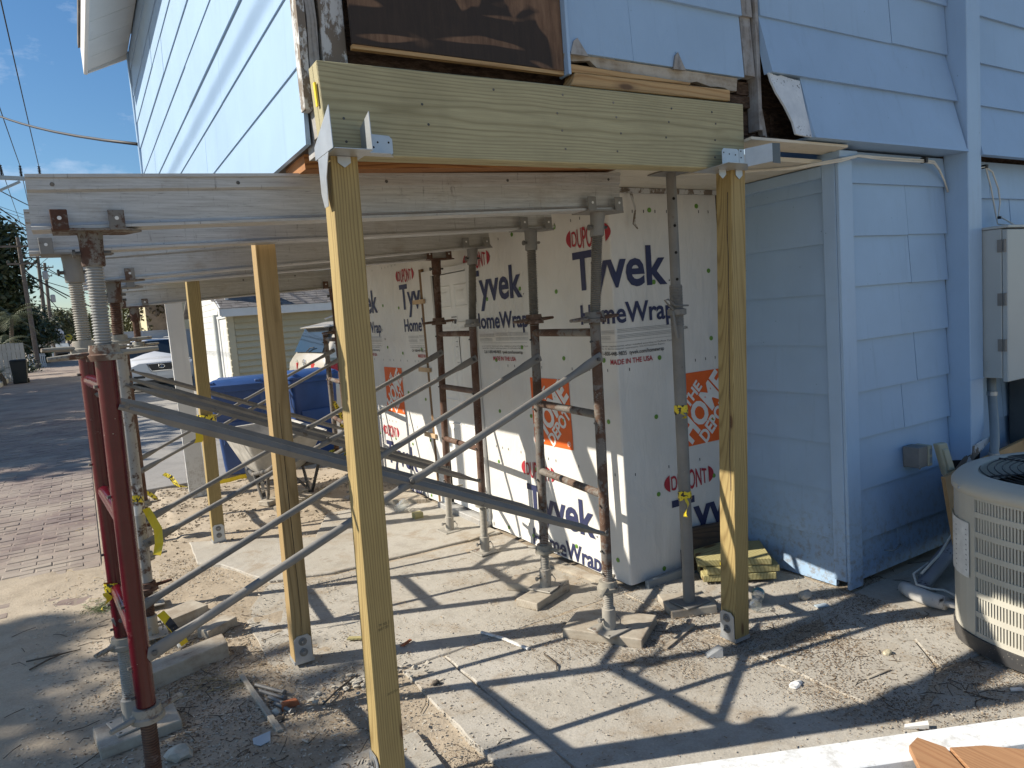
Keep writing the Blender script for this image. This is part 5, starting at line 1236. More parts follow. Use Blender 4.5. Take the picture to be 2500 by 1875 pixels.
# ================================================================ RIGHT SIDE: condenser, panel, pipes
ac = thing('air_conditioner', (3.50, 1.27, 0.0), 'beige round-cornered outdoor air conditioner with slotted sides, partly cut by the right edge', 'air conditioner')
R_AC = 0.455; CX, CY = 3.50, 1.27
def acp(th, r=R_AC, z=0.0):
    n = 5.0
    k = 1.0 / ((abs(math.cos(th)) ** n + abs(math.sin(th)) ** n) ** (1 / n)); k = 1 + (k - 1) * 0.28
    return (CX + r * k * math.cos(th), CY + r * k * math.sin(th), z)
def acring(m, prof, n=72):
    vs = [acp(2*PI*j/n, r, z) for r, z in prof for j in range(n)]; k = len(prof)
    m.add(vs, [(i*n+j, i*n+(j+1)%n, (i+1)*n+(j+1)%n, (i+1)*n+j) for i in range(k-1) for j in range(n)])
m = M(); acring(m, [(R_AC-.05, .02), (R_AC+.006, .02), (R_AC+.010, .085), (R_AC-.03, .085)]); obj('base_pan', m, MT['ac_base'], ac, smooth='auto')
m = M(); acring(m, [(R_AC-.10, .0), (R_AC-.02, .0), (R_AC-.02, .02), (R_AC-.10, .02)]); obj('concrete_pad', m, MT['conc'], ac)
m = M(); acring(m, [(R_AC-.030, .08), (R_AC-.030, .70)]); obj('coil', m, MT['ac_dark'], ac, smooth=True)
# rows of slotted grille: vertical bars between horizontal bands
zb = [.095, .185, .272, .358, .444, .53, .615, .69]
grill = M()
for i, z in enumerate(zb):
    acring(grill, [(R_AC-.018, z - .012), (R_AC, z - .012), (R_AC, z + .012), (R_AC-.018, z + .012)], 96)
obj('grille_bands', grill, MT['acpaint'], ac, smooth='auto')
bars = M(); NB = 222
for j in range(NB):
    th = 2*PI*j/NB; 
    if not (0.835*PI < th < 1.75*PI): continue
    a0, a1 = th - .0080, th + .0080
    for i in range(len(zb) - 1):
        z0, z1 = zb[i] + .011, zb[i+1] - .011
        p, q = acp(a0, R_AC - .002), acp(a1, R_AC - .002); pi_, qi = acp(a0, R_AC - .016), acp(a1, R_AC - .016)
        bars.hexa([p[:2]+(z0,), q[:2]+(z0,), qi[:2]+(z0,), pi_[:2]+(z0,), p[:2]+(z1,), q[:2]+(z1,), qi[:2]+(z1,), pi_[:2]+(z1,)])
stuff(obj('grille_slats', bars, MT['acpaint'], ac, fix=False))
m = M()
a0, a1 = math.radians(113), math.radians(149)
for k in range(6):
    b0, b1 = a0 + (a1 - a0) * k / 6, a0 + (a1 - a0) * (k + 1) / 6
    p, q = acp(b0, R_AC + .003), acp(b1, R_AC + .003); pi_, qi = acp(b0, R_AC - .02), acp(b1, R_AC - .02)
    m.hexa([p[:2]+(.09,), q[:2]+(.09,), qi[:2]+(.09,), pi_[:2]+(.09,), p[:2]+(.70,), q[:2]+(.70,), qi[:2]+(.70,), pi_[:2]+(.70,)])
cp = obj('corner_panel', m, MT['acpaint'], ac)
def onp(u, z, off=.005):
    th = a1 + (a0 - a1) * u; s = acp(th, R_AC + .003 + off); return s[:2] + (z,)
m = M(); m.grid(lambda a, b: onp(.08 + .80*a, .33 + .24*b), 8, 1); pl_ = obj('rating_label', m, MT['paper'], cp, fix=False)
m = M()
for k in range(9):
    for u0 in (.12, .5): m.add([onp(u0,.535-k*.022,.006), onp(u0+.28,.535-k*.022,.006), onp(u0+.28,.540-k*.022,.006), onp(u0,.540-k*.022,.006)], [(0,1,2,3)])
stuff(obj('label_print', m, MT['grey_ink'], cp, fix=False))
m = M(); acring(m, [(R_AC+.004, .690), (R_AC+.012, .700), (R_AC+.012, .722), (R_AC-.004, .742), (R_AC-.06, .758), (R_AC-.085, .757), (R_AC-.092, .735), (R_AC-.092, .66)], 96); obj('top_cover', m, MT['acpaint'], ac, smooth='auto')
for deg in (140, 195, 250, 305, 30, 85):
    pt = acp(math.radians(deg), R_AC + .012); obj('screw_head', M().lathe([(.007, 0), (.005, .004), (0, .004)], 10, (pt[0], pt[1], .711), (math.cos(math.radians(deg)), math.sin(math.radians(deg)), 0), caps=False), MT['galv_new'], ac)
m = M(); m.lathe([(R_AC-.094, .64), (.0, .64)], 40, (CX, CY, 0), caps=False); obj('fan_well', m, MT['black'], ac)
m = M()
for k in range(12):
    r = .075 + k * .0275
    m.tube([(CX + r*math.cos(t*PI/24), CY + r*math.sin(t*PI/24), .764 - .012*(k/12)**2) for t in range(49)], .0028, 5, caps=False)
for k in range(6):
    a = k*PI/3 + .35; m.tube([(CX + .06*math.cos(a), CY + .06*math.sin(a), .760), (CX + .30*math.cos(a), CY + .30*math.sin(a), .757), (CX + .40*math.cos(a), CY + .40*math.sin(a), .752)], .0042, 6)
obj('fan_guard', m, MT['plastic_bk'], ac, smooth=True)
obj('guard_hub', M().lathe([(.075, .752), (.075, .766), (.06, .772), (0, .772)], 24, (CX, CY, 0), caps=False), MT['acpaint'], ac, smooth='auto')
for k in range(4):
    a = k*PI/2 + .2; m = M(); m.hexa([(CX+.05*math.cos(a), CY+.05*math.sin(a), .66), (CX+.33*math.cos(a-.15), CY+.33*math.sin(a-.15), .655), (CX+.34*math.cos(a+.30), CY+.34*math.sin(a+.30), .70), (CX+.05*math.cos(a+.5), CY+.05*math.sin(a+.5), .69), (CX+.05*math.cos(a), CY+.05*math.sin(a), .663), (CX+.33*math.cos(a-.15), CY+.33*math.sin(a-.15), .658), (CX+.34*math.cos(a+.30), CY+.34*math.sin(a+.30), .703), (CX+.05*math.cos(a+.5), CY+.05*math.sin(a+.5), .693)]); obj('fan_blade', m, MT['ac_dark'], ac)
# electrical panel on the wall right of the chase
ep = thing('electrical_panel', (4.85, 2.10, 1.0), 'tall grey electrical panel box on the blue wall, cut by the right edge', 'electrical panel')
obj('box_body', M().box(4.475, 5.3, 2.035, 2.226, 1.005, 1.85), MT['panel'], ep, bevel=0.003)
dr = obj('door', M().box(4.478, 5.3, 2.005, 2.0335, 0.985, 1.845), MT['panel'], ep, bevel=0.004)
for z in (1.16, 1.42, 1.72): obj('hinge', M().lathe([(.008, 0), (.008, .07)], 8, (4.476, 2.018, z)).box(4.4705, 4.4745, 2.03, 2.055, z, z + .07), MT['galv'], ep, smooth='auto')
obj('top_flange', M().box(4.470, 5.31, 1.995, 2.24, 1.852, 1.868), MT['panel'], ep, bevel=0.003)
m = M()
for r in (.014, .024, .034): m.lathe([(r + .003, 0), (r + .002, .0016), (r - .002, .0016), (r - .003, 0)], 20, (4.4748, 2.13, 1.08), (-1, 0, 0), caps=False)
obj('knockout', m, MT['panel'], ep)
cn = thing('conduit', (4.6, 2.18, 0.5), 'dark grey flexible conduit curving from the electrical panel down behind the air conditioner', 'conduit')
m = M(); m.tube([(4.60,2.15,1.02),(4.60,2.15,.94),(4.57,2.13,.84),(4.50,2.09,.73),(4.44,2.06,.64),(4.40,2.05,.54),(4.39,2.02,.40),(4.36,1.98,.25)], .024, 12); obj('tube', m, MT['conduit'], cn, smooth=True)
for p in ((4.585,2.14,.90), (4.405,2.05,.57)): obj('clamp', M().tube([Vector(p) + Vector((0,0,-.012)), Vector(p) + Vector((0,0,.012))], .029, 12), MT['galv_new'], cn, smooth='auto')
tag(obj('meter_box', M().box(4.98, 5.4, 2.02, 2.228, .52, .97), MT['metal_dark'], bevel=0.006), 'dark metal box under the electrical panel at the right edge', 'metal box')
m = M().hexa([(3.79,1.93,.10),(5.2,2.05,.10),(5.2,2.07,.10),(3.79,1.95,.10),(3.79,2.0,.562),(5.2,2.14,.575),(5.2,2.16,.575),(3.79,2.02,.562)])
tag(obj('plywood_sheet', m, MT['plyclean']), 'tan plywood sheet standing behind the air conditioner', 'plywood')
ob = thing('outlet_box', (3.87, 2.24, .58), 'grey outdoor outlet box with its beige hinged cover hanging open on the blue wall', 'outlet box')
obj('metal_box', M().box(3.828, 3.915, 2.155, 2.2445, .578, .692), MT['galv'], ob, bevel=0.003)
for z in (.585, .685): obj('box_ear', M().lathe([(.009, 0), (.009, .004)], 10, (3.822, 2.15, z), (0, -1, 0)), MT['galv'], ob)
obj('receptacle', M().box(3.916, 3.955, 2.150, 2.235, .575, .690), MT['beige'], ob, bevel=0.004)
for z in (.592, .640): obj('socket_hole', M().box(3.925, 3.948, 2.1482, 2.1498, z, z + .032), MT['conduit'], ob)
m = M().hexa([(3.985,2.09,.515),(4.055,2.075,.522),(4.06,2.11,.522),(3.99,2.125,.515),(3.945,2.115,.700),(4.012,2.100,.700),(4.017,2.135,.70),(3.95,2.15,.70)]); cv = obj('cover', m, MT['beige'], ob, bevel=0.008, seg=2)
m = M().hexa([(3.993,2.082,.545),(4.038,2.072,.548),(4.04,2.09,.548),(3.995,2.10,.545),(3.968,2.098,.668),(4.008,2.089,.668),(4.012,2.11,.668),(3.972,2.118,.668)]); obj('cover_window', m, MT['beige'], cv, bevel=0.004)
# refrigerant lines
rl = thing('refrigerant_line', (3.6, 1.95, 0.1), 'bundle of insulated pipes from the chase to the air conditioner, with a white elbow', 'pipe')
m = M(); m.tube([(4.36,2.16,.52),(4.25,2.09,.42),(4.08,2.02,.32),(3.86,1.985,.20),(3.66,1.975,.115),(3.52,1.97,.062),(3.44,1.95,.05)], [.032,.034,.036,.038,.036,.033,.032], 10); obj('insulation', m, MT['insul'], rl, smooth=True)
m = M(); m.tube([(4.38,2.19,.50),(4.30,2.13,.34),(4.15,2.08,.26),(3.95,2.05,.17),(3.75,2.04,.10),(3.6,2.02,.06)], .022, 10); obj('thin_pipe', m, MT['insul'], rl, smooth=True)
m = M(); m.tube([(3.455,2.04,.045),(3.435,1.985,.042),(3.42,1.93,.042),(3.405,1.87,.045),(3.40,1.80,.05)], [.030,.037,.037,.036,.034], 12); obj('elbow', m, MT['pipe_wh'], rl, smooth=True)
m = M(); m.tube([(3.40,1.80,.05),(3.395,1.74,.055)], .015, 8); obj('copper_end', m, MT['pipe_wh'], rl, smooth=True)
m = M(); m.tube([(3.62,2.0,.14),(3.50,2.01,.11),(3.44,1.96,.085),(3.46,1.90,.075),(3.50,1.86,.07),(3.46,1.78,.075),(3.42,1.72,.085)], .006, 6); m.tube([(4.1,2.05,.40),(3.9,2.0,.27),(3.7,1.985,.17),(3.52,1.98,.115)], .007, 6); obj('thin_wire', m, MT['cable_wh'], rl, smooth=True)
# white cables under the skirt
cb = thing('cable_run', (3.6, 2.2, 2.2), 'two white cables stapled under the blue skirt and along the porch ceiling', 'cable')
for k, dz in enumerate((0, .010)):
    m = M(); m.tube([(2.62,2.62,2.206-dz*.2),(2.9,2.50,2.204-dz*.3),(3.14,2.36,2.203-dz*.5),(3.27,2.19,2.214-dz),(3.40,2.185,2.236-dz*.4),(3.62,2.195,2.238-dz),(3.85,2.20,2.240-dz),(4.02,2.205,2.243-dz),(4.12,2.205,2.240-dz),(4.20,2.22,2.205-dz*.5),(4.27,2.23,2.145),(4.315,2.235,2.085)], .0055, 6); obj('cable', m, MT['cable_wh'], cb, smooth=True)
obj('staple', M().box(4.015, 4.035, 2.19, 2.22, 2.228, 2.258), MT['cable_bk'], cb)
cb = thing('cable_run', (4.8, 2.2, 2.2), 'white cables drooping over the blue wall right of the pipe chase', 'cable')
m = M(); m.tube([(4.468,2.21,2.232),(4.53,2.205,2.216),(4.60,2.20,2.222),(4.66,2.20,2.230),(4.74,2.21,2.12),(4.80,2.215,1.98),(4.83,2.215,1.90),(4.84,2.1,1.87)], .005, 6); m.tube([(4.66,2.20,2.230),(4.75,2.205,2.205),(4.83,2.21,2.11),(4.86,2.215,2.03),(4.84,2.215,1.95),(4.86,2.12,1.87)], .005, 6); obj('cable', m, MT['cable_wh'], cb, smooth=True)
obj('clip', M().box(4.650, 4.672, 2.19, 2.22, 2.222, 2.242), MT['cable_bk'], cb); obj('clip', M().box(4.832, 4.85, 2.2, 2.225, 1.93, 1.945), MT['cable_bk'], cb)
# hose bib / twig on wall
m = M(); m.tube([(3.61,2.23,.155),(3.62,2.20,.155),(3.66,2.195,.157),(3.74,2.215,.158)], .005, 6); tag(obj('wire_stub', m, MT['conduit'], smooth=True), 'short bent wire stub sticking out low on the blue front wall', 'wire')

# ================================================================ GROUND CLUTTER
def piece(name, label, cat, m, mat, group=None, **k): return tag(obj(name, m, MT[mat], **k), label, cat, group)
def flatpoly(P, z, th): return M().extrude(P, lambda u, v, q: (u, v, z + q), 0, th)
b = thing('plastic_bottle', (2.82, 2.43, 0.01), 'crushed clear plastic bottle with a teal label lying right of the timber post', 'bottle', None, 0.62)
m = M(); m.tube([(-.105,0,.030),(-.10,0,.030),(-.085,.002,.031),(-.055,0,.028),(-.03,-.002,.025),(-.005,0,.029),(.03,0,.031),(.07,0,.031),(.088,0,.028),(.103,0,.015),(.110,0,.0125)], [.012,.028,.031,.027,.023,.028,.031,.031,.026,.0135,.0125], 16, flat=[(1, .93)]*11); obj('body', m, MT['bottle'], b, smooth='auto', local=True)
m = M(); m.tube([(.030,0,.031),(.072,0,.031)], .0322, 16, caps=False, flat=[(1,.94)]*2); obj('label', m, MT['label_teal'], b, smooth=True, local=True)
m = M(); m.tube([(.108,0,.0125),(.124,0,.0125)], .0145, 12); obj('cap', m, MT['white'], b, smooth='auto', local=True)
piece('stone', 'pale stone by the blue corner, behind the plastic bottle', 'stone', M().blob((3.065,2.33,.018), .036, 3, 2, (1.2,.8,.75)), 'stone')
piece('stone', 'yellowish crumb lying alone on the sunlit ground before the air conditioner', 'stone', M().blob((2.82,1.74,.012), .019, 8, 2, (1.1,.9,.9)), 'vinyl')
piece('stone', 'small dark stone on the slab right of the nearest post', 'stone', M().blob((1.155,2.775,.016), .018, 5, 2, (1.1,.8,.7)), 'stone_dk')
piece('stone', 'pale rock at the left base of the nearest dark red leg', 'stone', M().blob((.145,2.93,.02), .042, 12, 2, (1.1,.9,.8), .5), 'stone')
piece('stone', 'round white stone between the grey timbers at the left', 'stone', M().blob((.27,3.98,.02), .022, 14, 2), 'paper')
piece('stone', 'whitish stone stub beside the right end of the long sunlit timber', 'stone', M().blob((.435,3.72,.015), .026, 15, 2, (1.2,.8,.6)), 'stone')
piece('stone', 'grey rock left of the wood block under the dark red leg', 'stone', M().blob((-.10,2.98,.0), .035, 17, 2, (1.5,.8,.45), .6), 'stone')
piece('stone', 'dark rock in shade at the bottom left, beside the wood block', 'stone', M().blob((-.05,2.80,.0), .032, 19, 2, (1.2,.9,.6), .6), 'stone_dk')
piece('brick_piece', 'small piece of red brick on the sand right of the fallen bolts', 'brick', M().hexa([(.545,2.995,.004),(.625,3.005,.004),(.62,3.04,.004),(.55,3.035,.004),(.55,3.0,.034),(.618,3.008,.030),(.612,3.036,.030),(.553,3.03,.034)]), 'brickred', bevel=.003)
piece('stone', 'grey shard touching the red brick piece', 'stone', M().blob((.525,3.0,.01), .022, 22, 1, (1,1,.8), .5), 'stone')
piece('stone', 'dark angular shard in front of the red brick piece', 'stone', M().blob((.515,2.935,.008), .026, 23, 1, (1.1,.8,.7), .5), 'stone_dk')
sp_ = M(); sp_.hexa([(.455,3.43,.004),(.475,3.43,.004),(.515,2.84,.004),(.49,2.84,.004),(.455,3.43,.022),(.475,3.43,.022),(.515,2.84,.020),(.49,2.84,.020)]); piece('wood_strip', 'narrow wood strip lying beside the fallen grey bolts', 'wood strip', sp_, 'plank', bevel=.002)
for i, (x0, y0, x1, y1, lb) in enumerate(((.500,3.29,.585,3.14,'topmost'), (.505,3.22,.575,3.09,'second'), (.525,3.14,.575,3.02,'third'), (.535,3.07,.575,2.96,'lowest'))):
    bt_ = thing('anchor_bolt', (x0, y0, .015), lb + ' of the grey anchor bolts lying by the wood strip', 'bolt', 'grey anchor bolts on the sand')
    m = M(); m.tube([(x0,y0,.016),(x1,y1,.016)], .0085, 10); obj('shank', m, MT['galv'], bt_, smooth='auto')
    dd = (Vector((x1,y1,.016)) - Vector((x0,y0,.016))).normalized(); obj('nut', M().lathe([(.014, 0), (.014, .010)], 6, (x1, y1, .016), dd), MT['galv'], bt_)
m = M(); m.tube([(1.555,3.085,.012),(1.60,2.96,.014),(1.625,2.845,.014),(1.64,2.78,.014)], .0095, 8, flat=[(1,.8)]*4); piece('white_stick', 'white painted stick lying on the sunlit slab in mid picture', 'stick', m, 'white', smooth='auto')
m = M(); m.tube([(.41,2.02,.03),(.46,2.16,.05),(.53,2.24,.045),(.62,2.30,.035),(.70,2.32,.03)], [.016,.018,.017,.014,.006], 7, flat=[(1.5,.4)]*5); piece('bent_strip', 'long bent dark strip curling on the sand at the bottom, left of the nearest post', 'strip', m, 'plank', smooth='auto')
piece('wood_chunk', 'broken sunlit board end at the bottom edge beside the dark red leg', 'wood', M().hexa([(.16,2.42,.0),(.30,2.50,.0),(.27,2.60,.0),(.13,2.54,.0),(.16,2.42,.05),(.30,2.50,.045),(.27,2.60,.045),(.13,2.54,.05)]), 'plank', bevel=.004)
piece('paper_scrap', 'crumpled whitish scrap on the sand left of the nearest post', 'scrap', M().hexa([(.455,2.43,.01),(.52,2.47,.005),(.53,2.49,.005),(.47,2.47,.005),(.46,2.44,.028),(.52,2.48,.03),(.52,2.485,.032),(.475,2.46,.035)]), 'stone')
piece('plastic_scrap', 'pale blue flat scrap on the sand below the wood strip', 'scrap', flatpoly([(.40,2.86),(.47,2.87),(.455,2.80),(.415,2.79),(.395,2.82)], .010, .003), 'bluescrap')
piece('paper_scrap', 'white crumpled paper on the ground right of the brown timber debris', 'scrap', M().blob((2.315,1.82,.010), .026, 31, 2, (1.3,.8,.5), .7), 'paper')
piece('paper_scrap', 'torn white packet on the ground above the white board', 'scrap', M().hexa([(2.36,1.40,.008),(2.42,1.345,.008),(2.44,1.36,.008),(2.38,1.41,.008),(2.36,1.40,.014),(2.42,1.345,.026),(2.44,1.36,.028),(2.38,1.41,.013)]), 'paper')
piece('paper_scrap', 'white chip lying in the dirt joint near the right edge', 'scrap', flatpoly([(2.885,1.29),(2.925,1.262),(2.935,1.275),(2.90,1.30)], .01, .006), 'paper')
piece('plastic_scrap', 'pale blue scrap behind the pale stone by the blue corner', 'scrap', flatpoly([(2.99,2.20),(3.05,2.18),(3.06,2.21),(3.0,2.23)], .012, .006), 'bluescrap')
m = M(); m.tube([(2.57,1.67,.012),(2.64,1.665,.014),(2.70,1.655,.013)], [.003,.006,.003], 6, flat=[(1.4,.6)]*3); piece('wood_sliver', 'pale wood sliver on the sunlit ground before the air conditioner', 'wood sliver', m, 'plankx')
piece('metal_scrap', 'bent piece of sheet metal at the foot of the right timber post', 'metal scrap', M().hexa([(2.21,2.20,.008),(2.27,2.16,.008),(2.29,2.20,.008),(2.24,2.24,.008),(2.22,2.20,.01),(2.275,2.165,.05),(2.285,2.20,.048),(2.24,2.235,.012)]), 'galv_new')
m = M(); m.hexa([(2.13,2.365,.006),(2.40,2.455,.006),(2.40,2.475,.006),(2.12,2.385,.006),(2.13,2.365,.018),(2.40,2.455,.018),(2.40,2.475,.018),(2.12,2.385,.018)]); piece('wood_strip', 'thin wood strip between the thick pad and the steel prop foot', 'wood strip', m, 'plankx')
piece('plank', 'short dusty board end on the slab by the door frame', 'plank', M().hexa([(1.88,6.02,.01),(2.40,5.60,.01),(2.42,5.95,.01),(2.05,6.35,.01),(1.88,6.02,.055),(2.40,5.60,.055),(2.42,5.95,.055),(2.05,6.35,.055)]), 'plankx', bevel=.005)
piece('plastic_cup', 'crushed clear cup lying by the board end at the door', 'cup', M().lathe([(.032, 0), (.045, .11), (.044, .11), (.031, .003)], 14, (2.08,5.50,.04), (.8,.3,.25), caps=False), 'bottle')
piece('wood_piece', 'small yellowish wood offcut on the slab in front of the door', 'wood', M().box(2.12,2.19,5.20,5.27,.014,.06), 'pt_short')
m = M(); m.tube([(2.19,4.42,.02),(2.42,4.47,.02)], .008, 6, flat=[(1.6,.5)]*2); piece('wood_strip', 'little flat strip by the wrapped wall near the brown frame', 'wood strip', m, 'plankx')
m = M(); m.hexa([(2.32,3.70,.004),(2.36,3.70,.004),(2.47,3.16,.004),(2.40,3.16,.004),(2.32,3.70,.022),(2.36,3.70,.022),(2.47,3.16,.018),(2.40,3.16,.018)]); piece('wood_strip', 'pale wood strip along the foot of the wrapped side wall', 'wood strip', m, 'plankx')
piece('orange_sliver', 'small orange sliver on the sunlit slab', 'sliver', flatpoly([(1.18,3.20),(1.24,3.235),(1.235,3.25),(1.17,3.215)], .012, .006), 'brickred')
piece('wood_sliver', 'pale splinter on the slab behind the second timber post', 'wood sliver', flatpoly([(.98,3.46),(1.07,3.40),(1.085,3.415),(1.0,3.48)], .012, .008), 'pt_short')
m = M(); m.tube([(-.95,3.75,.01),(-.80,3.80,.02),(-.66,3.84,.012)], [.006,.012,.005], 6, flat=[(1.6,.5)]*3); piece('palm_piece', 'dark dried palm piece lying in the shade at the far left', 'palm piece', m, 'twig')
def debris_pile():
    r = random.Random(9); m = M()
    for k in range(110):
        x, y = .93 + r.gauss(0, .11), 3.02 + r.gauss(0, .04); m.blob((x, y, .008 + .012 * r.random()), r.uniform(.004, .013), k, 1, (1.4, .9, .7), .9)
    stuff(obj('plaster_rubble', m, MT['stone']))
debris_pile()
# dark trench debris / chips : uncountable litter
def scatter(name, mat, n, area, size, seed, dens=None, ht=.3, flatk=.35):
    r = random.Random(seed); m = M(); c = 0; tries = 0
    while c < n and tries < n * 30:
        tries += 1
        x, y = area(r)
        if dens and r.random() > dens(x, y): continue
        s = r.uniform(*size); a = r.uniform(0, PI); l = s * r.uniform(.7, 1.9) * (1 + (r.random() < .1)); w_ = s * r.uniform(.4, .9); t_ = s * flatk
        z = gz(x, y) + .001
        if 0.5 < x < 3.3 and y < 6: z = max(z, .010)
        if x < 0 and y > 6.2: z = .0
        ca, sa = math.cos(a), math.sin(a); tl = r.uniform(-.3, .3) * l
        P = []
        for (u, v, q) in ((-l,-w_,0), (l,-w_*.6,0), (l*.8,w_,0), (-l*.7,w_*.8,0)): P.append((x + u*ca - v*sa, y + u*sa + v*ca, z + max(0, tl * u / l)))
        T_ = [(p[0] + r.uniform(-.1,.1)*s, p[1], p[2] + t_) for p in P]
        m.add(P + T_, [(4,5,6,7), (0,1,5,4), (1,2,6,5), (2,3,7,6), (3,0,4,7)]); c += 1
    stuff(obj(name, m, MT[mat], fix=False))
def hot(spots):
    def f(x, y):
        v = 0.022
        for (a, b, s, k) in spots: v += k * math.exp(-((x-a)**2 + (y-b)**2) / (2*s*s))
        return v * (0.5 + 0.9 * max(0, nz(x, y, 5, 3) + .35))
    return f
H1 = hot([(2.12,2.42,.16,1.0),(2.30,2.55,.22,.9),(2.55,2.10,.10,1.2),(2.62,1.92,.13,1.0),(2.45,2.12,.09,1.2),(2.75,2.05,.14,1),(2.4,1.75,.12,.7),(1.9,2.75,.2,.6),(2.9,1.45,.10,.9),(3.0,1.36,.12,.8),(2.65,1.40,.12,.6),(3.55,2.05,.25,1.2),(3.3,2.1,.2,.6),(1.0,2.2,.06,1.2),(1.0,1.9,.06,1.2),(2.45,1.5,.1,.7)])
H2 = hot([(.35,3.3,.25,.8),(.3,2.9,.2,.7),(.15,3.6,.2,.8),(.25,4.1,.2,.8),(.5,3.5,.12,.5),(.6,2.6,.25,.4),(.8,3.0,.15,.6),(.5,5.3,.25,.4),(.35,7.9,.3,.7),(1.1,4.7,.1,.5)])
near = lambda r: (r.uniform(.95, 3.6), r.uniform(1.1, 3.1)); left_ = lambda r: (r.uniform(-.4, 1.2), r.uniform(2.2, 5.6)); porch = lambda r: (r.uniform(1.0, 2.45), r.uniform(2.9, 5.6))
scatter('mulch_chips', 'chipd', 15000, near, (.0011, .0030), 1, H1)
scatter('saw_chips', 'chip', 9000, near, (.0010, .0027), 2, H1)
scatter('pale_grit', 'stone', 4500, near, (.0010, .0032), 3, lambda x, y: .3 + H1(x, y), flatk=.6)
scatter('left_chips', 'chip', 4500, left_, (.0013, .0042), 4, H2); scatter('left_grit', 'stone', 5500, left_, (.0013, .0050), 5, lambda x, y: .25 + H2(x, y), flatk=.6); scatter('left_litter', 'chipd', 3500, left_, (.0014, .0042), 6, H2)
scatter('slab_grit', 'chip', 1500, porch, (.0011, .0034), 7, lambda x, y: max(0, .35 + nz(x, y, 3, 1)), flatk=.5); scatter('slab_crumbs', 'stone', 1300, porch, (.0010, .0034), 8, lambda x, y: max(0, .35 + nz(x, y, 3, 6)), flatk=.5)
sandy = lambda r: (r.uniform(.3, 2.4), r.uniform(5.6, 8.3))
scatter('sand_clods', 'sand', 1100, sandy, (.003, .012), 12, lambda x, y: max(0, .3 + nz(x, y, 2.5, 1)), flatk=.8); scatter('sand_litter', 'chip', 600, sandy, (.002, .006), 13)
def straws(name, mat, n, spots, L, seed, r0=.0011):
    r = random.Random(seed); m = M()
    for k in range(n):
        a, b, s = spots[r.randrange(len(spots))]; x, y = a + r.gauss(0, s), b + r.gauss(0, s); an = r.uniform(0, PI*2); l = r.uniform(*L); z = max(gz(x, y), .0) + .004
        q = r.uniform(-.5, .5)
        m.tube([(x, y, z), (x + l*.5*math.cos(an), y + l*.5*math.sin(an), z + r.uniform(.0, .012)), (x + l*math.cos(an+q), y + l*math.sin(an+q), z + .001)], r0, 4, caps=False)
    stuff(obj(name, m, MT[mat], fix=False))
straws('dry_straw', 'straw', 320, [(.40,3.40,.05),(.30,3.5,.10),(.15,3.7,.12),(.35,3.98,.08),(.12,5.1,.18),(.05,5.6,.2),(.25,7.2,.25),(.45,8.0,.2),(1.5,4.6,.3)], (.03, .10), 3)
straws('twigs', 'twig', 260, [(.3,3.6,.15),(.2,3.3,.15),(.45,3.9,.12),(.6,2.5,.2),(.1,2.7,.2),(-.15,3.4,.2),(2.55,2.15,.10),(2.6,1.9,.14),(2.9,1.45,.14),(2.7,1.42,.12),(2.25,2.45,.12),(3.6,2.05,.15),(-.35,4.6,.3),(1.0,2.1,.1)], (.03, .13), 4, .0018)
straws('grass_tuft', 'grass', 150, [(-.06,4.92,.05),(-.03,5.0,.07)], (.03, .07), 6, .0012)
for k, P in enumerate(([(.70,2.93,.012),(.78,2.99,.02),(.86,3.05,.016),(.905,3.08,.013)], [(1.67,2.69,.012),(1.66,2.62,.016),(1.655,2.57,.016),(1.63,2.53,.012)], [(-.42,4.35,.01),(-.30,4.30,.022),(-.18,4.32,.01)], [(-.40,4.22,.012),(-.32,4.27,.02),(-.24,4.32,.014)])):
    m = M(); m.tube(P, [.0045] * (len(P) - 1) + [.002], 6); tag(obj('twig', m, MT['twig'], smooth=True), ('dark twig on the sand by the second timber post', 'thin bent twig lying on the sunlit slab right of the white stick', 'longer dark twig on the sand by the brick road', 'shorter dark twig crossing the longer one by the brick road')[k], 'twig')
# ================================================================ WHEELBARROW
wb = thing('wheelbarrow', (1.48, 6.98, 0.02), 'cement-stained grey wheelbarrow with black legs standing on the sand before the blue bins', 'wheelbarrow', None, 0.12)
m = M()
def ringp(hx, y0, y1, z0, z1, r=.08, n=4):
    P = []
    for (cx, cy, a0) in ((hx-r, y0+r, -PI/2), (hx-r, y1-r, 0), (-hx+r, y1-r, PI/2), (-hx+r, y0+r, PI)):
        for k in range(n + 1):
            a = a0 + (PI/2) * k / n; x, y = cx + r*math.cos(a), cy + r*math.sin(a); P.append((x, y, z0 + (z1 - z0) * (y - y0) / (y1 - y0)))
    return P
rings = [ringp(.18, -.16, .30, .235, .26, .10), ringp(.235, -.24, .38, .30, .33, .10), ringp(.30, -.33, .48, .45, .50, .10), ringp(.355, -.42, .56, .60, .645, .09), ringp(.380, -.45, .585, .605, .65, .09), ringp(.380, -.45, .585, .590, .635, .09), ringp(.345, -.41, .55, .592, .635, .09), ringp(.285, -.32, .465, .45, .50, .10), ringp(.175, -.155, .295, .245, .27, .10)]
n = len(rings[0]); m.v = [p for r in rings for p in r]
for i in range(len(rings) - 1):
    for j in range(n): m.f.append((i*n+j, i*n+(j+1)%n, (i+1)*n+(j+1)%n, (i+1)*n+j))
m.f.append(tuple(range(n))[::-1]); m.f.append(tuple((len(rings)-1)*n + j for j in range(n))); obj('tray', m, MT['barrow'], wb, smooth='auto', local=True)
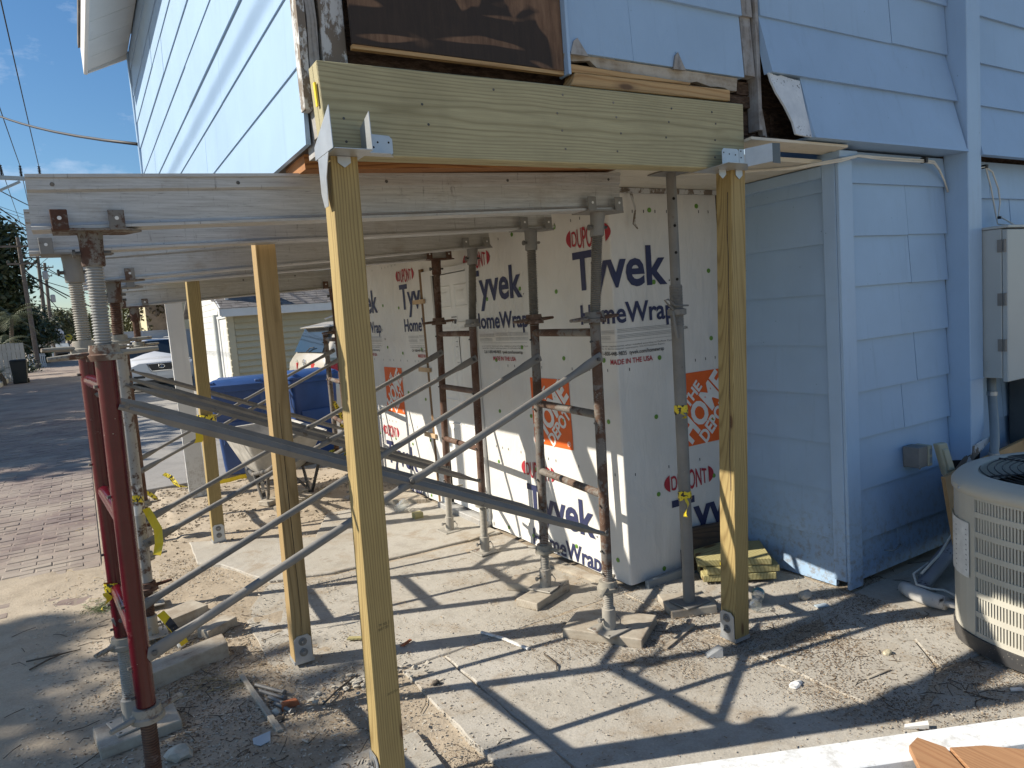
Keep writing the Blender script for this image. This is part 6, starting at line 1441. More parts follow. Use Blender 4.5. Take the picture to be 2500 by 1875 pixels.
for s in (-1, 1):
    m = M(); m.tube([(s*.29,-.95,.50),(s*.27,-.55,.36),(s*.20,.10,.225),(s*.08,.66,.20)], .020, 10); obj('handle', m, MT['steel_dirty'], wb, smooth='auto', local=True)
    m = M(); m.tube([(s*.235,-.05,.25),(s*.225,-.16,.06),(s*.22,-.20,.012),(s*.215,-.26,.012),(s*.215,-.33,.10),(s*.24,-.45,.33)], .015, 8); obj('leg', m, MT['steel_dirty'], wb, smooth='auto', local=True)
    m = M(); m.bar((s*.215,-.22,.03), (s*.12,.12,.23), .03, .006); obj('brace', m, MT['steel_dirty'], wb, local=True)
m = M(); m.bar((-.22,-.2,.12), (.22,-.2,.12), .03, .006); obj('cross_bar', m, MT['steel_dirty'], wb, local=True)
m = M(); m.lathe([(.12,-.035),(.185,-.045),(.20,-.02),(.20,.02),(.185,.045),(.12,.035)], 20, (0,.68,.20), (1,0,0)); wl = obj('wheel', m, MT['tyre'], wb, smooth='auto', local=True)
m = M(); m.lathe([(.118,-.03),(.118,.03)], 16, (0,.68,.20), (1,0,0)); obj('rim', m, MT['rim'], wl, local=True)
for c_, r_, lb in (((1.50,6.45), .75, 'dark board lying on the sand under the wheelbarrow, nearer of two'), ((1.46,6.72), .5, 'lighter board lying on the sand under the wheelbarrow, farther of two')):
    t = thing('board_end', (c_[0], c_[1], .03), lb, 'board', None, r_); obj('board', M().box(-.24,.24,-.07,.07,0,.042), MT['plankx'] if c_[1] < 6.6 else MT['plank'], t, bevel=.004, local=True)
# ================================================================ BLUE BINS
def wheelie(label, loc, rot, s=1.0):
    t = thing('recycling_bin', loc, label, 'wheeled bin', 'blue wheeled bins', rot)
    def rr(hx, y0, y1, z, r=.05): return [(p[0]*s, p[1]*s, p[2]*s) for p in ringp(hx, y0, y1, z, z, r)]
    R_ = [rr(.225,-.24,.23,0), rr(.235,-.25,.24,.12), rr(.262,-.285,.27,.62), rr(.275,-.30,.285,.66), rr(.283,-.31,.29,.93), rr(.315,-.345,.32,.935), rr(.315,-.345,.32,.985), rr(.285,-.31,.29,.987)]
    n = len(R_[0]); m = M(); m.v = [p for r in R_ for p in r]
    for i in range(len(R_) - 1):
        for j in range(n): m.f.append((i*n+j, i*n+(j+1)%n, (i+1)*n+(j+1)%n, (i+1)*n+j))
    m.f.append(tuple(range(n))[::-1]); m.f.append(tuple((len(R_)-1)*n + j for j in range(n))); obj('body', m, MT['bin_blue'], t, smooth='auto', local=True)
    L_ = [rr(.325,-.36,.325,.985,.06), rr(.325,-.36,.325,1.005,.06), rr(.300,-.33,.30,1.035,.06), rr(.255,-.27,.26,1.062,.06)]
    m = M(); m.v = [p for r in L_ for p in r]
    for i in range(len(L_) - 1):
        for j in range(n): m.f.append((i*n+j, i*n+(j+1)%n, (i+1)*n+(j+1)%n, (i+1)*n+j))
    m.f.append(tuple(range(n))[::-1]); m.f.append(tuple((len(L_)-1)*n + j for j in range(n))); lid = obj('lid', m, MT['bin_blue'], t, smooth='auto', local=True)
    for sx in (-1, 1): obj('lid_lug', M().box(sx*.27*s-.035,sx*.27*s+.035,.27*s,.345*s,1.0*s,1.06*s), MT['bin_blue'], lid, bevel=.01, local=True); obj('lid_lug', M().box(sx*.24*s-.03,sx*.24*s+.03,-.345*s,-.28*s,1.0*s,1.05*s), MT['bin_blue'], lid, bevel=.01, local=True)
    m = M(); m.tube([(-.24*s,.31*s,.93*s),(-.24*s,.38*s,.98*s),(.24*s,.38*s,.98*s),(.24*s,.31*s,.93*s)], .016, 8); obj('handle', m, MT['bin_blue'], t, smooth='auto', local=True)
    for sx in (-1, 1):
        m = M(); m.lathe([(.05,-.02),(.10,-.025),(.10,.025),(.05,.02)], 16, (sx*.27*s,.24*s,.10*s), (1,0,0)); obj('wheel', m, MT['tyre'], t, smooth='auto', local=True)
    m = M().box(-.19*s,.19*s,-.298*s,-.285*s,.34*s,.60*s); obj('raised_panel', m, MT['bin_blue'], t, bevel=.008, local=True)
    return t
wheelie('left one of two blue wheeled bins, behind the farthest timber post', (1.52, 8.56, 0.03), -0.36)
wheelie('right one of two blue wheeled bins, in front of the champagne car', (2.36, 8.98, -.01), 0.10, 1.02)
# ================================================================ CARS
def suv(name, label, loc, rot, paint_, S, low=False):
    fz = lambda z: z if (z < .8 or not low) else (.8 + (z - .8) * .65 if z < 1.1 else .995 + (z - 1.1) * .93)
    t = thing(name, loc, label, 'car', None, rot)
    def sec(x, zb, wb, wm, zm, zbelt, wr, ztop, cr=.02):
        return [(x,0,zb),(x,wb,zb),(x,wm*.985,zb+.12),(x,wm,zm),(x,wm*.985,zbelt),(x,wr,ztop-.05),(x,wr-.07,ztop),(x,0,ztop+cr)]
    secs = [sec(*a) for a in S]; h = len(secs[0]); rows = []
    for s_ in secs: rows.append(s_ + [(x,-y,z) for x,y,z in s_[-2:0:-1]])
    n = len(rows[0]); m = M(); m.v = [(p[0], p[1], fz(p[2])) for r in rows for p in r]
    for i in range(len(rows) - 1):
        for j in range(n): m.f.append((i*n+j, i*n+(j+1)%n, (i+1)*n+(j+1)%n, (i+1)*n+j))
    m.f.append(tuple(range(n))[::-1]); m.f.append(tuple((len(rows)-1)*n + j for j in range(n)))
    body = obj('body', m, MT[paint_], t, smooth='auto', local=True)
    for x in (1.42, -1.38):
        for s in (-1, 1):
            arch = M(); arch.lathe([(.39,-.01),(.39,.015)], 24, (x, s*.885, .36), (0,s,0)); obj('wheel_arch', arch, MT['plastic_bk'], body, local=True)
            m = M(); m.lathe([(.20,-.11),(.34,-.11),(.362,-.08),(.362,.05),(.345,.08),(.22,.085)], 24, (x, s*.83, .36), (0,s,0)); wv = obj('wheel', m, MT['tyre'], t, smooth='auto', local=True)
            m = M(); m.lathe([(.225,.05),(.215,.082),(.15,.07),(.05,.085),(0,.088)], 18, (x, s*.83, .36), (0,s,0), caps=False); obj('rim', m, MT['rim'], wv, smooth='auto', local=True)
    def panel(nm, P, mat, off=(0,0,0)):
        m = M(); m.add([(p[0]+off[0],p[1]+off[1],fz(p[2]+off[2])) for p in P], [tuple(range(len(P)))]); return obj(nm, m, MT[mat], t, fix=False, local=True)
    # glass
    for s in (-1, 1):
        panel('side_window', [(.98,s*.893,1.06),(-.35,s*.893,1.07),(-.35,s*.735,1.60),(.42,s*.735,1.585)], 'glass', (0,s*.004,.004)); panel('side_window', [(-.42,s*.893,1.07),(-1.30,s*.893,1.08),(-1.30,s*.735,1.60),(-.42,s*.735,1.60)], 'glass', (0,s*.004,.004)); panel('side_window', [(-1.37,s*.892,1.09),(-1.98,s*.88,1.12),(-1.80,s*.725,1.585),(-1.37,s*.735,1.60)], 'glass', (0,s*.004,.004))
    panel('windscreen', [(1.16,-.74,1.085),(1.16,.74,1.085),(.50,.63,1.63),(.50,-.63,1.63)], 'glass', (.012,0,.022))
    panel('rear_window', [(-2.30,-.70,1.16),(-2.30,.70,1.16),(-2.085,.60,1.585),(-2.085,-.60,1.585)], 'glass', (-.012,0,.014))
    for s in (-1, 1):
        m = M().box(.60,.72,s*.93-.06,s*.93+.06,fz(1.08),fz(1.20)); obj('mirror', m, MT[paint_], t, bevel=.03, seg=2, local=True)
        m = M(); m.tube([(.45,s*.60,fz(1.715)),(.3,s*.60,fz(1.755)),(-1.6,s*.60,fz(1.745)),(-1.75,s*.60,fz(1.70))], .014, 6); obj('roof_rail', m, MT['rim'], t, smooth='auto', local=True)
    return t, body, panel
S1 = [(2.36,.34,.60,.70,.52,.62,.60,.70,.01),(2.33,.30,.74,.84,.56,.76,.66,.88,.02),(2.18,.27,.80,.905,.60,.86,.74,.985,.03),(1.7,.25,.82,.92,.62,.95,.80,1.03,.05),(1.2,.25,.82,.92,.62,1.02,.82,1.075,.05),(.86,.25,.82,.92,.62,1.045,.76,1.32,.03),(.46,.25,.82,.92,.62,1.05,.71,1.655,.03),(0,.25,.82,.92,.62,1.055,.71,1.70,.03),(-1.5,.25,.82,.92,.62,1.07,.71,1.68,.03),(-2.06,.27,.80,.91,.62,1.10,.69,1.60,.02),(-2.28,.30,.78,.895,.62,1.09,.78,1.17,.02),(-2.37,.34,.70,.87,.62,.95,.74,1.02,.01)]
car1, b1, pan = suv('parked_car', 'white parked four by four facing the camera beside the white old post', (1.99, 26.1, 0.05), -PI/2 + 0.02, 'carwhite', S1, True)
pan('grille', [(2.352,-.36,.82),(2.352,.36,.82),(2.372,.27,.62),(2.372,-.27,.62)], 'plastic_bk', (.006,0,0))
m = M(); m.tube([(2.372,.385*math.cos(a*PI/24)*1.0,.735) for a in range(0)] or [(2.37,-.385,.832),(2.37,.385,.832),(2.388,.285,.605),(2.388,-.285,.605),(2.37,-.385,.832)], .012, 6); obj('grille_frame', m, MT['chrome'], car1, smooth='auto', local=True)
m = M(); m.tube([(2.385,.085*math.cos(k*PI/12),.735+.055*math.sin(k*PI/12)) for k in range(25)], .008, 6, caps=False); m.tube([(2.385,.03,.775),(2.385,-.03,.70),(2.385,.06,.705)], .008, 6); obj('emblem', m, MT['chrome'], car1, smooth='auto', local=True)
for s in (-1, 1):
    m = M(); m.hexa([(2.30,s*.46,.66),(2.10,s*.895,.70),(2.04,s*.885,.70),(2.2,s*.46,.66),(2.325,s*.42,.83),(2.14,s*.885,.885),(2.08,s*.87,.89),(2.2,s*.42,.83)]); obj('headlight', m, MT['lamp_clear'], car1, bevel=.012, local=True)
    m = M(); m.box(2.345,2.375,s*.62-.15,s*.62+.15,.42,.49); obj('bumper_vent', m, MT['plastic_bk'], car1, local=True)
m = M(); m.box(2.30,2.372,-.62,.62,.27,.345); obj('lower_grille', m, MT['plastic_bk'], car1, local=True)
m = M(); m.box(2.372,2.382,-.16,.16,.44,.56); obj('front_plate', m, MT['carwhite'], car1, bevel=.004, local=True)
S2 = [(2.36,.34,.60,.70,.52,.62,.60,.70,.01),(2.33,.30,.74,.84,.56,.78,.66,.92,.02),(2.1,.27,.80,.905,.60,.90,.74,1.03,.03),(1.2,.25,.82,.92,.62,1.02,.82,1.10,.05),(.46,.25,.82,.92,.62,1.05,.71,1.60,.03),(0,.25,.82,.92,.62,1.055,.71,1.64,.03),(-1.5,.25,.82,.92,.62,1.07,.71,1.62,.03),(-2.02,.27,.80,.91,.62,1.10,.69,1.56,.02),(-2.28,.30,.78,.90,.62,1.09,.80,1.15,.02),(-2.36,.32,.76,.89,.62,.99,.80,1.06,.01),(-2.40,.36,.70,.86,.62,.80,.78,.88,.01)]
car2, b2, pan = suv('parked_car', 'champagne parked hatch-backed car with red tail lamps, behind the right blue bin', (5.50, 11.9, 0.02), 0.05, 'champ', S2)
m = M(); m.hexa([(-2.20,-.60,1.555),(-2.20,.60,1.555),(-1.75,.62,1.59),(-1.75,-.62,1.59),(-2.22,-.58,1.575),(-2.22,.58,1.575),(-1.75,.58,1.65),(-1.75,-.58,1.65)]); obj('spoiler', m, MT['champ'], car2, bevel=.01, seg=2, local=True)
for s in (-1, 1):
    m = M(); m.hexa([(-2.415,s*.36,.80),(-2.34,s*.905,.80),(-1.98,s*.93,.93),(-2.2,s*.40,.82),(-2.40,s*.34,1.0),(-2.30,s*.905,1.03),(-1.98,s*.927,1.0),(-2.2,s*.40,1.0)]); obj('tail_lamp', m, MT['lamp_red'], car2, bevel=.012, local=True)
    m = M(); m.hexa([(-2.402,s*.34,1.003),(-2.305,s*.905,1.033),(-1.98,s*.925,1.003),(-2.2,s*.40,1.003),(-2.36,s*.45,1.07),(-2.27,s*.89,1.09),(-1.98,s*.915,1.06),(-2.2,s*.50,1.07)]); obj('lamp_top', m, MT['lamp_clear'], car2, bevel=.008, local=True)
m = M(); m.box(-2.415,-2.398,-.17,.17,.83,.92); obj('rear_plate', m, MT['panel'], car2, bevel=.004, local=True)
m = M(); m.tube([(-2.39,.05*math.cos(k*PI/8),1.01+.05*math.sin(k*PI/8)) for k in range(17)], .007, 5, caps=False); m.tube([(-2.392,-.06,1.01),(-2.392,.06,1.01)], .008, 5); obj('emblem', m, MT['chrome'], car2, smooth='auto', local=True)
m = M(); m.tube([(-2.33,0,1.18),(-2.31,-.14,1.24),(-2.30,-.30,1.25)], .010, 6); obj('wiper', m, MT['plastic_bk'], car2, smooth='auto', local=True)
m = M(); m.box(-2.43,-2.36,-.78,.78,.44,.62); obj('rear_bumper', m, MT['champ'], car2, bevel=.02, seg=2, local=True)
for (x, y, k_, lb, mt) in ((-.25, 152, 0, 'dark blue parked car far down the alley', 'navycar'), (-1.62, 98, 1, 'dark parked car with a pale windscreen, half hidden far along the alley left side', 'metal_dark')):
    t = thing('parked_car', (x, y, rise(y)), lb, 'car')
    obj('body', M().hexa([(-.85,-2.2,.3),(.85,-2.2,.3),(.85,2.2,.3),(-.85,2.2,.3),(-.85,-2.25,.85),(.85,-2.25,.85),(.85,2.25,.9),(-.85,2.25,.9)]), MT[mt], t, bevel=.08, seg=2, local=True)
    obj('cabin', M().hexa([(-.80,-1.1,.85),(.80,-1.1,.85),(.80,2.1,.88),(-.80,2.1,.88),(-.60,-.35,1.45),(.60,-.35,1.45),(.60,1.6,1.45),(-.60,1.6,1.45)]), MT[mt], t, bevel=.05, local=True)
    obj('windscreen', M().hexa([(-.70,-1.09,.92),(.70,-1.09,.92),(.70,-1.0,.92),(-.70,-1.0,.92),(-.56,-.42,1.42),(.56,-.42,1.42),(.56,-.3,1.42),(-.56,-.3,1.42)]), MT['panel'], t, local=True)
    for s in (-1, 1):
        obj('wheel', M().lathe([(.32,-.1),(.32,.1)], 14, (s*.78,-1.4,.32), (1,0,0)), MT['tyre'], t, local=True); obj('headlight', M().box(s*.62-.16,s*.62+.16,-2.29,-2.22,.66,.78), MT['lamp_clear'], t, local=True)
# ================================================================ GARAGE
ga = thing('garage', (5.5, 18.5, 0), 'small garage with cream lap siding, white shingled side and grey shingle roof beyond the bins', 'garage')
gf = obj('front_wall', M().box(2.90, 9.0, 16.62, 16.7, 0, 2.08), MT['vinyl'], ga)
for k in range(15):
    z = .02 + k * .138
    if z > 2.0: break
    obj('siding_board', M().hexa([(2.96,16.55,z),(9.0,16.55,z),(9.0,16.62,z),(2.96,16.62,z),(2.96,16.612,z+.142),(9.0,16.612,z+.142),(9.0,16.62,z+.142),(2.96,16.62,z+.142)]), MT['vinyl'], gf)
obj('corner_trim', M().box(2.815, 2.955, 16.57, 16.66, 0, 2.06), MT['vinyl'], gf, bevel=.006)
for k in range(14): obj('trim_lap', M().box(2.795, 2.82, 16.565, 16.62, .04 + k*.14, .155 + k*.14), MT['vinyl'], gf, bevel=.008)
gs = obj('side_wall', M().box(2.845, 2.92, 16.72, 22.4, 0, 3.2), MT['white'], ga)
rs = random.Random(6)
for k in range(22):
    z = .02 + k * .145; y = 17.85
    while y < 22.2:
        w_ = rs.uniform(.35, .8)
        obj('shake', M().hexa([(2.828,y,z),(2.845,y,z),(2.845,y+w_-.01,z),(2.828,y+w_-.01,z),(2.838,y,z+.15),(2.845,y,z+.15),(2.845,y+w_-.01,z+.15),(2.838,y+w_-.01,z+.15)]), MT['white'], gs); y += w_
obj('door', M().box(2.825, 2.84, 16.76, 17.62, .03, 1.93), MT['doorwhite'], ga, bevel=.003)
fr = M().box(2.800, 2.842, 17.63, 17.80, 0, 2.0); obj('door_frame', fr, MT['white'], ga, bevel=.003); obj('door_head', M().box(2.795, 2.842, 16.68, 17.80, 1.935, 2.0), MT['white'], ga, bevel=.003)
dp = [(.20,.70),(.80,1.35),(1.43,1.78)]
for a, b in dp:
    for y in (16.84, 17.24): obj('door_panel', M().box(2.818, 2.8248, y, y + .30, a, b), MT['doorwhite'], ga, bevel=.003)
obj('pilaster', M().box(2.74, 2.86, 17.82, 17.98, 0, 2.05), MT['panel'], ga, bevel=.004)
rf = M().hexa([(2.66,16.30,2.10),(9.2,16.30,2.10),(9.2,19.5,3.45),(2.66,19.5,3.45),(2.66,16.30,2.145),(9.2,16.30,2.145),(9.2,19.5,3.50),(2.66,19.5,3.50)]); rf.hexa([(2.66,22.7,2.10),(9.2,22.7,2.10),(9.2,19.52,3.45),(2.66,19.52,3.45),(2.66,22.7,2.145),(9.2,22.7,2.145),(9.2,19.52,3.50),(2.66,19.52,3.50)])
roof = obj('roof', rf, MT['shingle'], ga)
obj('fascia', M().box(2.66, 9.2, 16.262, 16.298, 1.955, 2.135), MT['white'], ga, bevel=.004); obj('soffit', M().box(2.70, 9.2, 16.30, 16.60, 2.062, 2.078), MT['white'], ga)
obj('rake_board', M().hexa([(2.63,16.27,1.98),(2.66,16.27,1.98),(2.66,19.5,3.33),(2.63,19.5,3.33),(2.63,16.27,2.15),(2.66,16.27,2.15),(2.66,19.5,3.50),(2.63,19.5,3.50)]), MT['white'], ga)
sl_ = (3.45-2.10)/(19.5-16.3)
for r_ in range(8):
    x = 2.64 - rs.uniform(0, .3); y = 16.25 + r_ * .135
    while x < 6.4:
        w_ = rs.uniform(.22, .36); lift = rs.uniform(.004, .012); z0 = 2.145 + (y - 16.3) * sl_
        obj('shingle', M().hexa([(max(x,2.62),y,z0+lift),(x+w_-.012,y,z0+lift),(x+w_-.012,y+.17,z0+.17*sl_),(max(x,2.62),y+.17,z0+.17*sl_),(max(x,2.62),y,z0+lift+.010),(x+w_-.012,y,z0+lift+.010),(x+w_-.012,y+.17,z0+.17*sl_+.010),(max(x,2.62),y+.17,z0+.17*sl_+.010)]), MT['shingle'], roof); x += w_
# ---- things behind it
gfn = thing('panel_fence', (4, 28, 0), 'pale grey solid panel fence behind the white parked car', 'fence')
for k in range(6): obj('panel', M().box(.95 + k*1.0, 1.94 + k*1.0, 28.0, 28.06, 0, 1.90 - .06*k*.4), MT['greyfence'], gfn, bevel=.006); obj('post', M().box(.90 + k*1.0, .96 + k*1.0, 27.97, 28.09, 0, 1.95 - .03*k), MT['greyfence'], gfn)
obj('top_rail', M().hexa([(.9,27.96,1.90),(6.9,27.96,1.74),(6.9,28.1,1.74),(.9,28.1,1.90),(.9,27.96,1.94),(6.9,27.96,1.78),(6.9,28.1,1.78),(.9,28.1,1.94)]), MT['greyfence'], gfn)
iv = thing('ivy_building', (5, 38, 0), 'cream stuccoed building corner overgrown with dry ivy, seen under the beams', 'building')
obj('wall', M().box(2.56, 9.0, 34.0, 44.0, 0, 6.2), MT['stucco'], iv); obj('front_wall', M().box(2.57, 9.0, 33.96, 33.995, 0, 6.2), MT['stucco_shaded'], iv)  # front face wears the darker stucco, its shade painted in
def leaves(m, pts, size, r, flat=0.0):
    for (x, y, z) in pts:
        s = size * r.uniform(.6, 1.3); a = Vector((r.gauss(0,1), r.gauss(0,1), r.gauss(0,1)*.8)).normalized(); b = a.cross(Vector((r.gauss(0,1), r.gauss(0,1), r.gauss(0,1)))).normalized(); p = Vector((x,y,z))
        m.add([p - a*s, p + b*s*.42, p + a*s, p - b*s*.42], [(0,1,2,3)])
r_ = random.Random(15); m = M(); P = []
for k in range(2600):
    x = 2.58 + abs(r_.gauss(0, 1.0)); z = 6.2 - abs(r_.gauss(0, 1.9))
    if nz(x, z, 1.6, 3) > -.12 and z > .5: P.append((x, 33.9 + r_.uniform(-.06,.04), z))
for k in range(1300):
    y = 34 + abs(r_.gauss(0, 1.6)); z = 6.2 - abs(r_.gauss(0, 2.0))
    if nz(y, z, 1.5, 8) > .05 and z > .5: P.append((2.5 + r_.uniform(-.05,.05), y, z))
leaves(m, P, .085, r_); stuff(obj('ivy', m, MT['ivy'], iv, fix=False))
nb = thing('neighbour_building', (6, 31, 0), 'cream sided neighbour building glimpsed between the old white post and the yellow post', 'building')
obj('wall', M().box(3.48, 9, 30.5, 33.5, 0, 3.6), MT['vinyl'], nb); obj('dark_opening', M().box(3.46, 3.479, 30.6, 33, .2, 2.0), MT['metal_dark'], nb); obj('roof', M().box(3.3, 9.2, 30.3, 33.7, 3.602, 3.8), MT['shingle'], nb)
for k in range(22): obj('siding_board', M().box(3.47, 9, 30.478, 30.4985, 2.02+k*.07 if False else .02 + k*.16, .17 + k*.16), MT['vinyl'], nb)
hb = thing('far_house', (6, 47, 0), 'roof and chimney of a house far behind the garage, seen between the beams', 'house')
obj('wall', M().box(3.0, 10, 45.4, 52, 0, 4.0), MT['stucco_shaded'], hb); obj('roof', M().hexa([(2.6,45,4.0),(10.4,45,4.0),(10.4,52,4.0),(2.6,52,4.0),(4.5,47.5,4.75),(9,47.5,4.75),(9,49.5,4.75),(4.5,49.5,4.75)]), MT['shingle'], hb); obj('chimney', M().box(3.43, 3.75, 45.6, 46.0, 3.9, 4.98), MT['stone_dk'], hb)
# ================================================================ TREES
def tree(label, x, y, trunk_h, crown, n, leaf, mat, seed, group='trees along the alley', name='tree', lo=0.0, tr=.16):
    """crown: list of (dx,dy,z,rx,ry,rz) lobes"""
    r = random.Random(seed); z0 = rise(y)
    t = thing(name, (x, y, z0), label, 'tree', group)
    m = M(); top = (x + r.uniform(-.3,.3), y, z0 + trunk_h); m.tube([(x,y,z0-.1),(x+r.uniform(-.1,.1),y,z0+trunk_h*.4),top], [tr, tr*.8, tr*.55], 9)
    for (dx,dy,z,rx,ry,rz) in crown:
        for k in range(3):
            e = Vector((x+dx+r.uniform(-.5,.5)*rx, y+dy+r.uniform(-.5,.5)*ry, z0+z+r.uniform(-.4,.5)*rz)); s = Vector(top).lerp(Vector((x,y,z0)), r.uniform(0,.35)); m.tube([s, s.lerp(e,.5)+Vector((0,0,.15)), e], [tr*.4, tr*.25, tr*.08], 6)
    obj('trunk', m, MT['bark'], t, smooth='auto')
    P = []; tot = sum(c[3]*c[4]*c[5] for c in crown)
    for (dx,dy,z,rx,ry,rz) in crown:
        k = int(n * rx*ry*rz / tot); nc = max(6, int(k / 55)); cs = []
        for _ in range(nc):
            v = Vector((r.gauss(0,1), r.gauss(0,1), r.gauss(0,1))).normalized() * (r.random() ** .35); cs.append((x+dx+v.x*rx, y+dy+v.y*ry, z0+z+v.z*rz))
        for _ in range(k):
            c = cs[r.randrange(nc)]; g = .20 * (rx*ry*rz) ** (1/3); q = (c[0]+r.gauss(0,g), c[1]+r.gauss(0,g), c[2]+r.gauss(0,g*.75))
            if q[2] > z0 + lo: P.append(q)
    m = M(); leaves(m, P, leaf, r); obj('crown', m, MT[mat], t, fix=False)
    return t
def palm(label, x, y, h, n, L, seed, mat='frond', group='palms along the alley', tr=.11):
    r = random.Random(seed); z0 = rise(y); t = thing('palm', (x, y, z0), label, 'palm', group)
    m = M(); top = Vector((x + r.uniform(-.2,.2), y, z0 + h)); m.tube([(x,y,z0-.1),(x,y,z0+h*.5),top], [tr*1.2,tr,tr*.9], 9); obj('trunk', m, MT['bark'], t, smooth='auto')
    m = M()
    for k in range(n):
        a = 2*PI*k/n + r.uniform(-.2,.2); el = r.uniform(-.2, 1.2); d = Vector((math.cos(a)*math.cos(el), math.sin(a)*math.cos(el), math.sin(el))); p = top.copy(); pts = [p.copy()]
        for q in range(7): p = p + d*(L/7); d = (d + Vector((0,0,-.22))).normalized(); pts.append(p.copy())
        for q in range(1, 8):
            dd = (pts[q]-pts[q-1]).normalized(); s = dd.cross(Vector((0,0,1))); s = s.normalized() if s.length > .01 else Vector((1,0,0))
            for u in (0, .5):
                b = pts[q-1].lerp(pts[q], u); ll = L*.32*math.sin(PI*(q+u)/8.6)
                for sg in (-1, 1): e = b + s*sg*ll + dd*ll*.6 + Vector((0,0,-ll*.35)); m.add([b - dd*.012*L, b + dd*.022*L, e], [(0,1,2)])
    obj('crown', m, MT[mat], t, fix=False); return t
tree('tall dark leafy tree overhanging the alley at the left edge of the picture', -7.6, 64, 5.5, [(0,0,8.2,4.3,4,3.2),(2.2,-1,9.0,2.7,3,2.1),(3.1,0,6.4,2.1,3,1.7),(.8,-1,10.6,2.2,2.5,1.1)], 17000, .25, 'leaf', 1)
tree('dense dark tree beside the pale fence at the left edge', -6.0, 66, 3.0, [(0,0,3.6,2.9,3,2.5),(1.8,0,2.9,1.7,2.5,2.1),(1.0,0,4.9,2.1,2.5,1.3)], 11000, .24, 'leaf', 2)
tree('dark bushy tree right of the dense one, behind the leaning pole', -4.8, 70, 2.5, [(0,0,3.1,2.2,2.8,2.2),(1.3,1,2.4,1.2,2.3,1.5),(.8,0,4.1,1.4,1.8,.9)], 6500, .18, 'leaf', 3)
tree('dark tree with a low crown farther along the alley', -3.9, 78, 2.4, [(0,0,3.2,2.2,3,1.8),(1.3,0,2.4,1.3,2,1.4)], 3500, .18, 'leaf', 4)
tree('olive tree whose crown shows above the far alley, left of the far slender pole', -3.2, 118, 3, [(0,0,4.4,3.0,4,1.6),(2,0,4.6,1.6,3,1.3)], 3500, .24, 'leaf2', 5)
tree('olive tree closing the alley, right of the far slender pole', .9, 138, 3.2, [(0,0,4.4,2.4,4,1.6),(1.6,0,3.4,1.8,3,1.6)], 3500, .26, 'leaf2', 6)
tree('dark tree at the far end of the alley', -1.0, 185, 3, [(0,0,3.6,4,5,2.2)], 2500, .34, 'leaf', 7)
tree('bushy tree before the ivy covered building', 2.0, 38.5, 2.0, [(0,0,2.7,.85,1.2,1.5),(.3,0,4.0,1.0,1.2,1.0)], 3200, .09, 'leaf2', 8)
palm('small spiky palm by the pale fence at the left edge', -3.35, 46, 1.7, 16, 1.5, 1); palm('palm with drooping olive fronds in front of the tall dark tree', -3.3, 50, 3.2, 18, 1.7, 2); palm('small palm far along the alley by the white sign', -2.05, 84, 1.9, 14, 1.2, 3); palm('low spiky plant by the dark bin at the left edge', -2.95, 37.6, .5, 12, .6, 4)
# trees to the left of the picture whose shade falls on the alley
for k, (x, y, s) in enumerate(((-9.2,17.2,1.0),(-9.6,21.5,1.1),(-9.0,26.2,1.05),(-9.4,31.0,1.1),(-9.0,36.0,1.0),(-9.3,41.5,1.1))):
    tree('roadside tree left of the picture, casting shade on the alley, number counted outwards ' if False else 'leafy roadside tree standing out of frame to the left, shading the brick alley', x, y, 4.0, [(0,0,6.0,2.3*s,2.6*s,1.7),(.5,1.2,5.0,1.8,1.8,1.3),(-.3,-1,7.0,1.5,1.6,1.0)], 4500, .22, 'leaf', 30 + k, group='roadside trees out of frame')
tree('nearest leafy tree out of frame to the left, shading the lower left sand', -9.3, 7.0, 4.0, [(-.9,0,5.6,2.0,1.7,1.5),(.45,-.3,6.35,1.15,1.1,.8),(.1,1.0,6.4,.9,.7,.6)], 8000, .17, 'leaf', 40, group='roadside trees out of frame')
# ================================================================ ALLEY FURNITURE
wf = thing('plank_fence', (-4.5, 40.3, rise(40)), 'dull white vertical plank fence at the left edge beside the alley', 'fence')
rp = random.Random(4)
for k in range(22):
    x = -2.36 - k * .17; obj('plank', M().box(x, x + .155, 40.3 + rp.uniform(-.02,.02), 40.33, .1, 1.92 + rp.uniform(-.03,.03)), MT['fencewhite'], wf)
obj('rail', M().box(-6.2, -2.2, 40.335, 40.39, .6, .7), MT['fencewhite'], wf); obj('rail', M().box(-6.2, -2.2, 40.335, 40.39, 1.5, 1.6), MT['fencewhite'], wf)
pf = thing('picket_fence', (-2.7, 61, rise(61)), 'small low white picket fence under the dark trees', 'fence')
for k in range(9): obj('picket', M().box(-3.15 + k*.115, -3.08 + k*.115, 60.9, 60.95, .44, 1.2), MT['white'], pf)
obj('rail', M().box(-3.2, -2.1, 60.96, 61.0, 1.0, 1.08), MT['white'], pf); obj('base_wall', M().box(-3.2, -2.12, 60.88, 61.05, .24, .50), MT['fencewhite'], pf)
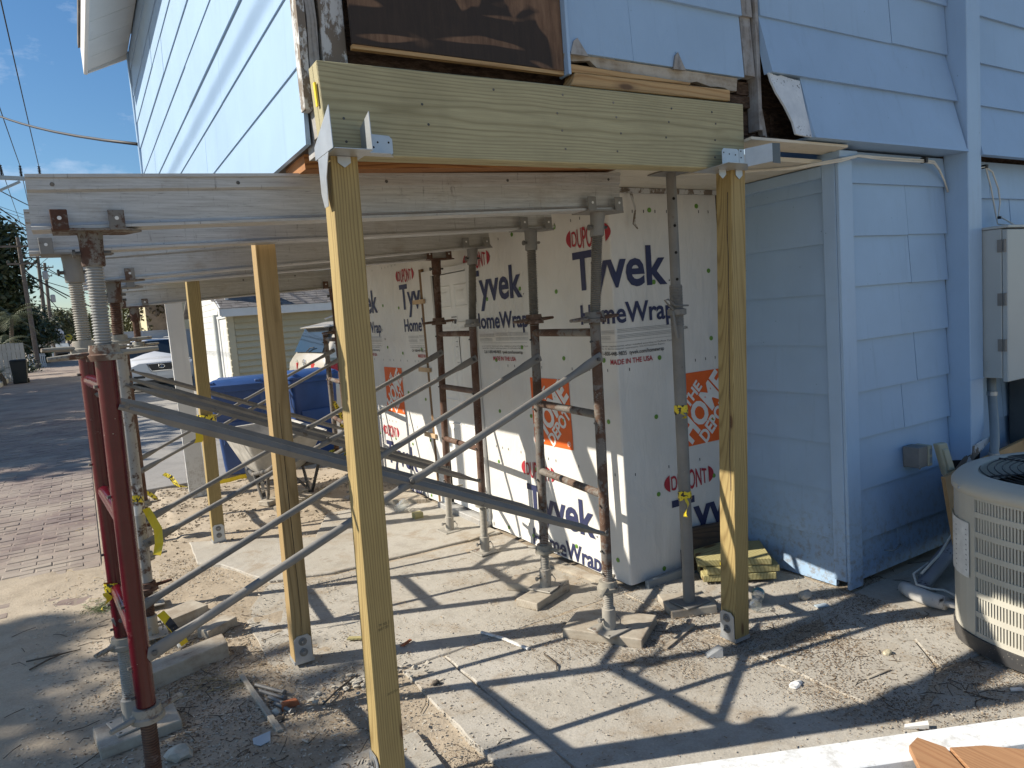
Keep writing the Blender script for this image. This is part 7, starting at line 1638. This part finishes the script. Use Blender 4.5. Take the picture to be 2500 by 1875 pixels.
def dbin(label, x, y, s=1.0):
    t = thing('dark_bin', (x, y, rise(y)), label, 'wheeled bin', 'dark wheeled bins along the alley')
    obj('body', M().hexa([(-.25*s,-.25*s,.02),(.25*s,-.25*s,.02),(.25*s,.25*s,.02),(-.25*s,.25*s,.02),(-.31*s,-.32*s,.98*s),(.31*s,-.32*s,.98*s),(.31*s,.32*s,.98*s),(-.31*s,.32*s,.98*s)]), MT['bin_dark'], t, bevel=.02, local=True); obj('lid', M().hexa([(-.33*s,-.34*s,.985*s),(.33*s,-.34*s,.985*s),(.33*s,.34*s,.985*s),(-.33*s,.34*s,.985*s),(-.28*s,-.29*s,1.06*s),(.28*s,-.29*s,1.06*s),(.28*s,.29*s,1.06*s),(-.28*s,.29*s,1.06*s)]), MT['bin_dark'], t, bevel=.015, local=True); obj('wheel', M().lathe([(.1,-.3*s),(.1,.3*s)], 10, (0,.28*s,.1), (1,0,0)), MT['tyre'], t, local=True)
dbin('dark bin standing by the pale plank fence at the left edge', -2.36, 38.2); dbin('dark bin far along the alley, left of a pair', -2.05, 99, 1.15); dbin('dark bin far along the alley, right of a pair', -1.45, 97, 1.0)
hg = M(); rh = random.Random(8); P = []
for k in range(2600): P.append((rh.uniform(-3.3,-2.15), rh.uniform(70,76), rise(73) + rh.uniform(0,1.35)))
leaves(hg, P, .12, rh); tag(obj('hedge', hg, MT['leaf'], fix=False), 'clipped dark hedge behind the picket fence', 'hedge')
hg = M(); P = []
for k in range(1200): P.append((-3.2 + rh.gauss(0,.45), 52 + rh.gauss(0,1.2), rise(52) + abs(rh.gauss(0,.45))))
leaves(hg, P, .10, rh); tag(obj('shrub', hg, MT['leaf'], fix=False), 'low dark shrubs above the whitish kerb wall', 'shrub')
sg = thing('sign_board', (-2.45, 88, rise(88)), 'white board with green print standing far along the alley', 'sign'); obj('board', M().box(-2.6,-2.32,88,88.05,rise(88)+.15,rise(88)+1.25), MT['white'], sg); obj('print', M().box(-2.59,-2.33,87.98,87.998,rise(88)+.55,rise(88)+.95), MT['green_print'], sg)
ys = thing('round_sign', (-1.02, 112, rise(112)), 'round yellowish sign on a thin post far along the alley', 'sign'); obj('disc', M().lathe([(.42,-.01),(.42,.01)], 20, (-1.02,112,rise(112)+2.15), (0,-1,0)), MT['yellow_sign'], ys); obj('post', M().tube([(-1.02,112.05,rise(112)),(-1.02,112.05,rise(112)+2.5)], .05, 8), MT['pole'], ys)
fh = thing('far_house', (-2.6, 112, rise(112)), 'dim blue grey house far along the left side of the alley', 'house'); obj('wall', M().box(-5,-1.55,112,118,rise(112),rise(112)+2.7), MT['farwall'], fh); obj('roof', M().hexa([(-5.3,111.5,3.2),(-1.3,111.5,3.2),(-1.3,118.5,3.2),(-5.3,118.5,3.2),(-4.5,113,4.4),(-2.2,113,4.4),(-2.2,117,4.4),(-4.5,117,4.4)]), MT['farwall'], fh); obj('window', M().box(-2.6,-1.9,111.96,111.995,1.6,2.4), MT['glass'], fh)
for k in range(9): obj('siding_board', M().box(-1.9 - k*.32, -1.62 - k*.32, 111.95, 111.998, rise(112), rise(112) + 1.5), MT['fencewhite'], fh)
# ---------------------------------------------------------------- poles and wires
def pole(label, b, tp, r, arms=(), tr=()):
    t = thing('utility_pole', b, label, 'utility pole', 'wooden utility poles')
    B, T = Vector(b), Vector(tp); m = M(); m.tube([B, B.lerp(T,.5), T], [r*1.15, r, r*.8], 12); obj('shaft', m, MT['pole'], t, smooth='auto')
    for (k, L, ang) in arms:
        p = B.lerp(T, k); d = Vector((math.cos(ang), math.sin(ang), 0))
        a = obj('crossarm', M().bar(p - d*L*.5 + Vector((0,-r-.04,0)), p + d*L*.5 + Vector((0,-r-.04,0)), .09, .12), MT['pole'], t)
        m = M(); m.bar(p - Vector((0,0,.8)) + Vector((0,-r,0)), p + d*L*.28 + Vector((0,-r-.04,-.06)), .04, .04); obj('arm_brace', m, MT['pole'], t)
        for q in (-.48, -.2, .2, .48): c_ = p + d*L*q + Vector((0,-r-.04,.06)); obj('insulator', M().lathe([(.02,0),(.05,.03),(.02,.06),(.05,.09),(.02,.12),(.04,.15),(0,.17)], 8, c_), MT['steel_dirty'], a)
    for (k, s) in tr:
        p = B.lerp(T, k) + Vector((s*(r+.28),0,0)); obj('transformer', M().lathe([(.2,0),(.24,.04),(.24,.75),(.15,.85)], 14, p - Vector((0,0,.4))), MT['greyfence'], t, smooth='auto')
    return t
pole('leaning dark pole among the trees at the left edge', (-2.50,58,.2), (-2.63,58,9.0), .14, ((.93,2.4,0),(.80,1.6,0)))
pole('tall grey pole with a crossarm, left one of the two seen together under the beam', (-2.62,85,.39), (-2.44,85,10.75), .18, ((.97,3.0,0),), ((.80,1),))
pole('tall grey pole with a transformer, right one of the two seen together under the beam', (-2.50,95,.45), (-2.16,95,10.9), .18, ((.95,1.6,0),(.86,1.2,0)), ((.62,1),))
pole('slender far pole in the middle of the alley view', (-1.36,120,.6), (-.84,120,6.6), .12)
pn = thing('utility_pole', (-3.0, 28, 0), 'nearer utility pole out of frame whose grey crossarm and insulators show over the front beam', 'utility pole', 'wooden utility poles')
m = M(); m.tube([(-3.0,28,0),(-3.0,28,9.5)], [.18,.14], 12); obj('shaft', m, MT['pole'], pn, smooth='auto')
arm = obj('crossarm', M().bar((-3.6,27.83,7.06), (-.36,27.83,6.985), .10, .12), MT['panel'], pn); obj('arm_brace', M().bar((-2.95,27.85,5.9), (-.98,27.83,6.90), .07, .07), MT['panel'], pn)
for x in (-2.9, -1.44, -.925, -.42):
    m = M(); m.lathe([(.02,0)] + [q for k in range(6) for q in ((.022,.04+k*.045),(.055,.052+k*.045),(.022,.075+k*.045))] + [(.03,.33),(.05,.345),(0,.37)], 10, (x,27.83,7.04)); obj('insulator', m, MT['plastic_bk'], arm, smooth='auto')
def wire(label, pts, r=.012, sag=0.0, mat='cable_bk', grp='overhead wires'):
    m = M()
    for i in range(len(pts) - 1):
        a, b = Vector(pts[i]), Vector(pts[i+1]); m.tube([a.lerp(b, k/14) + Vector((0,0,-sag*4*(k/14)*(1-k/14))) for k in range(15)], r, 6)
    return tag(obj('overhead_wire', m, MT[mat], smooth=True), label, 'wire', grp)
for k, x in enumerate((-1.44, -.925, -.42)):
    wire(('left','middle','right')[k] + ' one of three thin wires running from the crossarm insulators over the alley', [(x*1.0,-12,8.2),(x,27.83,7.41),(x-1.2,85,10.6)], .011, .5)
wire('thick black cable sagging across the sky to the far corner of the blue house', [(-2.2,24.0,8.6),(.69,7.62,3.42)], .017, .25)
wire('thick utility cable out of frame to the left, shading the blue siding', [(-6.0,-25,8.3),(-6.0,8,8.12),(-6.0,40,8.3)], .015, .03)
SW = [((-1.65,7.05),(-.92,6.95),30,.017),((-1.73,6.45),(-1.13,6.18),30,.02),((-1.75,6.23),(-1.12,6.0),30,.02),((-1.72,6.53),(-.85,6.54),30,.008),((-1.73,6.42),(-.87,6.42),30,.008),
      ((-2.97,7.88),(-1.7,6.75),70,.025),((-1.7,6.75),(.14,5.56),70,.03),((-2.63,7.39),(.23,6.35),70,.018),((-1.44,8.06),(-.09,7.22),70,.02),((-2.8,7.63),(-1.48,5.16),70,.02),((-2.5,9.3),(.4,7.9),82,.02),((-2.4,8.6),(.5,7.6),90,.018),((-2.2,6.4),(.5,5.9),100,.02),((-2.6,5.6),(.6,5.2),110,.02)]
for k, ((x0,z0),(x1,z1),Y,rr_) in enumerate(SW):
    dx, dz = x1 - x0, z1 - z0; e = 1.6 if Y == 30 else 1.0
    wire('one of the tangle of dark wires crossing the sky beyond the left beam ends', [(x0 - dx*.8, Y - 2, z0 - dz*.8), (x1 + dx*e, Y + 6, z1 + dz*e*.8)], rr_ * (1.0 if Y == 30 else 1.7), .12, grp='tangle of crossing wires')
